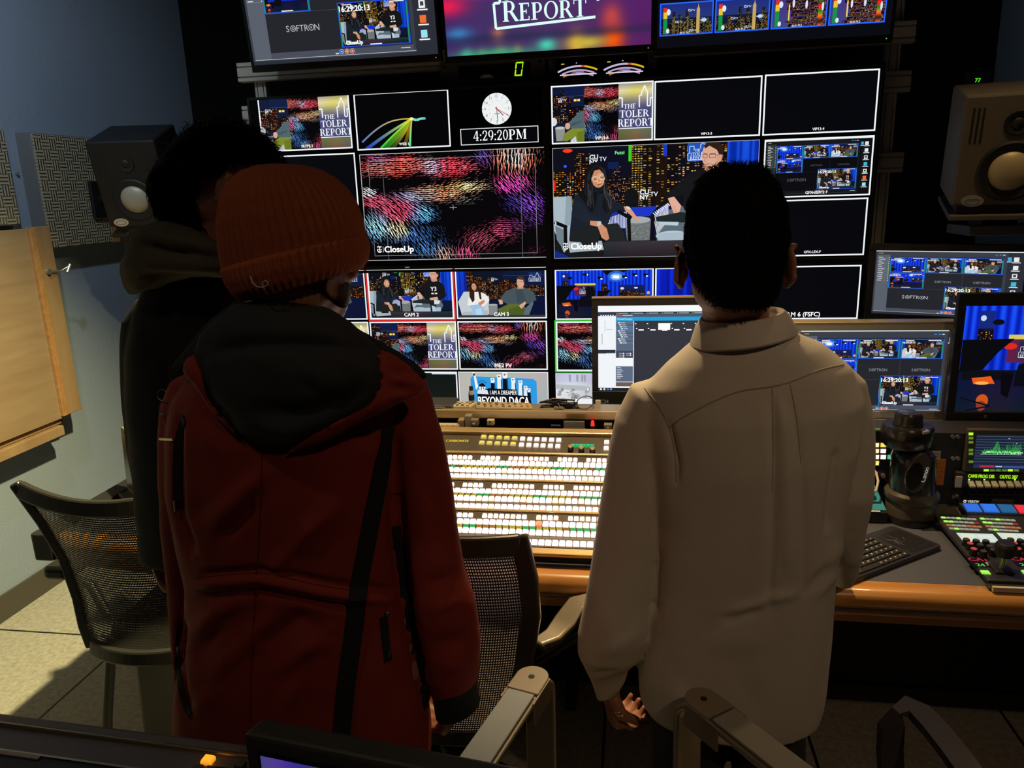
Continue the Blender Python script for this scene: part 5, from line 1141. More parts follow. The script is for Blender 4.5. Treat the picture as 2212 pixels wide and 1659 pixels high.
a = P2(1280, 917); t = thing('record_button', 'small glowing red button in the slot', 'button', (a.x, 2.165, a.z-.012)); MB().lathe([(.001, 0), (.008, 0), (.008, .006), (.001, .006)], 16).M; MB(Matrix.Translation((a.x, 2.17, a.z-.011))).lathe([(.001, 0), (.008, 0), (.008, .006), (.001, .006)], 16).build('base', lam_black, t, True); MB(Matrix.Translation((a.x, 2.17, a.z-.005))).lathe([(.001, 0), (.0055, 0), (.005, .012), (.003, .016), (.001, .0165)], 16).build('lens', glow('red lens', (1, .03, .02), 1.2), t, True)

# ------------------------------------------------------------------ things on the shelf
def on_shelf(px, py): return AZ(px, py, LZ)
a = on_shelf(958, 879); t = thing('router_box', 'flat black box with sloping top at the left end of the shelf', 'device', (a.x, 2.25, LZ))
MB().hexa([(a.x-.06, 2.215, LZ), (a.x+.035, 2.215, LZ), (a.x+.042, 2.28, LZ), (a.x-.06, 2.28, LZ)], [(a.x-.06, 2.22, LZ+.010), (a.x+.03, 2.22, LZ+.010), (a.x+.037, 2.277, LZ+.020), (a.x-.06, 2.277, LZ+.020)]).build('case', mat('charcoal plastic', (.03, .03, .032), .4), t, bevel=.003)
MB().bx(a.x-.058, a.x+.0, 2.212, 2.217, LZ+.001, LZ+.010).build('front_panel', mat('grey front', (.10, .1, .095), .5), t)
MB().bx(a.x-.05, a.x+.01, 2.2115, 2.2125, LZ+.004, LZ+.006).build('light_bar', glow('dim warm line', (.6, .5, .3), .25), t)
def slab(px0, px1, py, d, name, label, cat, m, hz=.014, Y0=2.225, skew=0.0, keys=None):
    a, b = on_shelf(px0, py), on_shelf(px1, py); t = thing(name, label, cat, ((a.x+b.x)/2, Y0+d/2, LZ))
    MB().hexa([(a.x, Y0, LZ), (b.x, Y0+skew*.1, LZ), (b.x+skew, Y0+d, LZ), (a.x+skew, Y0+d+.01, LZ)], [(a.x+.003, Y0+.003, LZ+hz*.6), (b.x-.003, Y0+.003+skew*.1, LZ+hz*.6), (b.x-.003+skew, Y0+d-.003, LZ+hz), (a.x+.003+skew, Y0+d+.007, LZ+hz)]).build('case', m, t, bevel=.002)
    if keys:
        for i in range(keys[0]):
            for j in range(keys[1]):
                f, g = (i+.7)/(keys[0]+.5), (j+.7)/(keys[1]+.5); x = a.x+(b.x-a.x)*f+skew*g; y = Y0+d*g; z = LZ+hz*(.6+.4*g)
                if keys[2] and f > .72 and g < .8: m2 = mat('orange key', (.55, .25, .05), .5)
                else: m2 = mat('dark key', (.13, .115, .085), .5) if (i+j) % 3 else mat('pale key', (.55, .48, .33), .4)
                MB().bx(x-.004, x+.004, y-.003, y+.003, z-.001, z+.002).build('key', m2, t)
    return t
slab(960, 1012, 887, .038, 'desk_calculator', 'beige calculator lying beside the black box on the shelf', 'calculator', beige, .011, 2.222, .02, (4, 3, False))
slab(1022, 1150, 890, .044, 'remote_control', 'long beige remote control lying before the poster tile', 'remote control', mat('worn beige', (.30, .25, .15), .5), .011, 2.212, -.012, (9, 3, True))
a = on_shelf(1013, 884); t = thing('water_bottle', 'slim clear bottle with dark cap standing beside the remote control', 'bottle', (a.x-.003, 2.268, LZ)); Mb = Matrix.Translation((a.x-.003, 2.268, LZ))
MB(Mb).lathe([(.001, 0), (.008, 0), (.009, .01), (.009, .038), (.006, .045), (.001, .045)], 18).build('body', mat('bottle grey', (.35, .37, .38), .15), t, True); MB(Mb).lathe([(.001, .044), (.006, .044), (.006, .058), (.001, .058)], 18).build('cap', lam_black, t, True); MB(Mb).lathe([(.0092, .014), (.0093, .014), (.0093, .032), (.0092, .032)], 18).build('label_band', lam_black, t, True)
# black headset cable heap and loop
rd = random.Random(5); a = on_shelf(1205, 889)
mb = MB()
for k in range(4):
    pts = [(a.x+rd.uniform(-.04, .055)+.02*math.sin(i*1.4+k), 2.225+rd.uniform(0, .04), LZ+.004+.005*k+.004*math.sin(i*2.1)) for i in range(9)]; mb.tube(pts, .0032, 6)
single(mb, 'cable_heap', mat('rubber black', (.012, .012, .012), .45), 'small heap of black cable on the shelf right of the remote control', 'cable', smooth=True)
for k, (px, pz) in enumerate(((1196, .006), (1207, .008))):
    q = on_shelf(px, 889); t = thing('cable_plug', ['silver plug at the left of the black cable heap', 'silver plug at the right of the black cable heap'][k], 'plug', (q.x, 2.226, LZ), 0, 'plugs of the cable heap')
    MB().tube([(q.x, 2.222, LZ+.005), (q.x+.012, 2.216, LZ+.005)], .0045, 10).build('sleeve', mat('silver plug', (.55, .52, .45), .3, .8), t, True); MB().tube([(q.x+.012, 2.216, LZ+.005), (q.x+.017, 2.214, LZ+.005)], .002, 8).build('tip', mat('brass', (.6, .5, .3), .25, .9), t, True)
a = A(1264, 881, 2.245); c = Vector((a.x, 2.245, LZ+.0155)); mb = MB().tube([c+Vector((.026*math.cos(i*2*PI/30), .03*math.sin(i*2*PI/30), .0125*math.sin(i*2*PI/30+.2))) for i in range(30)], .0016, 6, True); mb.tube([c+Vector((-.026, 0, -.004)), c+Vector((-.04, .0, -.0135)), c+Vector((-.05, -.01, -.0138))], .0016, 6)
single(mb, 'headset_loop', mat('rubber black', (.012, .012, .012), .45), 'thin black wire loop standing up in front of the grey crowd tile', 'cable', smooth=True)

# ------------------------------------------------------------------ monitors on the desk
def desk_monitor(x0, x1, z0, z1, Y, label, bezel, pic, src, bw=.02, bot=.03, thick=.045, stand_z=None, yaw=0.0, top=None, extra=None):
    w, h = x1-x0, z1-z0
    t = thing('desk_monitor', label, 'monitor', ((x0+x1)/2, Y, stand_z if stand_z is not None else z0), 0, 'monitors standing on the console desk')
    M = frame((x0, Y, z0), (math.cos(yaw), math.sin(yaw), 0), (0, 0, 1))
    m = MB(M); tp = bw if top is None else top
    for r in ((0, w, 0, bot), (0, w, h-tp, h), (0, bw, bot, h-tp), (w-bw, w, bot, h-tp)): m.bx(*r, -.02, 0)
    m.build('bezel', bezel, t, bevel=.002)
    MB(M).bx(bw-.004, w-bw+.004, bot-.004, h-tp+.004, -.018, -.006).build('screen_panel', glass_black, t); MB(M).bx(.01, w-.01, .01, h-.01, -thick, -.019).build('back_shell', bezel, t, bevel=.006)
    p = Pic(); p.src(src, (bw, bot, w-bw, h-tp)); pic(p); p.build('screen_picture', M @ Matrix.Translation((0, 0, -.0058)), t)
    if stand_z is not None:
        c = M @ Vector((w/2, 0, -thick-.012)); MB().cyl((c.x, c.y, stand_z+.01), (c.x, c.y, z0+h*.4), .016).build('stand_post', bez, t, True); MB().rrect(c.x-.09, c.x+.09, c.y-.07, c.y+.07, stand_z+.001, stand_z+.012, .02).build('stand_foot', bez, t, bevel=.003)
    if extra: extra(t, M, w, h)
    return t
a, b = A(1278, 645, 2.42), A(1287, 884, 2.42)
def dell(t, M, w, h):
    p = Pic(); p.src((0, 0, 100, 40), (.012, .010, .072, .034)); p.txt('BC24', 40, 22, 20, '5a564c', .02, wmax=56); p.rect(10, 30, 70, 34, '4a463c'); p.build('name_sticker', M @ Matrix.Translation((0, 0, .0005)), t)
    MB(M).bx(0, w, h-.0005, h+.003, -.03, .001).build('top_strip_glint', gold, t); MB(M).bx(-.003, .018, -.0, -.0, -.02, 0).M  # gold strip along the top is a warm highlight made as a part
desk_monitor(a.x, a.x+.545, b.z, a.z, 2.42, 'black desk monitor with a white media window, left of the man in the white shirt', mat('black plastic', (.014, .014, .015), .4), pc_app, BS, .02, .062, .05, DZ, 0.0, .024, dell)
q = A(1292, 880, 2.27); single(MB().bx(q.x-.008, q.x+.008, 2.262, 2.267, LZ, LZ+.018), 'paper_tag', mat('paper tag', (.75, .72, .6), .7), 'tiny pale paper tag standing before the left corner of the black monitor', 'tag')
a, b = A(2072, 697, 2.305), A(2050, 915, 2.305)
silver = mat('silver bezel', (.42, .40, .36), .38, .3)
def top_glint(t, M, w, h): MB(M).bx(0, w, h-.001, h+.004, -.05, .001).build('top_edge_glint', mat('painted top glint', (.75, .58, .30), .3, .7), t, bevel=.002)  # gold edge is the downlight's highlight put into the colour
desk_monitor(b.x-.455, (a.x+b.x)/2, LEDGE_R+.001, a.z, 2.305, 'silver framed monitor with recorder window behind the black dome camera', silver, softron, (0, 0, 1425, 875), .024, .022, .04, None, 0.0, .022, top_glint)
a, b, c = A(1883, 528, 2.78), A(1866, 690, 2.78), A(2195, 546, 2.62)
yw = math.atan2(c.y-a.y, c.x-a.x)
desk_monitor(a.x, a.x+.475, b.z-.008, a.z+.002, 2.80, 'black monitor turned inwards, rearmost of the group at right', mat('black plastic', (.014, .014, .015), .4), softron, BS, .022, .028, .05, DZ, yw, .024)
a, b = A(2066, 634, 2.228), A(2048, 914, 2.228)
def mark(t, M, w, h): p = Pic(); p.src((-1, -1, 1, 1), (.10, .03, .106, .036)); p.box(-1, -1, 1, 1, .3, '3a3834'); p.build('power_mark', M @ Matrix.Translation((0, 0, .0004)), t); MB(M).bx(.075, .19, .0, .0035, .0, .002).build('chrome_line', mat('zinc', (.45, .45, .42), .35, .8), t)
desk_monitor((a.x+b.x)/2, (a.x+b.x)/2+.65, LEDGE_R+.001, a.z, 2.228, 'black monitor with a blue curtained studio, cut off by the right edge', mat('black plastic', (.014, .014, .015), .4), studio_wide, SW, .022, .045, .035, None, 0.0, .035, mark)

# ------------------------------------------------------------------ equipment faces under the right shelf
RY = RY0; rackm = mat('rack face', (.03, .029, .027), .5)
def rx(px, py): return A(px, py, RY)
a, b = rx(2076, 922), rx(2076, 1092); RX = a.x
t = thing('equipment_rack', 'long black rack box standing on the right half of the desk', 'rack', (1.2, RY+.02, DZ))
MB().bx(SPLITX+.022, DX1-.03, RY+.02, RY+.035, DZ+.001, .955).build('panel', rackm, t); MB().bx(SPLITX+.022, DX1-.03, RY+.035, LY+.010, .945, .955).build('top_plate', rackm, t)
for px in (2075, 2064): 
    for py in (948, 995, 1078): q = rx(px, py); MB().cyl((q.x, RY+.014, q.z), (q.x, RY+.021, q.z), .005).build('screw', mat('zinc', (.45, .45, .42), .35, .8), t)
# waveform monitor
a, b = rx(2086, 1018), rx(2212, 928); zt_, zb_ = b.z-.002, rx(2120, 1020).z; x0 = rx(2088, 970).x
t = thing('waveform_monitor', 'small rack monitor with a green waveform trace', 'monitor', (x0+.13, RY, zb_)); M = frame((x0, RY, zb_), (1, 0, 0), (0, 0, 1)); h = zt_-zb_; w = .30
MB(M).bx(0, w, 0, h, -.018, 0).build('case', mat('olive grey case', (.085, .078, .055), .45), t, bevel=.003)
sx0 = rx(2106, 970).x-x0; sz0, sz1 = rx(2150, 1012).z-zb_, rx(2150, 939).z-zb_
p = Pic(); p.src((0, 0, 400, 300), (sx0, sz0, sx0+.130, sz1)); waveform(p); p.build('screen_picture', M @ Matrix.Translation((0, 0, .001)), t)
gk = (.5, 1.0, .05)
for i, py in enumerate((937, 946, 955, 972, 980, 997)):
    q = rx(2097, py); key_obj('side_key', [(q.x-x0, q.z-zb_, .011, .007, .003, gk if i == 0 else (.12, .22, .03))], M, t)
for i, px in enumerate((2130, 2143, 2156, 2169, 2182, 2195)):
    q = rx(px, 1015.5); key_obj('lower_key', [(q.x-x0, q.z-zb_, .012, .006, .003, gk if i in (0, 4) else (.1, .2, .03))], M, t)
# row of mixer fader knobs with yellow legend
q0, q1 = rx(2086, 1052), rx(2212, 1022); z0, z1 = rx(2120, 1053).z, rx(2120, 1022).z; x0 = rx(2066, 1035).x
t = thing('fader_strip', 'rack strip with yellow lit letters above a row of small pale levers', 'control strip', (x0+.15, RY, z0)); M = frame((x0, RY, z0), (1, 0, 0), (0, 0, 1))
MB(M).bx(0, .34, 0, z1-z0, -.018, 0).build('panel', rackm, t, bevel=.002)
p = Pic(); qx = rx(2088, 1029); p.src((0, 0, 1000, 60), (qx.x-x0, qx.z-z0-.005, qx.x-x0+.24, qx.z-z0+.007)); p.txt('CAM3 PROG DIR', 150, 50, 46, 'a8f010', .03, wmax=270); p.txt('OUTG 287', 430, 50, 46, 'a8f010', .03, wmax=180); p.txt('GFX LD AUX', 720, 50, 46, 'a8f010', .03, wmax=240); p.build('lit_legend', M @ Matrix.Translation((0, 0, .001)), t)
lev = mat('pale lever', (.48, .44, .34), .45)
for i in range(8):
    q = rx(2096+i*16.5, 1041); x, y = q.x-x0, q.z-z0; m = MB(M); m.hexa([(x-.007, y-.003, 0), (x+.007, y-.003, 0), (x+.007, y+.004, 0), (x-.007, y+.004, 0)], [(x-.008, y-.010, .020), (x+.006, y-.010, .020), (x+.006, y-.004, .022), (x-.008, y-.004, .022)]); m.build('lever', lev, t, bevel=.001)
    if i in (0, 2, 6): key_obj('small_lamp', [(x-.004, y+.007, .004, .004, .002, (.5, 1.2, .3))], M, t)
MB(M).bx(-.002, .014, -.001, .03, 0, .002).build('paper_label', mat('paper tag', (.75, .72, .6), .7), t)
# UPS bar with maker label
a = rx(2118, 1087); t = thing('power_strip_unit', 'black strip under the levers with a white maker word and pale label', 'power unit', (a.x+.05, RY+.01, a.z-.01)); zc = rx(2118, 1085).z
MB().bx(a.x-.05, a.x+.30, RY+.004, RY+.0195, max(zc-.02, DZ+.001), zc+.012).build('panel', lam_black, t, bevel=.002)
p = Pic(); q = rx(2102, 1084.5); M = frame((q.x, RY+.0035, q.z), (1, 0, 0), (0, 0, 1)); p.src((-50, -10, 50, 10), (-.05, -.01, .05, .01)); p.txt('VERTIV', 2, 3.2, 6.2, 'd0d0d0', .03); p.ell(-19, 0, 4.2, 4.2, 'd8d8d8'); p.poly([(-22, -2), (-19, 0), (-16, -2), (-16, 0), (-19, 3), (-22, 0)], '101010')
p.rect(-24, 6, 22, 12, 'c8b890', True); p.txt('PCR SOFTRON UPS', -1, 10.6, 3.6, '5a5040', .01, wmax=40); p.build('labels', M, t)
q = rx(2165, 1086); MB().bx(q.x-.028, q.x+.028, RY-.004, RY+.003, max(q.z-.014, DZ+.001), q.z+.010).build('brown_grip', mat('brown rubber', (.11, .085, .065), .5), t, bevel=.003)
# intercom panel behind the dome camera: lit square keys, blue rack unit
a, b = rx(1884, 1005), rx(1925, 952); t = thing('intercom_panel', 'black panel with lit yellow, white and green square keys', 'intercom panel', (b.x, RY+.01, a.z)); M = frame((a.x-.03, RY+.004, a.z-.004), (1, 0, 0), (0, 0, 1))
MB(M).bx(0, .17, 0, b.z-a.z+.03, -.015, 0).build('panel', lam_black, t, bevel=.002)
cols = {(0, 0): (1.1, .95, .6), (0, 1): (1.0, .8, .1), (0, 2): (.05, .6, .35), (1, 0): (1.1, .9, .5), (1, 1): (1.2, 1.15, 1.0), (2, 0): (1.2, 1.1, .95), (2, 1): (1.2, 1.1, 1.0), (2, 2): (.05, .6, .35), (3, 0): (1.0, .9, .2)}
for (r, c), col in cols.items():
    q = M.inverted() @ rx(1893.5+c*15, 962+r*13); key_obj('square_key', [(q.x, q.y, .0135, .0118, .004, col)], M, t)
p = Pic(); q = M.inverted() @ rx(1898, 928); p.src((-10, -10, 10, 10), (q.x-.02, q.y-.02, q.x+.02, q.y+.02)); p.lay()
for i in range(9): p.rect(-9+i*1.3, -.8, -8.2+i*1.3, 0, 'a8f010', False)
p.poly([(5, 4), (7, 1), (8.5, 5), (6.5, 7)], '90f020'); p.build('level_lamps', M @ Matrix.Translation((0, 0, .001)), t)
a, b = rx(1893, 1078), rx(2042, 1010); t = thing('patch_unit', 'blue rack unit with red needle behind the dome camera', 'rack unit', ((a.x+b.x)/2, RY, a.z)); a.z = max(a.z, DZ+.002); M = frame((a.x, RY+.002, a.z), (1, 0, 0), (0, 0, 1)); w, h = b.x-a.x, b.z-a.z
MB(M).bx(0, w, 0, h, -.015, 0).build('panel', mat('navy panel', (.015, .025, .11), .4), t, bevel=.002)
for px, py in ((1907, 1027), (1989, 1046), (2004, 1061)): q = M.inverted() @ rx(px, py); MB(M).cyl((q.x, q.y, 0), (q.x, q.y, .007), .006).build('thumb_screw', mat('zinc', (.45, .45, .42), .35, .8), t, True)
for dx, c in ((0, 0), (1, 1)): q = M.inverted() @ rx(1906, 1026); MB(M).bar([(q.x-.012, q.y+.012, .002), (q.x+.015, q.y-.02, .002)], .004, .001, (0, 0, 1)).build('red_needle', mat('red paint', (.35, .03, .02), .5), t); break
q = M.inverted() @ rx(2000, 1061); MB(M).bar([(q.x-.025, q.y, .002), (q.x+.03, q.y-.002, .002)], .002, .001, (0, 0, 1)).build('white_line', mat('paper tag', (.75, .72, .6), .7), t)
# sticky notes
def note(px0, py0, px1, py1, label, col, lines, Y=RY-.004, name='sticky_note'):
    a, b = A(px0, py1, Y), A(px1, py0, Y); t = thing(name, label, 'note', ((a.x+b.x)/2, Y, a.z)); M = frame((a.x, Y, a.z), (1, 0, 0), (0, 0, 1)); w, h = b.x-a.x, b.z-a.z
    MB(M).bx(0, w, 0, h, -.0008, 0).build('paper', mat(label[:12]+' paper', col, .7), t)
    m = MB(M); rd = random.Random(len(label))
    for i in range(lines):
        y = h*(1-(i+.8)/(lines+.6)); x = w*.12
        while x < w*.85: L = rd.uniform(.003, .009); m.bx(x, min(x+L, w*.9), y, y+.0014, 0, .0004); x += L+.004
    m.build('handwriting', mat('pencil', (.18, .10, .05), .8), t)
note(1989, 992, 2044, 1047, 'bright orange sticky note on the rack beside the dome camera', (.75, .21, .03), 5)
note(1998, 975, 2033, 991, 'white paper label just above the orange sticky note', (.50, .46, .36), 2, RY-.002, 'paper_label')

# ------------------------------------------------------------------ things on the right of the desk top
dome_blk = mat('glossy black plastic', (.012, .011, .011), .28, coat=.3); base_br = mat('brown grey camera shell', (.075, .062, .05), .35)
c = AZ(1969, 1124, DZ); c.y = RY0-.085; c.x -= .003; t = thing('dome_camera', 'black motorised dome camera on a round base behind the keyboard', 'camera', (c.x, c.y, DZ)); M = Matrix.Translation(c)
k = .10; hgt = A(1960, 890, c.y).z-DZ
MB(M).lathe([(.001, .0005), (.064, .0005), (.066, .008), (.063, .020), (.001, .020)], 40).build('base_foot', dome_blk, t, True)
MB(M).lathe([(.062, .0195), (.061, .034), (.060, .050), (.056, .060), (.001, .060)], 40).build('base', base_br, t, True)
MB(M).lathe([(.062, .058), (.065, .064), (.065, .078), (.058, .086), (.001, .086)], 40).build('turn_ring', base_br, t, True)
rings = []
for i in range(13):
    f = i/12; z = .086+f*(hgt*.68-.086); wx = .055*(1-.06*f)*(1 if f < .75 else math.sqrt(max(.05, 1-((f-.75)/.29)**2))); wy = wx*1.05
    rings.append([c+Vector((wx*math.copysign(abs(math.cos(a))**.8, math.cos(a))-.006*f, wy*math.sin(a)+.0, z)) for a in [2*PI*j/32 for j in range(32)]])
MB().loft(rings).build('head', dome_blk, t, True)
# side arm panel with maker word
Ms = frame(c+Vector((-.010, -.0565, .150)), (1, .05, 0), (0, .12, 1)); m = MB(Ms); m.prism([(.027*math.cos(a)+.010*math.sin(a), .052*math.sin(a)) for a in [2*PI*j/30 for j in range(30)]], -.012, .003); m.build('side_plate', base_br, t, bevel=.003)
m = MB(Ms @ Matrix.Translation((-.010, -.008, .004))); m.prism([(.020*math.cos(a)+.006*math.sin(a), .035*math.sin(a)) for a in [2*PI*j/30 for j in range(30)]], -.006, 0.001); m.build('lens_window', dome_blk, t)
p = Pic(); p.src((-10, -10, 10, 10), (-.02, -.02, .02, .02)); p.txt('Canon', 0, 2.4, 5.2, '8a8880', .02); p.build('maker_mark', Ms @ Matrix.Translation((.015, -.004, .0036)) @ Matrix.Rotation(math.radians(75), 4, 'Z'), t)
ct = A(1960, 926, c.y); Mc = Matrix.Translation((ct.x, c.y+.0, 0)); zt = A(1960, 890, c.y).z; zm = ct.z
MB(Mc).lathe([(.001, zm-.046), (.050, zm-.046), (.060, zm-.035), (.062, zm+.004), (.057, zm+.012), (.001, zm+.012)], 40).build('lens_collar', dome_blk, t, True)
MB(Mc).lathe([(.001, zm+.010), (.034, zm+.010), (.036, zm+.014), (.033, zm+.022), (.033, zt-.008), (.028, zt), (.001, zt+.001)], 36).build('lens_cap', dome_blk, t, True)
MB(Mc).tube([(.03, -.03, zm+.006), (.03, -.055, zm+.010), (.016, -.06, zm+.008)], .0045, 8).build('cap_clip', mat('silver badge', (.62, .62, .58), .3, .6), t, True)
mb = MB().tube([A(1955, 942, c.y-.02), A(1972, 938, c.y-.04), A(1995, 950, c.y-.05), A(2007, 980, c.y-.05), A(2010, 1020, c.y-.03), A(2009, 1060, c.y+.0), A(2006, 1078, c.y+.05)], .0028, 8); mb.build('cable', mat('rubber black', (.012, .012, .012), .45), t, True)
# teal controller
tz = DZ; a, b, c2 = AZ(1926, 1110, DZ+.02), AZ(1880, 1112, DZ+.02), AZ(1899, 1034, DZ+.09)
t = thing('joystick_controller', 'teal faced black controller beside the dome camera', 'controller', (a.x-.05, a.y, DZ))
F_ = AZ(1919, 1108, DZ+.03); B_ = AZ(1882, 1030, DZ+.085); B_.y = min(B_.y, RY-.02); lx = F_.x-.17; y0 = F_.y; y1_ = B_.y; Lr = math.hypot(y1_-y0, .055)
MB().hexa([(lx, y0, DZ+.0005), (F_.x, y0, DZ+.0005), (B_.x, y1_, DZ+.0005), (lx, y1_, DZ+.0005)], [(lx, y0, DZ+.03), (F_.x, y0, DZ+.03), (B_.x, y1_, DZ+.085), (lx, y1_, DZ+.085)]).build('case', lam_black, t, bevel=.002)
Mt = frame((lx, y0, DZ+.0305), (1, 0, 0), (0, y1_-y0, .055)); wf, wb = F_.x-lx, B_.x-lx
MB(Mt).prism([(.003, .006), (wf-.004, .006), (wb-.004, Lr-.004), (.003, Lr-.004)], 0, .0025).build('teal_face', mat('teal paint', (.03, .30, .42), .4), t)
for x, y in ((wf-.035, .055), (wf-.075, .06), (wf-.07, .12)): MB(Mt @ Matrix.Translation((x, y, .0025))).lathe([(.001, 0), (.011, 0), (.010, .015), (.001, .015)], 24).build('knob', lam_black, t, True)
MB(Mt).bx(wf-.06, wf-.02, .0, .004, .001, .003).build('label_strip', mat('paper tag', (.75, .72, .6), .7), t)
# white cable beside it
single(MB().tube([A(1885, 1012, 2.05), A(1893, 1022, 2.03), A(1897, 1040, 2.0), A(1893, 1060, 1.98), (A(1888, 1062, 1.98)-Vector((.03, 0, .01)))], .0035, 8), 'loose_cable', mat('beige cable', (.5, .45, .36), .4), 'pale loose cable curving beside the teal controller', 'cable', smooth=True)
# wireless keyboard with touchpad
K0, K1, K2 = AZ(2037, 1180, DZ+.01), AZ(1962, 1138, DZ+.01), AZ(1850, 1252, DZ+.01)
ex = (K0-K2); ex.z = 0; L = .36; ex.normalize(); ey = Vector((-ex.y, ex.x, 0)); D_ = abs((K1-K0).dot(ey))+.0
t = thing('wireless_keyboard', 'black keyboard with touchpad lying at an angle on the desk', 'keyboard', (K0-ex*L/2).to_tuple()[:2]+(DZ,)); D_ = .135
M = frame(Vector((K0.x, K0.y, DZ))-ex*L, ex, ey)
MB(M).rrect(0, L, 0, D_, 0.001, .013, .014, 5).build('case', mat('navy black plastic', (.022, .021, .03), .38), t, bevel=.003)
kc = mat('keycap', (.02, .019, .019), .42); kl = mat('key print', (.6, .57, .48), .6); kw, kh = .0168, .0168; rd = random.Random(2)
for r in range(6):
    n = 14; x = .008+.004*(r % 3); y = .008+r*.0190
    for i in range(n):
        if x > L-.115+.012*(r % 2): break
        ww = kw*(4.4 if (r == 0 and i == 4) else 1.0); hh = kh*(.62 if r == 5 else 1)
        k = MB(M).bx(x, x+ww-.0018, y, y+hh-.0018, .0128, .0165).build('key', kc, t, bevel=.0012)
        MB(M).bx(x+.005, x+.0085, y+hh*.4, y+hh*.62, .0164, .0168).build('key_print', kl if rd.random() > .05 else mat('teal print', (.1, .6, .6), .5), k); x += ww
MB(M).rrect(L-.095, L-.012, .030, .112, .0128, .0138, .008).build('touchpad', mat('touchpad', (.018, .018, .022), .25), t)
MB(M).bx(L-.095, L-.012, .012, .026, .0128, .0136).build('touch_buttons', mat('touchpad', (.018, .018, .022), .25), t)
MB(M).bx(.10, L-.15, D_-.016, D_-.003, .0128, .0142).build('label_tape', mat('cream tape', (.62, .55, .40), .6), t)
m = MB(M); rd = random.Random(9)
for i in range(7): x, y = L-.09+rd.random()*.05, .04+rd.random()*.05; m.bar([(x, y, .0141), (x+rd.uniform(-.03, .03), y+rd.uniform(.01, .03), .0141)], .0006, .0004, (0, 0, 1))
m.build('scratches', mat('scratch', (.2, .2, .21), .4), t)
# camera control panel at the right edge
a, b, c3 = AZ(2030, 1124, DZ+.012), AZ(2130, 1256, DZ+.012), AZ(2212, 1265, DZ+.012)
t = thing('camera_control_panel', 'sloping camera shading panel with lit knobs at the right edge', 'control panel', (a.x+.2, (a.y+b.y)/2, DZ))
x0 = min(a.x, b.x)+.003; M = frame((x0, b.y, DZ+.003), (1, 0, 0), (0, 1, .05)); D_ = a.y-b.y
MB(M).bx(0, .62, 0, D_, .0015, .013).build('body', mat('panel charcoal', (.028, .026, .03), .42), t, bevel=.003)
MB(M).bx(-.004, .62, -.02, -.001, 0, .006).build('front_rail', mat('panel charcoal', (.028, .026, .03), .42), t, bevel=.002)
MB(M).bx(.0, .45, -.028, -.021, .001, .012).build('warning_tape', mat('cream tape', (.62, .55, .40), .6), t)
p = Pic(); p.src((0, 0, 450, 10), (0, .0005, .45, .0115)); p.txt('YOU ARE NOT A VIDEO OPERATOR', 130, 8, 6.5, '5a5040', .01); p.build('tape_words', frame(M @ Vector((0, -.0282, 0)), (1, 0, 0), (0, 0, 1)), t)
def cc(px, py): q = M.inverted() @ AZ(px, py, DZ+.016); return q.x, q.y
MZ = M @ Matrix.Translation((0, 0, .013))
lit = {'g': (.45, 1.1, .15), 'o': (.45, .16, .06), 'w': (.34, .34, .24), 'r': (.3, .03, .03)}
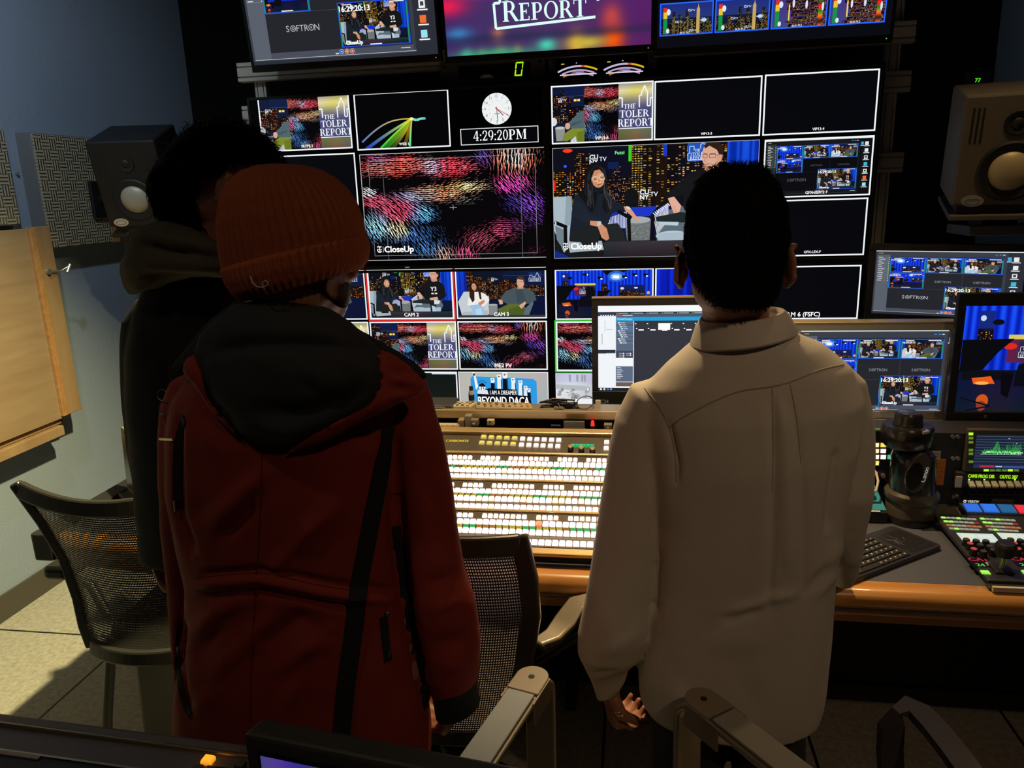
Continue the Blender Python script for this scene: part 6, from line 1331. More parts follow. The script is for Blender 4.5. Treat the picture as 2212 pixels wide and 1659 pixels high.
for gx in (0, 85):
    for r, (py, px0, s) in enumerate(((1130, 2036, 'gwwgwww'), (1137.5, 2042, 'ggwwwwr'), (1145, 2048, 'owwwooo'), (1151.5, 2054, 'wgwwww'))):
        for i, ch in enumerate(s):
            x, y = cc(px0+gx*.99+i*11, py+i*.6+gx*.03); key_obj('small_key', [(x, y, .0105, .0072, .0025, lit[ch])], MZ, t)
    x0_, y0_ = cc(2075+gx, 1177); x1_, y1_ = cc(2064+gx*1.02, 1160)
    p = Pic(); p.src((0, 0, 100, 50), (x1_, y0_, x1_+.082, y1_)); p.rect(0, 0, 100, 50, 'd8e4d8'); p.box(6, 5, 94, 45, 1.2, 'a8b4a8'); p.rect(14, 12, 34, 22, 'f0e0a0'); p.line([(10, 28), (90, 28)], 1, '98a498'); p.line([(50, 8), (50, 42)], 1, '98a498'); p.build('touch_display', MZ @ Matrix.Translation((0, 0, .001)), t)
    for i, (px, py, col) in enumerate(((2085, 1184, 0), (2093, 1192, 1), (2106, 1186, 0), (2127, 1187, 0), (2101, 1203, 1), (2115, 1195, 0), (2135, 1198, 0), (2122, 1208, 0), (2143, 1205, 0))):
        x, y = cc(px+gx*1.12, py); Mk = MZ @ Matrix.Translation((x, y, 0)); MB(Mk).lathe([(.001, 0), (.0085, 0), (.0075, .016), (.001, .016)], 20).build('knob', lam_black, t, True)
        MB(Mk).lathe([(.001, .0158), (.0066, .0158), (.006, .0172), (.001, .0172)], 20).build('knob_cap', glow('red cap', (.75, .08, .08), .45) if col else mat('grey cap', (.06, .06, .065), .4), t, True)
    p = Pic(); x, y = cc(2110+gx*1.12, 1212); p.src((-10, -6, 10, 6), (x-.022, y-.012, x+.022, y+.012)); p.rect(-10, -6, 10, 6, '0a0606'); p.txt('CA1' if not gx else 'CA2', 0, 4, 7, 'c02838', .02); p.build('red_readout', MZ @ Matrix.Translation((0, 0, .0006)), t)
    p = Pic(); x, y = cc(2117+gx*1.12, 1223); p.src((-10, -6, 10, 6), (x-.018, y-.010, x+.018, y+.010)); p.rect(-10, -6, 10, 6, '060a06'); p.txt('24', 0, 4, 7, '60d040', .02); p.build('green_readout', MZ @ Matrix.Translation((0, 0, .0006)), t)
    x, y = cc(2128+gx*1.05, 1239); key_obj('lit_square', [(x, y, .018, .013, .004, (.4, 1.0, .12))], MZ, t)
    x, y = cc(2136+gx*1.05, 1222); key_obj('pale_square', [(x, y, .012, .012, .003, (.25, .23, .14))], MZ, t)
    # joystick
    x, y = cc(2166+gx*1.2, 1236); Mj = MZ @ Matrix.Translation((x, y, 0)); MB(Mj).bx(-.02, .02, -.014, .03, 0, .006).build('joystick_base', lam_black, t, bevel=.003); MB(Mj).cyl((0, .006, .005), (0, .004, .045), .006).build('joystick_shaft', mat('zinc', (.45, .45, .42), .35, .8), t, True)
    MB(Mj).loft([[( r_*math.cos(2*PI*j/8+PI/8), .004+r_*math.sin(2*PI*j/8+PI/8), z) for j in range(8)] for r_, z in ((.016, .036), (.021, .042), (.022, .062), (.018, .070))]).build('joystick_knob', lam_black, t, bevel=.002)
# strip of blue and red keys at the rear
a = AZ(2050, 1105, DZ+.02); t = thing('macro_key_strip', 'low black strip of blue and red lit keys before the rack', 'keypad', (a.x+.15, a.y, DZ)); M = frame((AZ(2084, 1112, DZ+.02).x, AZ(2084, 1112, DZ+.02).y, DZ+.004), (1, 0, 0), (0, 1, .25))
MB(M).bx(0, .34, 0, .05, .001, .022).build('body', lam_black, t, bevel=.003)
for i, c_ in enumerate(((.03, .16, .75), (.03, .18, .8), (.02, .12, .3), (.9, .03, .06), (.03, .12, .35), (.03, .08, .2), (.04, .2, .9), (.03, .14, .5))): key_obj('wide_key', [(.024+i*.0415, .024, .036, .034, .005, c_)], M @ Matrix.Translation((0, 0, .022)), t)
MB(M).bx(-.085, -.004, -.012, .052, .0, .006).build('side_plate', mat('bronze grey panel', (.085, .072, .05), .35, .2), t, bevel=.002)
MB(M).bx(-.07, -.045, .0, .006, .006, .007).build('label_strip', mat('paper tag', (.75, .72, .6), .7), t)
# ------------------------------------------------------------------ chairs
chair_blk = mat('chair black', (.014, .0135, .013), .45); chair_frame = mat('chair frame', (.03, .027, .023), .4)
satin = mat('satin metal', (.50, .44, .33), .34, .75); pad_cool_lit = mat('grey arm pad', (.30, .345, .38), .55)  # blue tint of the pad is cool light put into its colour
mesh_c = mesh_fabric('open mesh', (.02, .019, .019), .0055, .0068, .48, .46, .75); mesh_f = mesh_fabric('fine mesh', (.035, .032, .028), .0042, .0062, .40, .32)
def mesh_back(t, rows, fabric, nu=14, fr_w=.03, top_w=.045):
    "rows: list of (left point, right point, bulge vector) from top to bottom; sheet with uv in metres plus a frame"
    G = []
    for L, R, b in rows:
        L, R, b = Vector(L), Vector(R), Vector(b)
        G.append([L+(R-L)*(i/nu)+b*(4*(i/nu)*(1-i/nu)) for i in range(nu+1)])
    vs = [p for r in G for p in r]; inv = rootm(t).inverted(); fs = []; n1 = nu+1
    for j in range(len(G)-1):
        for i in range(nu): fs.append((j*n1+i, j*n1+i+1, (j+1)*n1+i+1, (j+1)*n1+i))
    me = bpy.data.meshes.new('mesh_panel'); me.from_pydata([inv @ v for v in vs], [], fs); uvl = me.uv_layers.new(name='UVMap')
    U = []; vv = 0
    for j, r in enumerate(G):
        if j: vv += (r[nu//2]-G[j-1][nu//2]).length
        u = 0; row = []
        for i, p in enumerate(r):
            if i: u += (p-r[i-1]).length
            row.append((u, vv))
        c = row[nu//2][0]; U += [(a-c+1.0, b+1.0) for a, b in row]
    for lp in me.loops: uvl.data[lp.index].uv = U[lp.vertex_index]
    me.materials.append(fabric); smoothen(me, 180); o = bpy.data.objects.new('mesh_panel', me); C.objects.link(o); o.parent = t
    n = (G[0][-1]-G[0][0]).cross(G[-1][0]-G[0][0]).normalized()
    MB().bar(G[0], top_w, .018, n).build('top_rail', chair_frame, t, bevel=.006)
    ext = lambda k: [G[0][k]+(G[0][k]-G[1][k]).normalized()*top_w*.42]+[r[k] for r in G]
    MB().bar(ext(0), fr_w, .02, n).build('side_rail', chair_frame, t, bevel=.006); MB().bar(ext(-1), fr_w, .02, n).build('side_rail', chair_frame, t, bevel=.006)
    MB().bar(G[-1], .04, .02, n).build('bottom_rail', chair_frame, t, bevel=.006)
def lerp(a, b, f): return a+(b-a)*f
def castor_base(t, c, r=.30, a0=.3):
    MB().cyl((c.x, c.y, .12), (c.x, c.y, .43), .026).build('column', chair_blk, t, True); MB(Matrix.Translation((c.x, c.y, 0))).lathe([(.001, .085), (.045, .085), (.05, .11), (.035, .135), (.001, .135)], 20).build('hub', chair_blk, t, True)
    for k in range(5):
        a = a0+2*PI*k/5; e = Vector((c.x+r*math.cos(a), c.y+r*math.sin(a), .075))
        MB().bar([(c.x+.03*math.cos(a), c.y+.03*math.sin(a), .11), e+Vector((0, 0, .005))], [.05, .032], .03, (0, 0, 1)).build('star_leg', chair_blk, t, bevel=.005)
        w = MB(); sx = Vector((-math.sin(a), math.cos(a), 0)); q = e+Vector((0, 0, -.0475))
        w.cyl(q-sx*.024, q+sx*.024, .0275); w.cyl(e+Vector((0, 0, -.03)), e+Vector((0, 0, .01)), .008); w.build('castor', chair_blk, t, True)
# mesh task chair at the left, seen from behind
YC = 1.562; tl, bl = A(42, 1056, YC), A(192, 1392, YC-.04)
t = thing('mesh_chair', 'black mesh backed chair in the pool of light at the left', 'chair', (-1.25, YC+.25, 0), 0, 'mesh office chairs at the desk')
W_ = .46; rows = []
for i, (px, py) in enumerate(((42, 1056), (92, 1125), (140, 1205), (170, 1290), (183, 1350), (200, 1396))):
    f = i/5; y = YC-.04*f+.02*math.sin(f*PI); p = A(px, py, y); w2 = W_-.17*f-.02
    rows.append((p, p+Vector((w2, .01, -.004)), Vector((.0, -.028-.01*f, -.035*(1-f)))))
mesh_back(t, rows, mesh_f)
zc = rows[-1][0].z; x0 = rows[-1][0].x
MB().rrect(x0-.03, x0+.38, YC+.03, YC+.48, zc-.06, zc+.0, .06, 6).build('seat', chair_blk, t, bevel=.012)
MB().hexa([(x0-.02, YC+.10, .10), (x0+.07, YC+.10, .10), (x0+.07, YC+.30, .10), (x0-.02, YC+.30, .10)], [(x0+.03, YC+.06, zc-.06), (x0+.34, YC+.06, zc-.06), (x0+.34, YC+.42, zc-.06), (x0+.03, YC+.42, zc-.06)]).build('seat_pan', chair_blk, t, bevel=.01)
for k, (sx, sy, ex, ey) in enumerate(((.0, -.01, -.055, -.06), (.35, -.01, .35, -.02), (.0, .42, -.06, .50), (.37, .42, .43, .50))):
    MB().tube([(x0+sx, YC+sy+.04, zc-.02), (x0+lerp(sx, ex, .5), YC+lerp(sy, ey, .5)+.03, zc*.55), (x0+ex, YC+ey+.02, 0)], .013, 10).build('leg', chair_blk, t, True)
a = A(130, 1228, YC+.03)
MB().tube([(x0+.01, YC+.02, zc+.05), (x0-.05, YC+.05, zc+.12), (a.x+.02, YC+.04, a.z-.03), (a.x+.015, YC+.08, a.z-.005)], .013, 10).build('arm_support', chair_blk, t, True)
MB().rrect(a.x-.025, a.x+.055, YC-.01, YC+.075, a.z-.012, a.z+.018, .022, 6).build('arm_pad', chair_blk, t, bevel=.008)
# mesh chair in the middle
YC2 = 1.475; t = thing('mesh_chair', 'dark mesh backed chair with a gold lit metal arm before the lit switcher', 'chair', (-.42, YC2+.25, 0), 0, 'mesh office chairs at the desk')
rows = []
for i, (px, py) in enumerate(((1143, 1166), (1160, 1240), (1166, 1320), (1150, 1420), (1132, 1500), (1112, 1575))):
    f = i/5; y = YC2-.03*math.sin(f*PI); p = A(px-18, py+10, y); w2 = .36-.04*f
    rows.append((p-Vector((w2, -.02, 0)), p, Vector((0, -.035, .0))))
mesh_back(t, rows, mesh_c, fr_w=.042, top_w=.05); e = rows[-1][1]
MB().rrect(e.x-.37, e.x+.03, YC2+.05, YC2+.50, .43, .49, .06, 6).build('seat', chair_blk, t, bevel=.015); castor_base(t, Vector((e.x-.2, YC2+.28, 0)), .31, .9)
MB().bar([e+Vector((-.19, .0, .02)), (e.x-.19, YC2+.06, .46), (e.x-.19, YC2+.2, .425)], .08, .02, (0, 0, 1)).build('back_bracket', chair_blk, t, bevel=.004)
MB().tube([e+Vector((-.0, .02, .10)), A(1136, 1400, YC2+.03), A(1160, 1385, YC2+.02)], .014, 10).build('arm_root', chair_blk, t, True)
arm = [A(1160, 1386, 1.465), A(1195, 1368, 1.50), A(1222, 1335, 1.535), A(1245, 1302, 1.56), A(1275, 1292, 1.57)]
MB().bar([p+Vector((0, 0, -.004)) for p in arm], [.030, .046, .056, .058, .05], .012, (0, 0, 1)).build('arm_rest', satin, t, 50, bevel=.005)
MB().bar([p+Vector((.002, .002, -.016)) for p in arm[:4]], [.034, .04, .046, .05], .012, (0, 0, 1)).build('arm_underside', chair_blk, t, bevel=.004)
MB().tube([arm[3]+Vector((0, 0, -.02)), (arm[3].x+.01, YC2+.13, .6), (e.x+.03, YC2+.2, .45), (e.x-.05, YC2+.25, .44)], .013, 10).build('arm_post', chair_blk, t, True)

# foreground chair: two bent metal arms with grey pads; the seat is below the picture
AZH = .74
def aw(px, py, z=AZH): return AZ(px, py, z)
t = thing('armchair', 'chair in front of the camera with satin metal arms and flat grey pads', 'chair', (-.02, .92, 0))
def metal_arm(far, near, outer, padm, padw=.052):
    far, near = Vector(far), Vector(near); d = (far-near); d.z = 0; d.normalize(); s = Vector((d.y, -d.x, 0)); n = Vector((0, 0, 1))
    # post and bend: wide flat bar seen from above
    P = [near+n*-.006, near+d*.05+n*-.006, far-d*.035+n*-.006]
    for i in range(1, 7): a = i/6*PI/2; P.append(far-d*.035+d*.04*math.sin(a)+n*(-.006-.04*(1-math.cos(a))))
    P += [far+d*.005+n*(-.12), far+d*.004+n*-.27, far-d*.02+n*-.36]
    ups = []
    for i, p in enumerate(P):
        if i < 3: ups.append(n)
        elif i < 9: a = (i-2)/6*PI/2; ups.append(n*math.cos(a)+d*math.sin(a))
        else: ups.append(d)
    MB().bar(P, .062, .012, ups).build('arm_bar', satin, t, bevel=.004)
    M = frame(far-d*.075+n*.001, s, d); poly = [(-.031, 0), (.031, 0)]+[(.031*math.cos(a), .045+.031*math.sin(a)) for a in [i*PI/14 for i in range(15)]]
    MB(M).prism(poly, 0, .005).build('end_cap', satin, t, bevel=.0015)
    MB(M).lathe([(.001, .0), (.0062, .0), (.0062, .0056), (.001, .0056)], 18).v
    mb = MB(M @ Matrix.Translation((0, .042, 0))); mb.lathe([(.001, .002), (.006, .002), (.006, .0057), (.001, .0057)], 18); mb.build('bolt_hole', chair_blk, t)
    MB().bar([near+n*.004, far-d*.080+n*.004], padw, .007, n).build('arm_pad', padm, t, bevel=.002)
    for sg in (-1, 1): MB().bar([far-d*.10+s*sg*.0312+n*-.02, far-d*.02+s*sg*.0312+n*-.02], .004, .045, n).build('cheek_plate', satin, t, bevel=.001)
    return P[-1]
e1 = metal_arm(aw(1163, 1446), aw(1040, 1632)+Vector((-.012, -.035, 0)), -1, pad_cool_lit)
e2 = metal_arm(aw(1492, 1494), aw(1712, 1668)+Vector((.03, -.035, 0)), 1, mat('warm grey arm pad', (.36, .33, .27), .5))
MB().rrect(-.24, .22, .69, 1.15, .40, .46, .07, 6).build('seat', chair_blk, t, bevel=.015); castor_base(t, Vector((-.01, .92, 0)), .29, .2)
MB().rrect(-.21, .19, .62, .66, .52, .86, .015).build('backrest', chair_blk, t, bevel=.012); MB().bar([(-.01, .64, .56), (-.01, .66, .44), (-.01, .80, .415)], .07, .015, (0, 1, 0)).build('back_bracket', chair_blk, t, bevel=.003)
MB().tube([e1, (e1.x+.03, e1.y-.04, .40), (-.1, 1.0, .395)], .014, 10).build('arm_foot', chair_blk, t, True); MB().tube([e2, (e2.x-.0, e2.y-.06, .40), (.12, 1.0, .395)], .014, 10).build('arm_foot', chair_blk, t, True)
# chair with black loop arm, right
t = thing('loop_arm_chair', 'chair with a black looped arm at the lower right corner', 'chair', (.70, .98, 0))
loop = [AZ(1925, 1668, .60), AZ(1922, 1620, .655), AZ(1925, 1566, .71), AZ(1938, 1536, .735), AZ(1960, 1527, AZH), AZ(1985, 1538, AZH), AZ(2020, 1575, AZH), AZ(2060, 1625, AZH-.002), AZ(2100, 1680, AZH-.006)]
dx = (loop[-1]-loop[4]); dx.z = 0; dx.normalize(); ups = [-dx, -dx, -dx, (Vector((0, 0, 1))-dx).normalized()]+[Vector((0, 0, 1))]*5
MB().bar([Vector((loop[0].x, loop[0].y, .42))]+loop, .042, .015, [ups[0]]+ups).build('loop_arm', mat('arm violet black', (.065, .055, .065), .5), t, bevel=.006)
ex = loop[0]; MB().rrect(ex.x+.02, ex.x+.50, .76, 1.22, .40, .46, .07, 6).build('seat', chair_blk, t, bevel=.015); castor_base(t, Vector((ex.x+.26, .98, 0)), .29, .5)
l2 = MB().bar([Vector((ex.x, ex.y, .44)), (ex.x+.06, 1.1, .40), (ex.x+.2, 1.05, .395)], .04, .015, (0, 0, 1)); l2.build('arm_foot', chair_blk, t, bevel=.003)
MB().rrect(ex.x+.06, ex.x+.46, .69, .73, .50, .86, .015).build('backrest', chair_blk, t, bevel=.012); MB().bar([(ex.x+.26, .71, .56), (ex.x+.26, .73, .44), (ex.x+.26, .88, .415)], .07, .015, (0, 1, 0)).build('back_bracket', chair_blk, t, bevel=.003)

# ------------------------------------------------------------------ rear desk in front of the camera
CZ = .80; e0, e1_ = AZ(0, 1537, CZ), AZ(526, 1604, CZ); sl = (e1_.y-e0.y)/(e1_.x-e0.x)
grey_lam = mat('mauve grey laminate', (.20, .185, .175), .42, noise_s=150, noise_a=.06)
t = thing('rear_desk', 'grey topped rear desk crossing the lower left corner', 'desk', (-.85, .6, 0)); M = frame((e0.x, e0.y, CZ), (1, sl, 0), (-sl, 1, 0))
xa, xb = -.7, .80
MB(M).bx(xa, xb, -.62, 0, -.035, 0).build('top', grey_lam, t, bevel=.008)
q = M.inverted() @ AZ(260, 1596, CZ+.004); MB(M).tube([(xa, q.y, .002), (xb-.0, q.y, .002)], .0042, 10).build('brass_rail', mat('brass rail', (.55, .44, .25), .3, .85), t, True)
q = M.inverted() @ AZ(130, 1640, CZ+.002); MB(M).bx(xa, xb-.25, q.y-.09, q.y, .0, .0022).build('dark_inlay', chair_blk, t); MB(M).bx(xa, xb-.25, q.y-.001, q.y+.003, 0, .004).build('inlay_edge', mat('brass rail', (.55, .44, .25), .3, .85), t)
q = M.inverted() @ AZ(50, 1632, CZ+.003); MB(M).bx(q.x-.1, q.x+.03, q.y-.004, q.y+.003, .002, .0045).build('label_tape', mat('cream tape', (.62, .55, .40), .6), t)
MB(M).bx(xa+.02, xb-.02, -.10, -.06, -CZ, -.035).build('panel', lam_black, t)
for x in (xa+.02, xb-.06): MB(M).bx(x, x+.04, -.58, -.10, -CZ, -.035).build('side_panel', lam_black, t)
# small key panel with an orange lit key
q = M.inverted() @ AZ(452, 1642, CZ+.012); t = thing('key_panel', 'small key panel with one glowing orange key on the rear desk', 'keypad', M @ Vector((q.x+.05, q.y-.04, 0)))
MB(M).hexa([(q.x-.04, q.y-.10, .0045), (q.x+.16, q.y-.10, .0045), (q.x+.16, q.y-.004, .0045), (q.x-.0, q.y-.004, .0045)], [(q.x-.04, q.y-.10, .010), (q.x+.16, q.y-.10, .010), (q.x+.16, q.y-.004, .008), (q.x-.0, q.y-.004, .008)]).build('body', lam_black, t, bevel=.002)
gk_ = mat('grey key', (.17, .15, .12), .4)
for r in range(3):
    for i in range(7):
        x, y = q.x-.002+i*.0205+(.012 if i > 1 else 0)-.006*r, q.y-.0-r*.018
        if r == 0 and i == 0: key_obj('lit_key', [(x, y, .017, .014, .009, (1.3, .50, .03))], M @ Matrix.Translation((0, 0, .0078)), t, 'glowing orange key')
        elif r or i > 1: MB(M).bx(x-.008, x+.008, y-.0065, y+.0065, .006, .015).build('key', gk_, t, bevel=.002)
# monitor on the rear desk, seen over its top edge
f0, f1, g0 = AZ(560, 1549, .93), AZ(1180, 1668, .93), AZ(533, 1590, .93)
t = thing('rear_monitor', 'olive topped monitor with violet screen just before the camera', 'monitor', (-.36, .8, CZ)); ux = (f1-f0); ux.z = 0; ux.normalize(); uy = Vector((ux.y, -ux.x, 0)); th = max(.03, (g0-f0).dot(uy)); hh = .938-CZ
M = frame(f0+uy*th-Vector((0, 0, hh-.022)), ux, (0, 0, 1)); w = .46; h = hh-.02
MB(M).hexa([(0, 0, -th), (w, 0, -th), (w, 0, 0), (0, 0, 0)], [(.006, h, -th), (w-.006, h, -th), (w, h, 0), (0, h, 0)]).build('case', mat('olive black plastic', (.055, .056, .042), .5), t, bevel=.006)
MB(M).bx(.022, w-.022, .012, h-.022, .0, .003).build('screen_panel', glass_black, t)
p = Pic(); p.src((0, 0, 1600, 400), (.026, .016, w-.026, h-.026)); p.grad(0, 0, 1600, 400, lambda u, v: (64+16*math.sin(u*30), 56+10*math.sin(u*21+2), 128+20*math.sin(u*17)), 40, 6); p.rect(0, 250, 1600, 400, '181828'); p.build('screen_picture', M @ Matrix.Translation((0, 0, .0032)), t)
c = M @ Vector((.12, 0, -th/2)); MB().rrect(c.x-.08, c.x+.08, c.y-.06, c.y+.05, CZ+.001, CZ+.012, .02).build('stand_foot', bez, t, bevel=.003); MB().bx(c.x-.02, c.x+.02, c.y-.01, c.y+.01, CZ+.011, CZ+.04).build('stand_post', bez, t)

# olive box at the left end of the console desk
a, b = A(252, 922, 1.98), A(302, 1068, 1.98); t = thing('small_screen', 'olive grey backed small screen standing on the left end of the desk', 'screen', (b.x, 1.98, DZ))
ol = mat('olive casing', (.15, .15, .09), .5); M = frame((a.x, 1.98, DZ+.016), (.75, -.66, 0), (0, .06, 1)); h = a.z-DZ-.012
MB(M).rrect(0, .22, 0, h, -.03, -.006, .012).build('casing', ol, t, bevel=.005); MB(M).rrect(.003, .217, .003, h-.003, -.006, .0, .01).build('front_frame', mat('olive frame', (.20, .20, .13), .45), t, bevel=.002); MB(M).bx(.016, .20, .02, h-.016, -.001, .0015).build('dark_panel', mat('dark olive glass', (.04, .04, .03), .25), t)
MB(M).bx(.02, .20, -.012, .004, -.06, .03).build('foot', chair_blk, t, bevel=.003)
q = A(265, 1063, 1.9); t = thing('plug_row', 'short row of bright metal plugs on the desk beside the olive backed screen', 'plug', (q.x, 1.9, DZ)); 
MB().bx(q.x-.03, q.x+.05, 1.89, 1.92, DZ, DZ+.008).build('base', chair_blk, t)
for i in range(3): MB().cyl((q.x-.02+i*.02, 1.90, DZ+.006), (q.x-.02+i*.02, 1.885, DZ+.016), .005).build('plug_tip', mat('silver plug', (.55, .52, .45), .3, .8), t, True)
# ------------------------------------------------------------------ people
from mathutils.bvhtree import BVHTree
def proj(v):
    d = v-EYE; z = d.dot(FWD); return IW/2+FPX*d.dot(RGT)/z, IH/2-FPX*d.dot(UPV)/z
def ringpx(l, r, Y, b, n=40, e=.86, zs=None):
    PL, PR = A(*l, Y), A(*r, Y); c = (PL+PR)/2; a = (PR-PL)/2; out = []
    for j in range(n):
        t = 2*PI*j/n; cs, sn_ = math.cos(t), math.sin(t)
        out.append(c+a*math.copysign(abs(cs)**e, cs)+Vector((0, b*math.copysign(abs(sn_)**e, sn_), 0)))
    return out
def sleeve(mb, rows, n=24, k=.95):
    rings = []
    for row in rows:
        l, r, Y = row[:3]; PL, PR = A(*l, Y), A(*r, Y); kk = row[3] if len(row) > 3 else k
        rings.append(ringpx(l, r, Y, (PR-PL).length/2*kk, n, 1.0))
    mb.loft(rings)
def seg_d(p, a, b):
    ax, ay = a; dx, dy = b[0]-ax, b[1]-ay; t = max(0, min(1, ((p[0]-ax)*dx+(p[1]-ay)*dy)/(dx*dx+dy*dy+1e-9))); return math.hypot(p[0]-ax-dx*t, p[1]-ay-dy*t)
def folds(mb, lines, noise_amp=.004, noise_s=9.0, aniso=(1, 1, .45), back_only=True):
    def fn(v, n):
        q = Vector((v.x*aniso[0], v.y*aniso[1], v.z*aniso[2]))*noise_s; d = noise.noise(q)*noise_amp+noise.noise(q*2.7+Vector((3, 1, 7)))*noise_amp*.4
        if n.dot(EYE-v) > 0:
            p = proj(v)
            for pts, w, amp, x0, y0, x1, y1 in L:
                if x0 < p[0] < x1 and y0 < p[1] < y1:
                    m, s_ = min((seg_d(p, pts[i], pts[i+1]), i) for i in range(len(pts)-1)); e_ = min(math.hypot(p[0]-pts[0][0], p[1]-pts[0][1]), math.hypot(p[0]-pts[-1][0], p[1]-pts[-1][1])); d += amp*math.exp(-(m/w)**2)*min(1, e_/(3.2*w))
        return d
    L = [(pts, w, amp, min(q[0] for q in pts)-3*w, min(q[1] for q in pts)-3*w, max(q[0] for q in pts)+3*w, max(q[1] for q in pts)+3*w) for pts, w, amp in lines]
    displace(mb, fn)
def bvh_of(mb): return BVHTree.FromPolygons(mb.v, mb.f)
def on(bv, px, py, off=0.0):
    d = ray(px, py).normalized(); h = bv.ray_cast(EYE, d)
    if h[0] is None: return A(px, py, 1.2)
    n = h[1] if h[1].dot(d) < 0 else -h[1]
    return h[0]+n*off
def dense(pts, n):
    out = []
    for i in range(len(pts)-1):
        for k in range(n): f = k/n; out.append((pts[i][0]+(pts[i+1][0]-pts[i][0])*f, pts[i][1]+(pts[i+1][1]-pts[i][1])*f))
    return out+[pts[-1]]
def smooth_px(pts, n=6):
    "catmull-rom through picture points"
    P = [pts[0]]+list(pts)+[pts[-1]]; out = []
    for i in range(1, len(P)-2):
        for k in range(n):
            t = k/n; a, b, c, d = P[i-1], P[i], P[i+1], P[i+2]
            out.append(tuple(.5*(2*b[j]+(c[j]-a[j])*t+(2*a[j]-5*b[j]+4*c[j]-d[j])*t*t+(3*b[j]-a[j]-3*c[j]+d[j])*t**3) for j in (0, 1)))
    return out+[pts[-1]]
def seam(bv, pts, r, name, m, parent, off=0.0): MB().tube([on(bv, *p, off) for p in smooth_px(pts)], r, 6).build(name, m, parent, True)
def strip(bv, pts, wid, thick, name, m, parent, off=.002, label=None):
    P = [on(bv, *p, off) for p in smooth_px(pts)]; ups = []
    for p in smooth_px(pts):
        d = ray(*p).normalized(); h = bv.ray_cast(EYE, d); ups.append((h[1] if h[1] is not None and h[1].dot(d) < 0 else -(h[1] or d)))
    MB().bar(P, wid, thick, ups).build(name, m, parent, True, label=label)
def hand(mb, W, d, n, s, sc=1.0, curl=.6):
    d, n, s = Vector(d).normalized(), Vector(n).normalized(), Vector(s).normalized(); W = Vector(W)
    rings = []
    for f, w_, t_ in ((-.25, .027, .021), (0, .029, .020), (.35, .038, .018), (.75, .041, .0155), (1.0, .039, .0125)):
        c = W+d*(.092*f*sc); rings.append([c+s*(w_*sc*math.cos(a))+n*(t_*sc*math.sin(a)) for a in [2*PI*j/18 for j in range(18)]])
    mb.loft(rings)
    for k, (o, L) in enumerate(((.030, .070), (.010, .079), (-.011, .073), (-.030, .057))):
        p = W+d*(.086*sc)+s*(o*sc); P = [p-d*.012]; a = .12+.08*k*curl
        for j, f in enumerate((.45, .31, .26)):
            a += curl*(.75, .95, .7)[j]; P.append(P[-1]+(d*math.cos(a)+n*math.sin(a)+s*(o*.6))*(L*f*sc+(.012 if j == 0 else 0)))
        mb.tube(P, [.0098*sc, .0092*sc, .0082*sc, .0066*sc], 10); mb.ell(P[-1], .0066*sc, 10, 6)
    P = [W+d*.018*sc+s*.026*sc, W+d*.045*sc+s*.046*sc+n*.008*sc, W+d*.075*sc+s*.052*sc+n*.022*sc*(1+curl), W+d*.094*sc+s*.044*sc+n*.034*sc*(1+curl)]
    mb.tube(P, [.015*sc, .0125*sc, .0105*sc, .008*sc], 10); mb.ell(P[-1], .008*sc, 10, 6)
def head(mb, M, sc=1.0, ear=.35):
    S = M @ Matrix.Scale(sc, 4); h = MB(S)
    h.ell((0, -.012, .045), (.077, .096, .085)); h.ell((0, .022, -.02), (.064, .070, .086)); h.ell((0, .040, -.078), (.044, .046, .034)); h.ell((0, -.02, -.03), (.068, .075, .06))
    h.tube([(0, .084, .025), (0, .100, -.005), (0, .110, -.026)], [.008, .010, .013], 10); h.ell((0, .106, -.028), (.017, .013, .010)); h.ell((0, .076, .030), (.054, .016, .010)); h.ell((0, .086, -.060), (.023, .010, .0055)); h.ell((0, .085, -.071), (.020, .010, .0065))
    for s in (-1, 1):
        h.ell((.040*s, .066, -.018), (.024, .022, .018))
        E = MB(S @ Matrix.Translation((.076*s, -.010, -.002)) @ Matrix.Rotation(s*ear, 4, 'Z') @ Matrix.Rotation(-.14, 4, 'X'))
        E.ell((.008*s, -.010, .0), (.0065, .019, .030)); E.tube([(.011*s+.004*s*math.cos(a), -.010+.019*math.sin(a), .002+.031*math.cos(a)) for a in [-.5+2*PI*.72*i/14 for i in range(15)]][::1], .0052, 8); E.ell((.007*s, -.002, -.029), (.0068, .009, .010)); E.tube([(.004*s, .006, .0), (.004*s, .006, -.02)], .006, 8)
        h.v += E.v if False else []; mb.v_add = None
        o = len(mb.v); mb.v += E.v; mb.f += [tuple(o+i for i in f) for f in E.f]
    o = len(mb.v); mb.v += h.v; mb.f += [tuple(o+i for i in f) for f in h.f]
def eyes(t, M, sc=1.0):
    S = M @ Matrix.Scale(sc, 4)
    for s in (-1, 1):
        MB(S).ell((.031*s, .0725, .012), .0112, 16, 10).build('eye', mat('eye white', (.7, .68, .65), .2), t, True); MB(S).ell((.031*s, .0818, .012), (.0055, .0025, .0055), 14, 8).build('iris', mat('iris', (.05, .03, .02), .2), t, True)
def limb(mb, pts, rs, n=14): mb.tube(pts, rs, n)
def feet(mb, ank, fwd):
    a = Vector(ank); f = Vector(fwd).normalized(); s = Vector((f.y, -f.x, 0)); R = []
    for u, w_, zt in ((-.07, .025, .05), (-.05, .035, .09), (0, .038, .10), (.06, .042, .07), (.12, .046, .045), (.165, .038, .03), (.185, .016, .02)):
        R.append([a+f*u+s*(w_*math.cos(t))+Vector((0, 0, -a.z+zt/2+.003+zt/2*math.sin(t))) for t in [2*PI*j/14 for j in range(14)]])
    mb.loft(R)
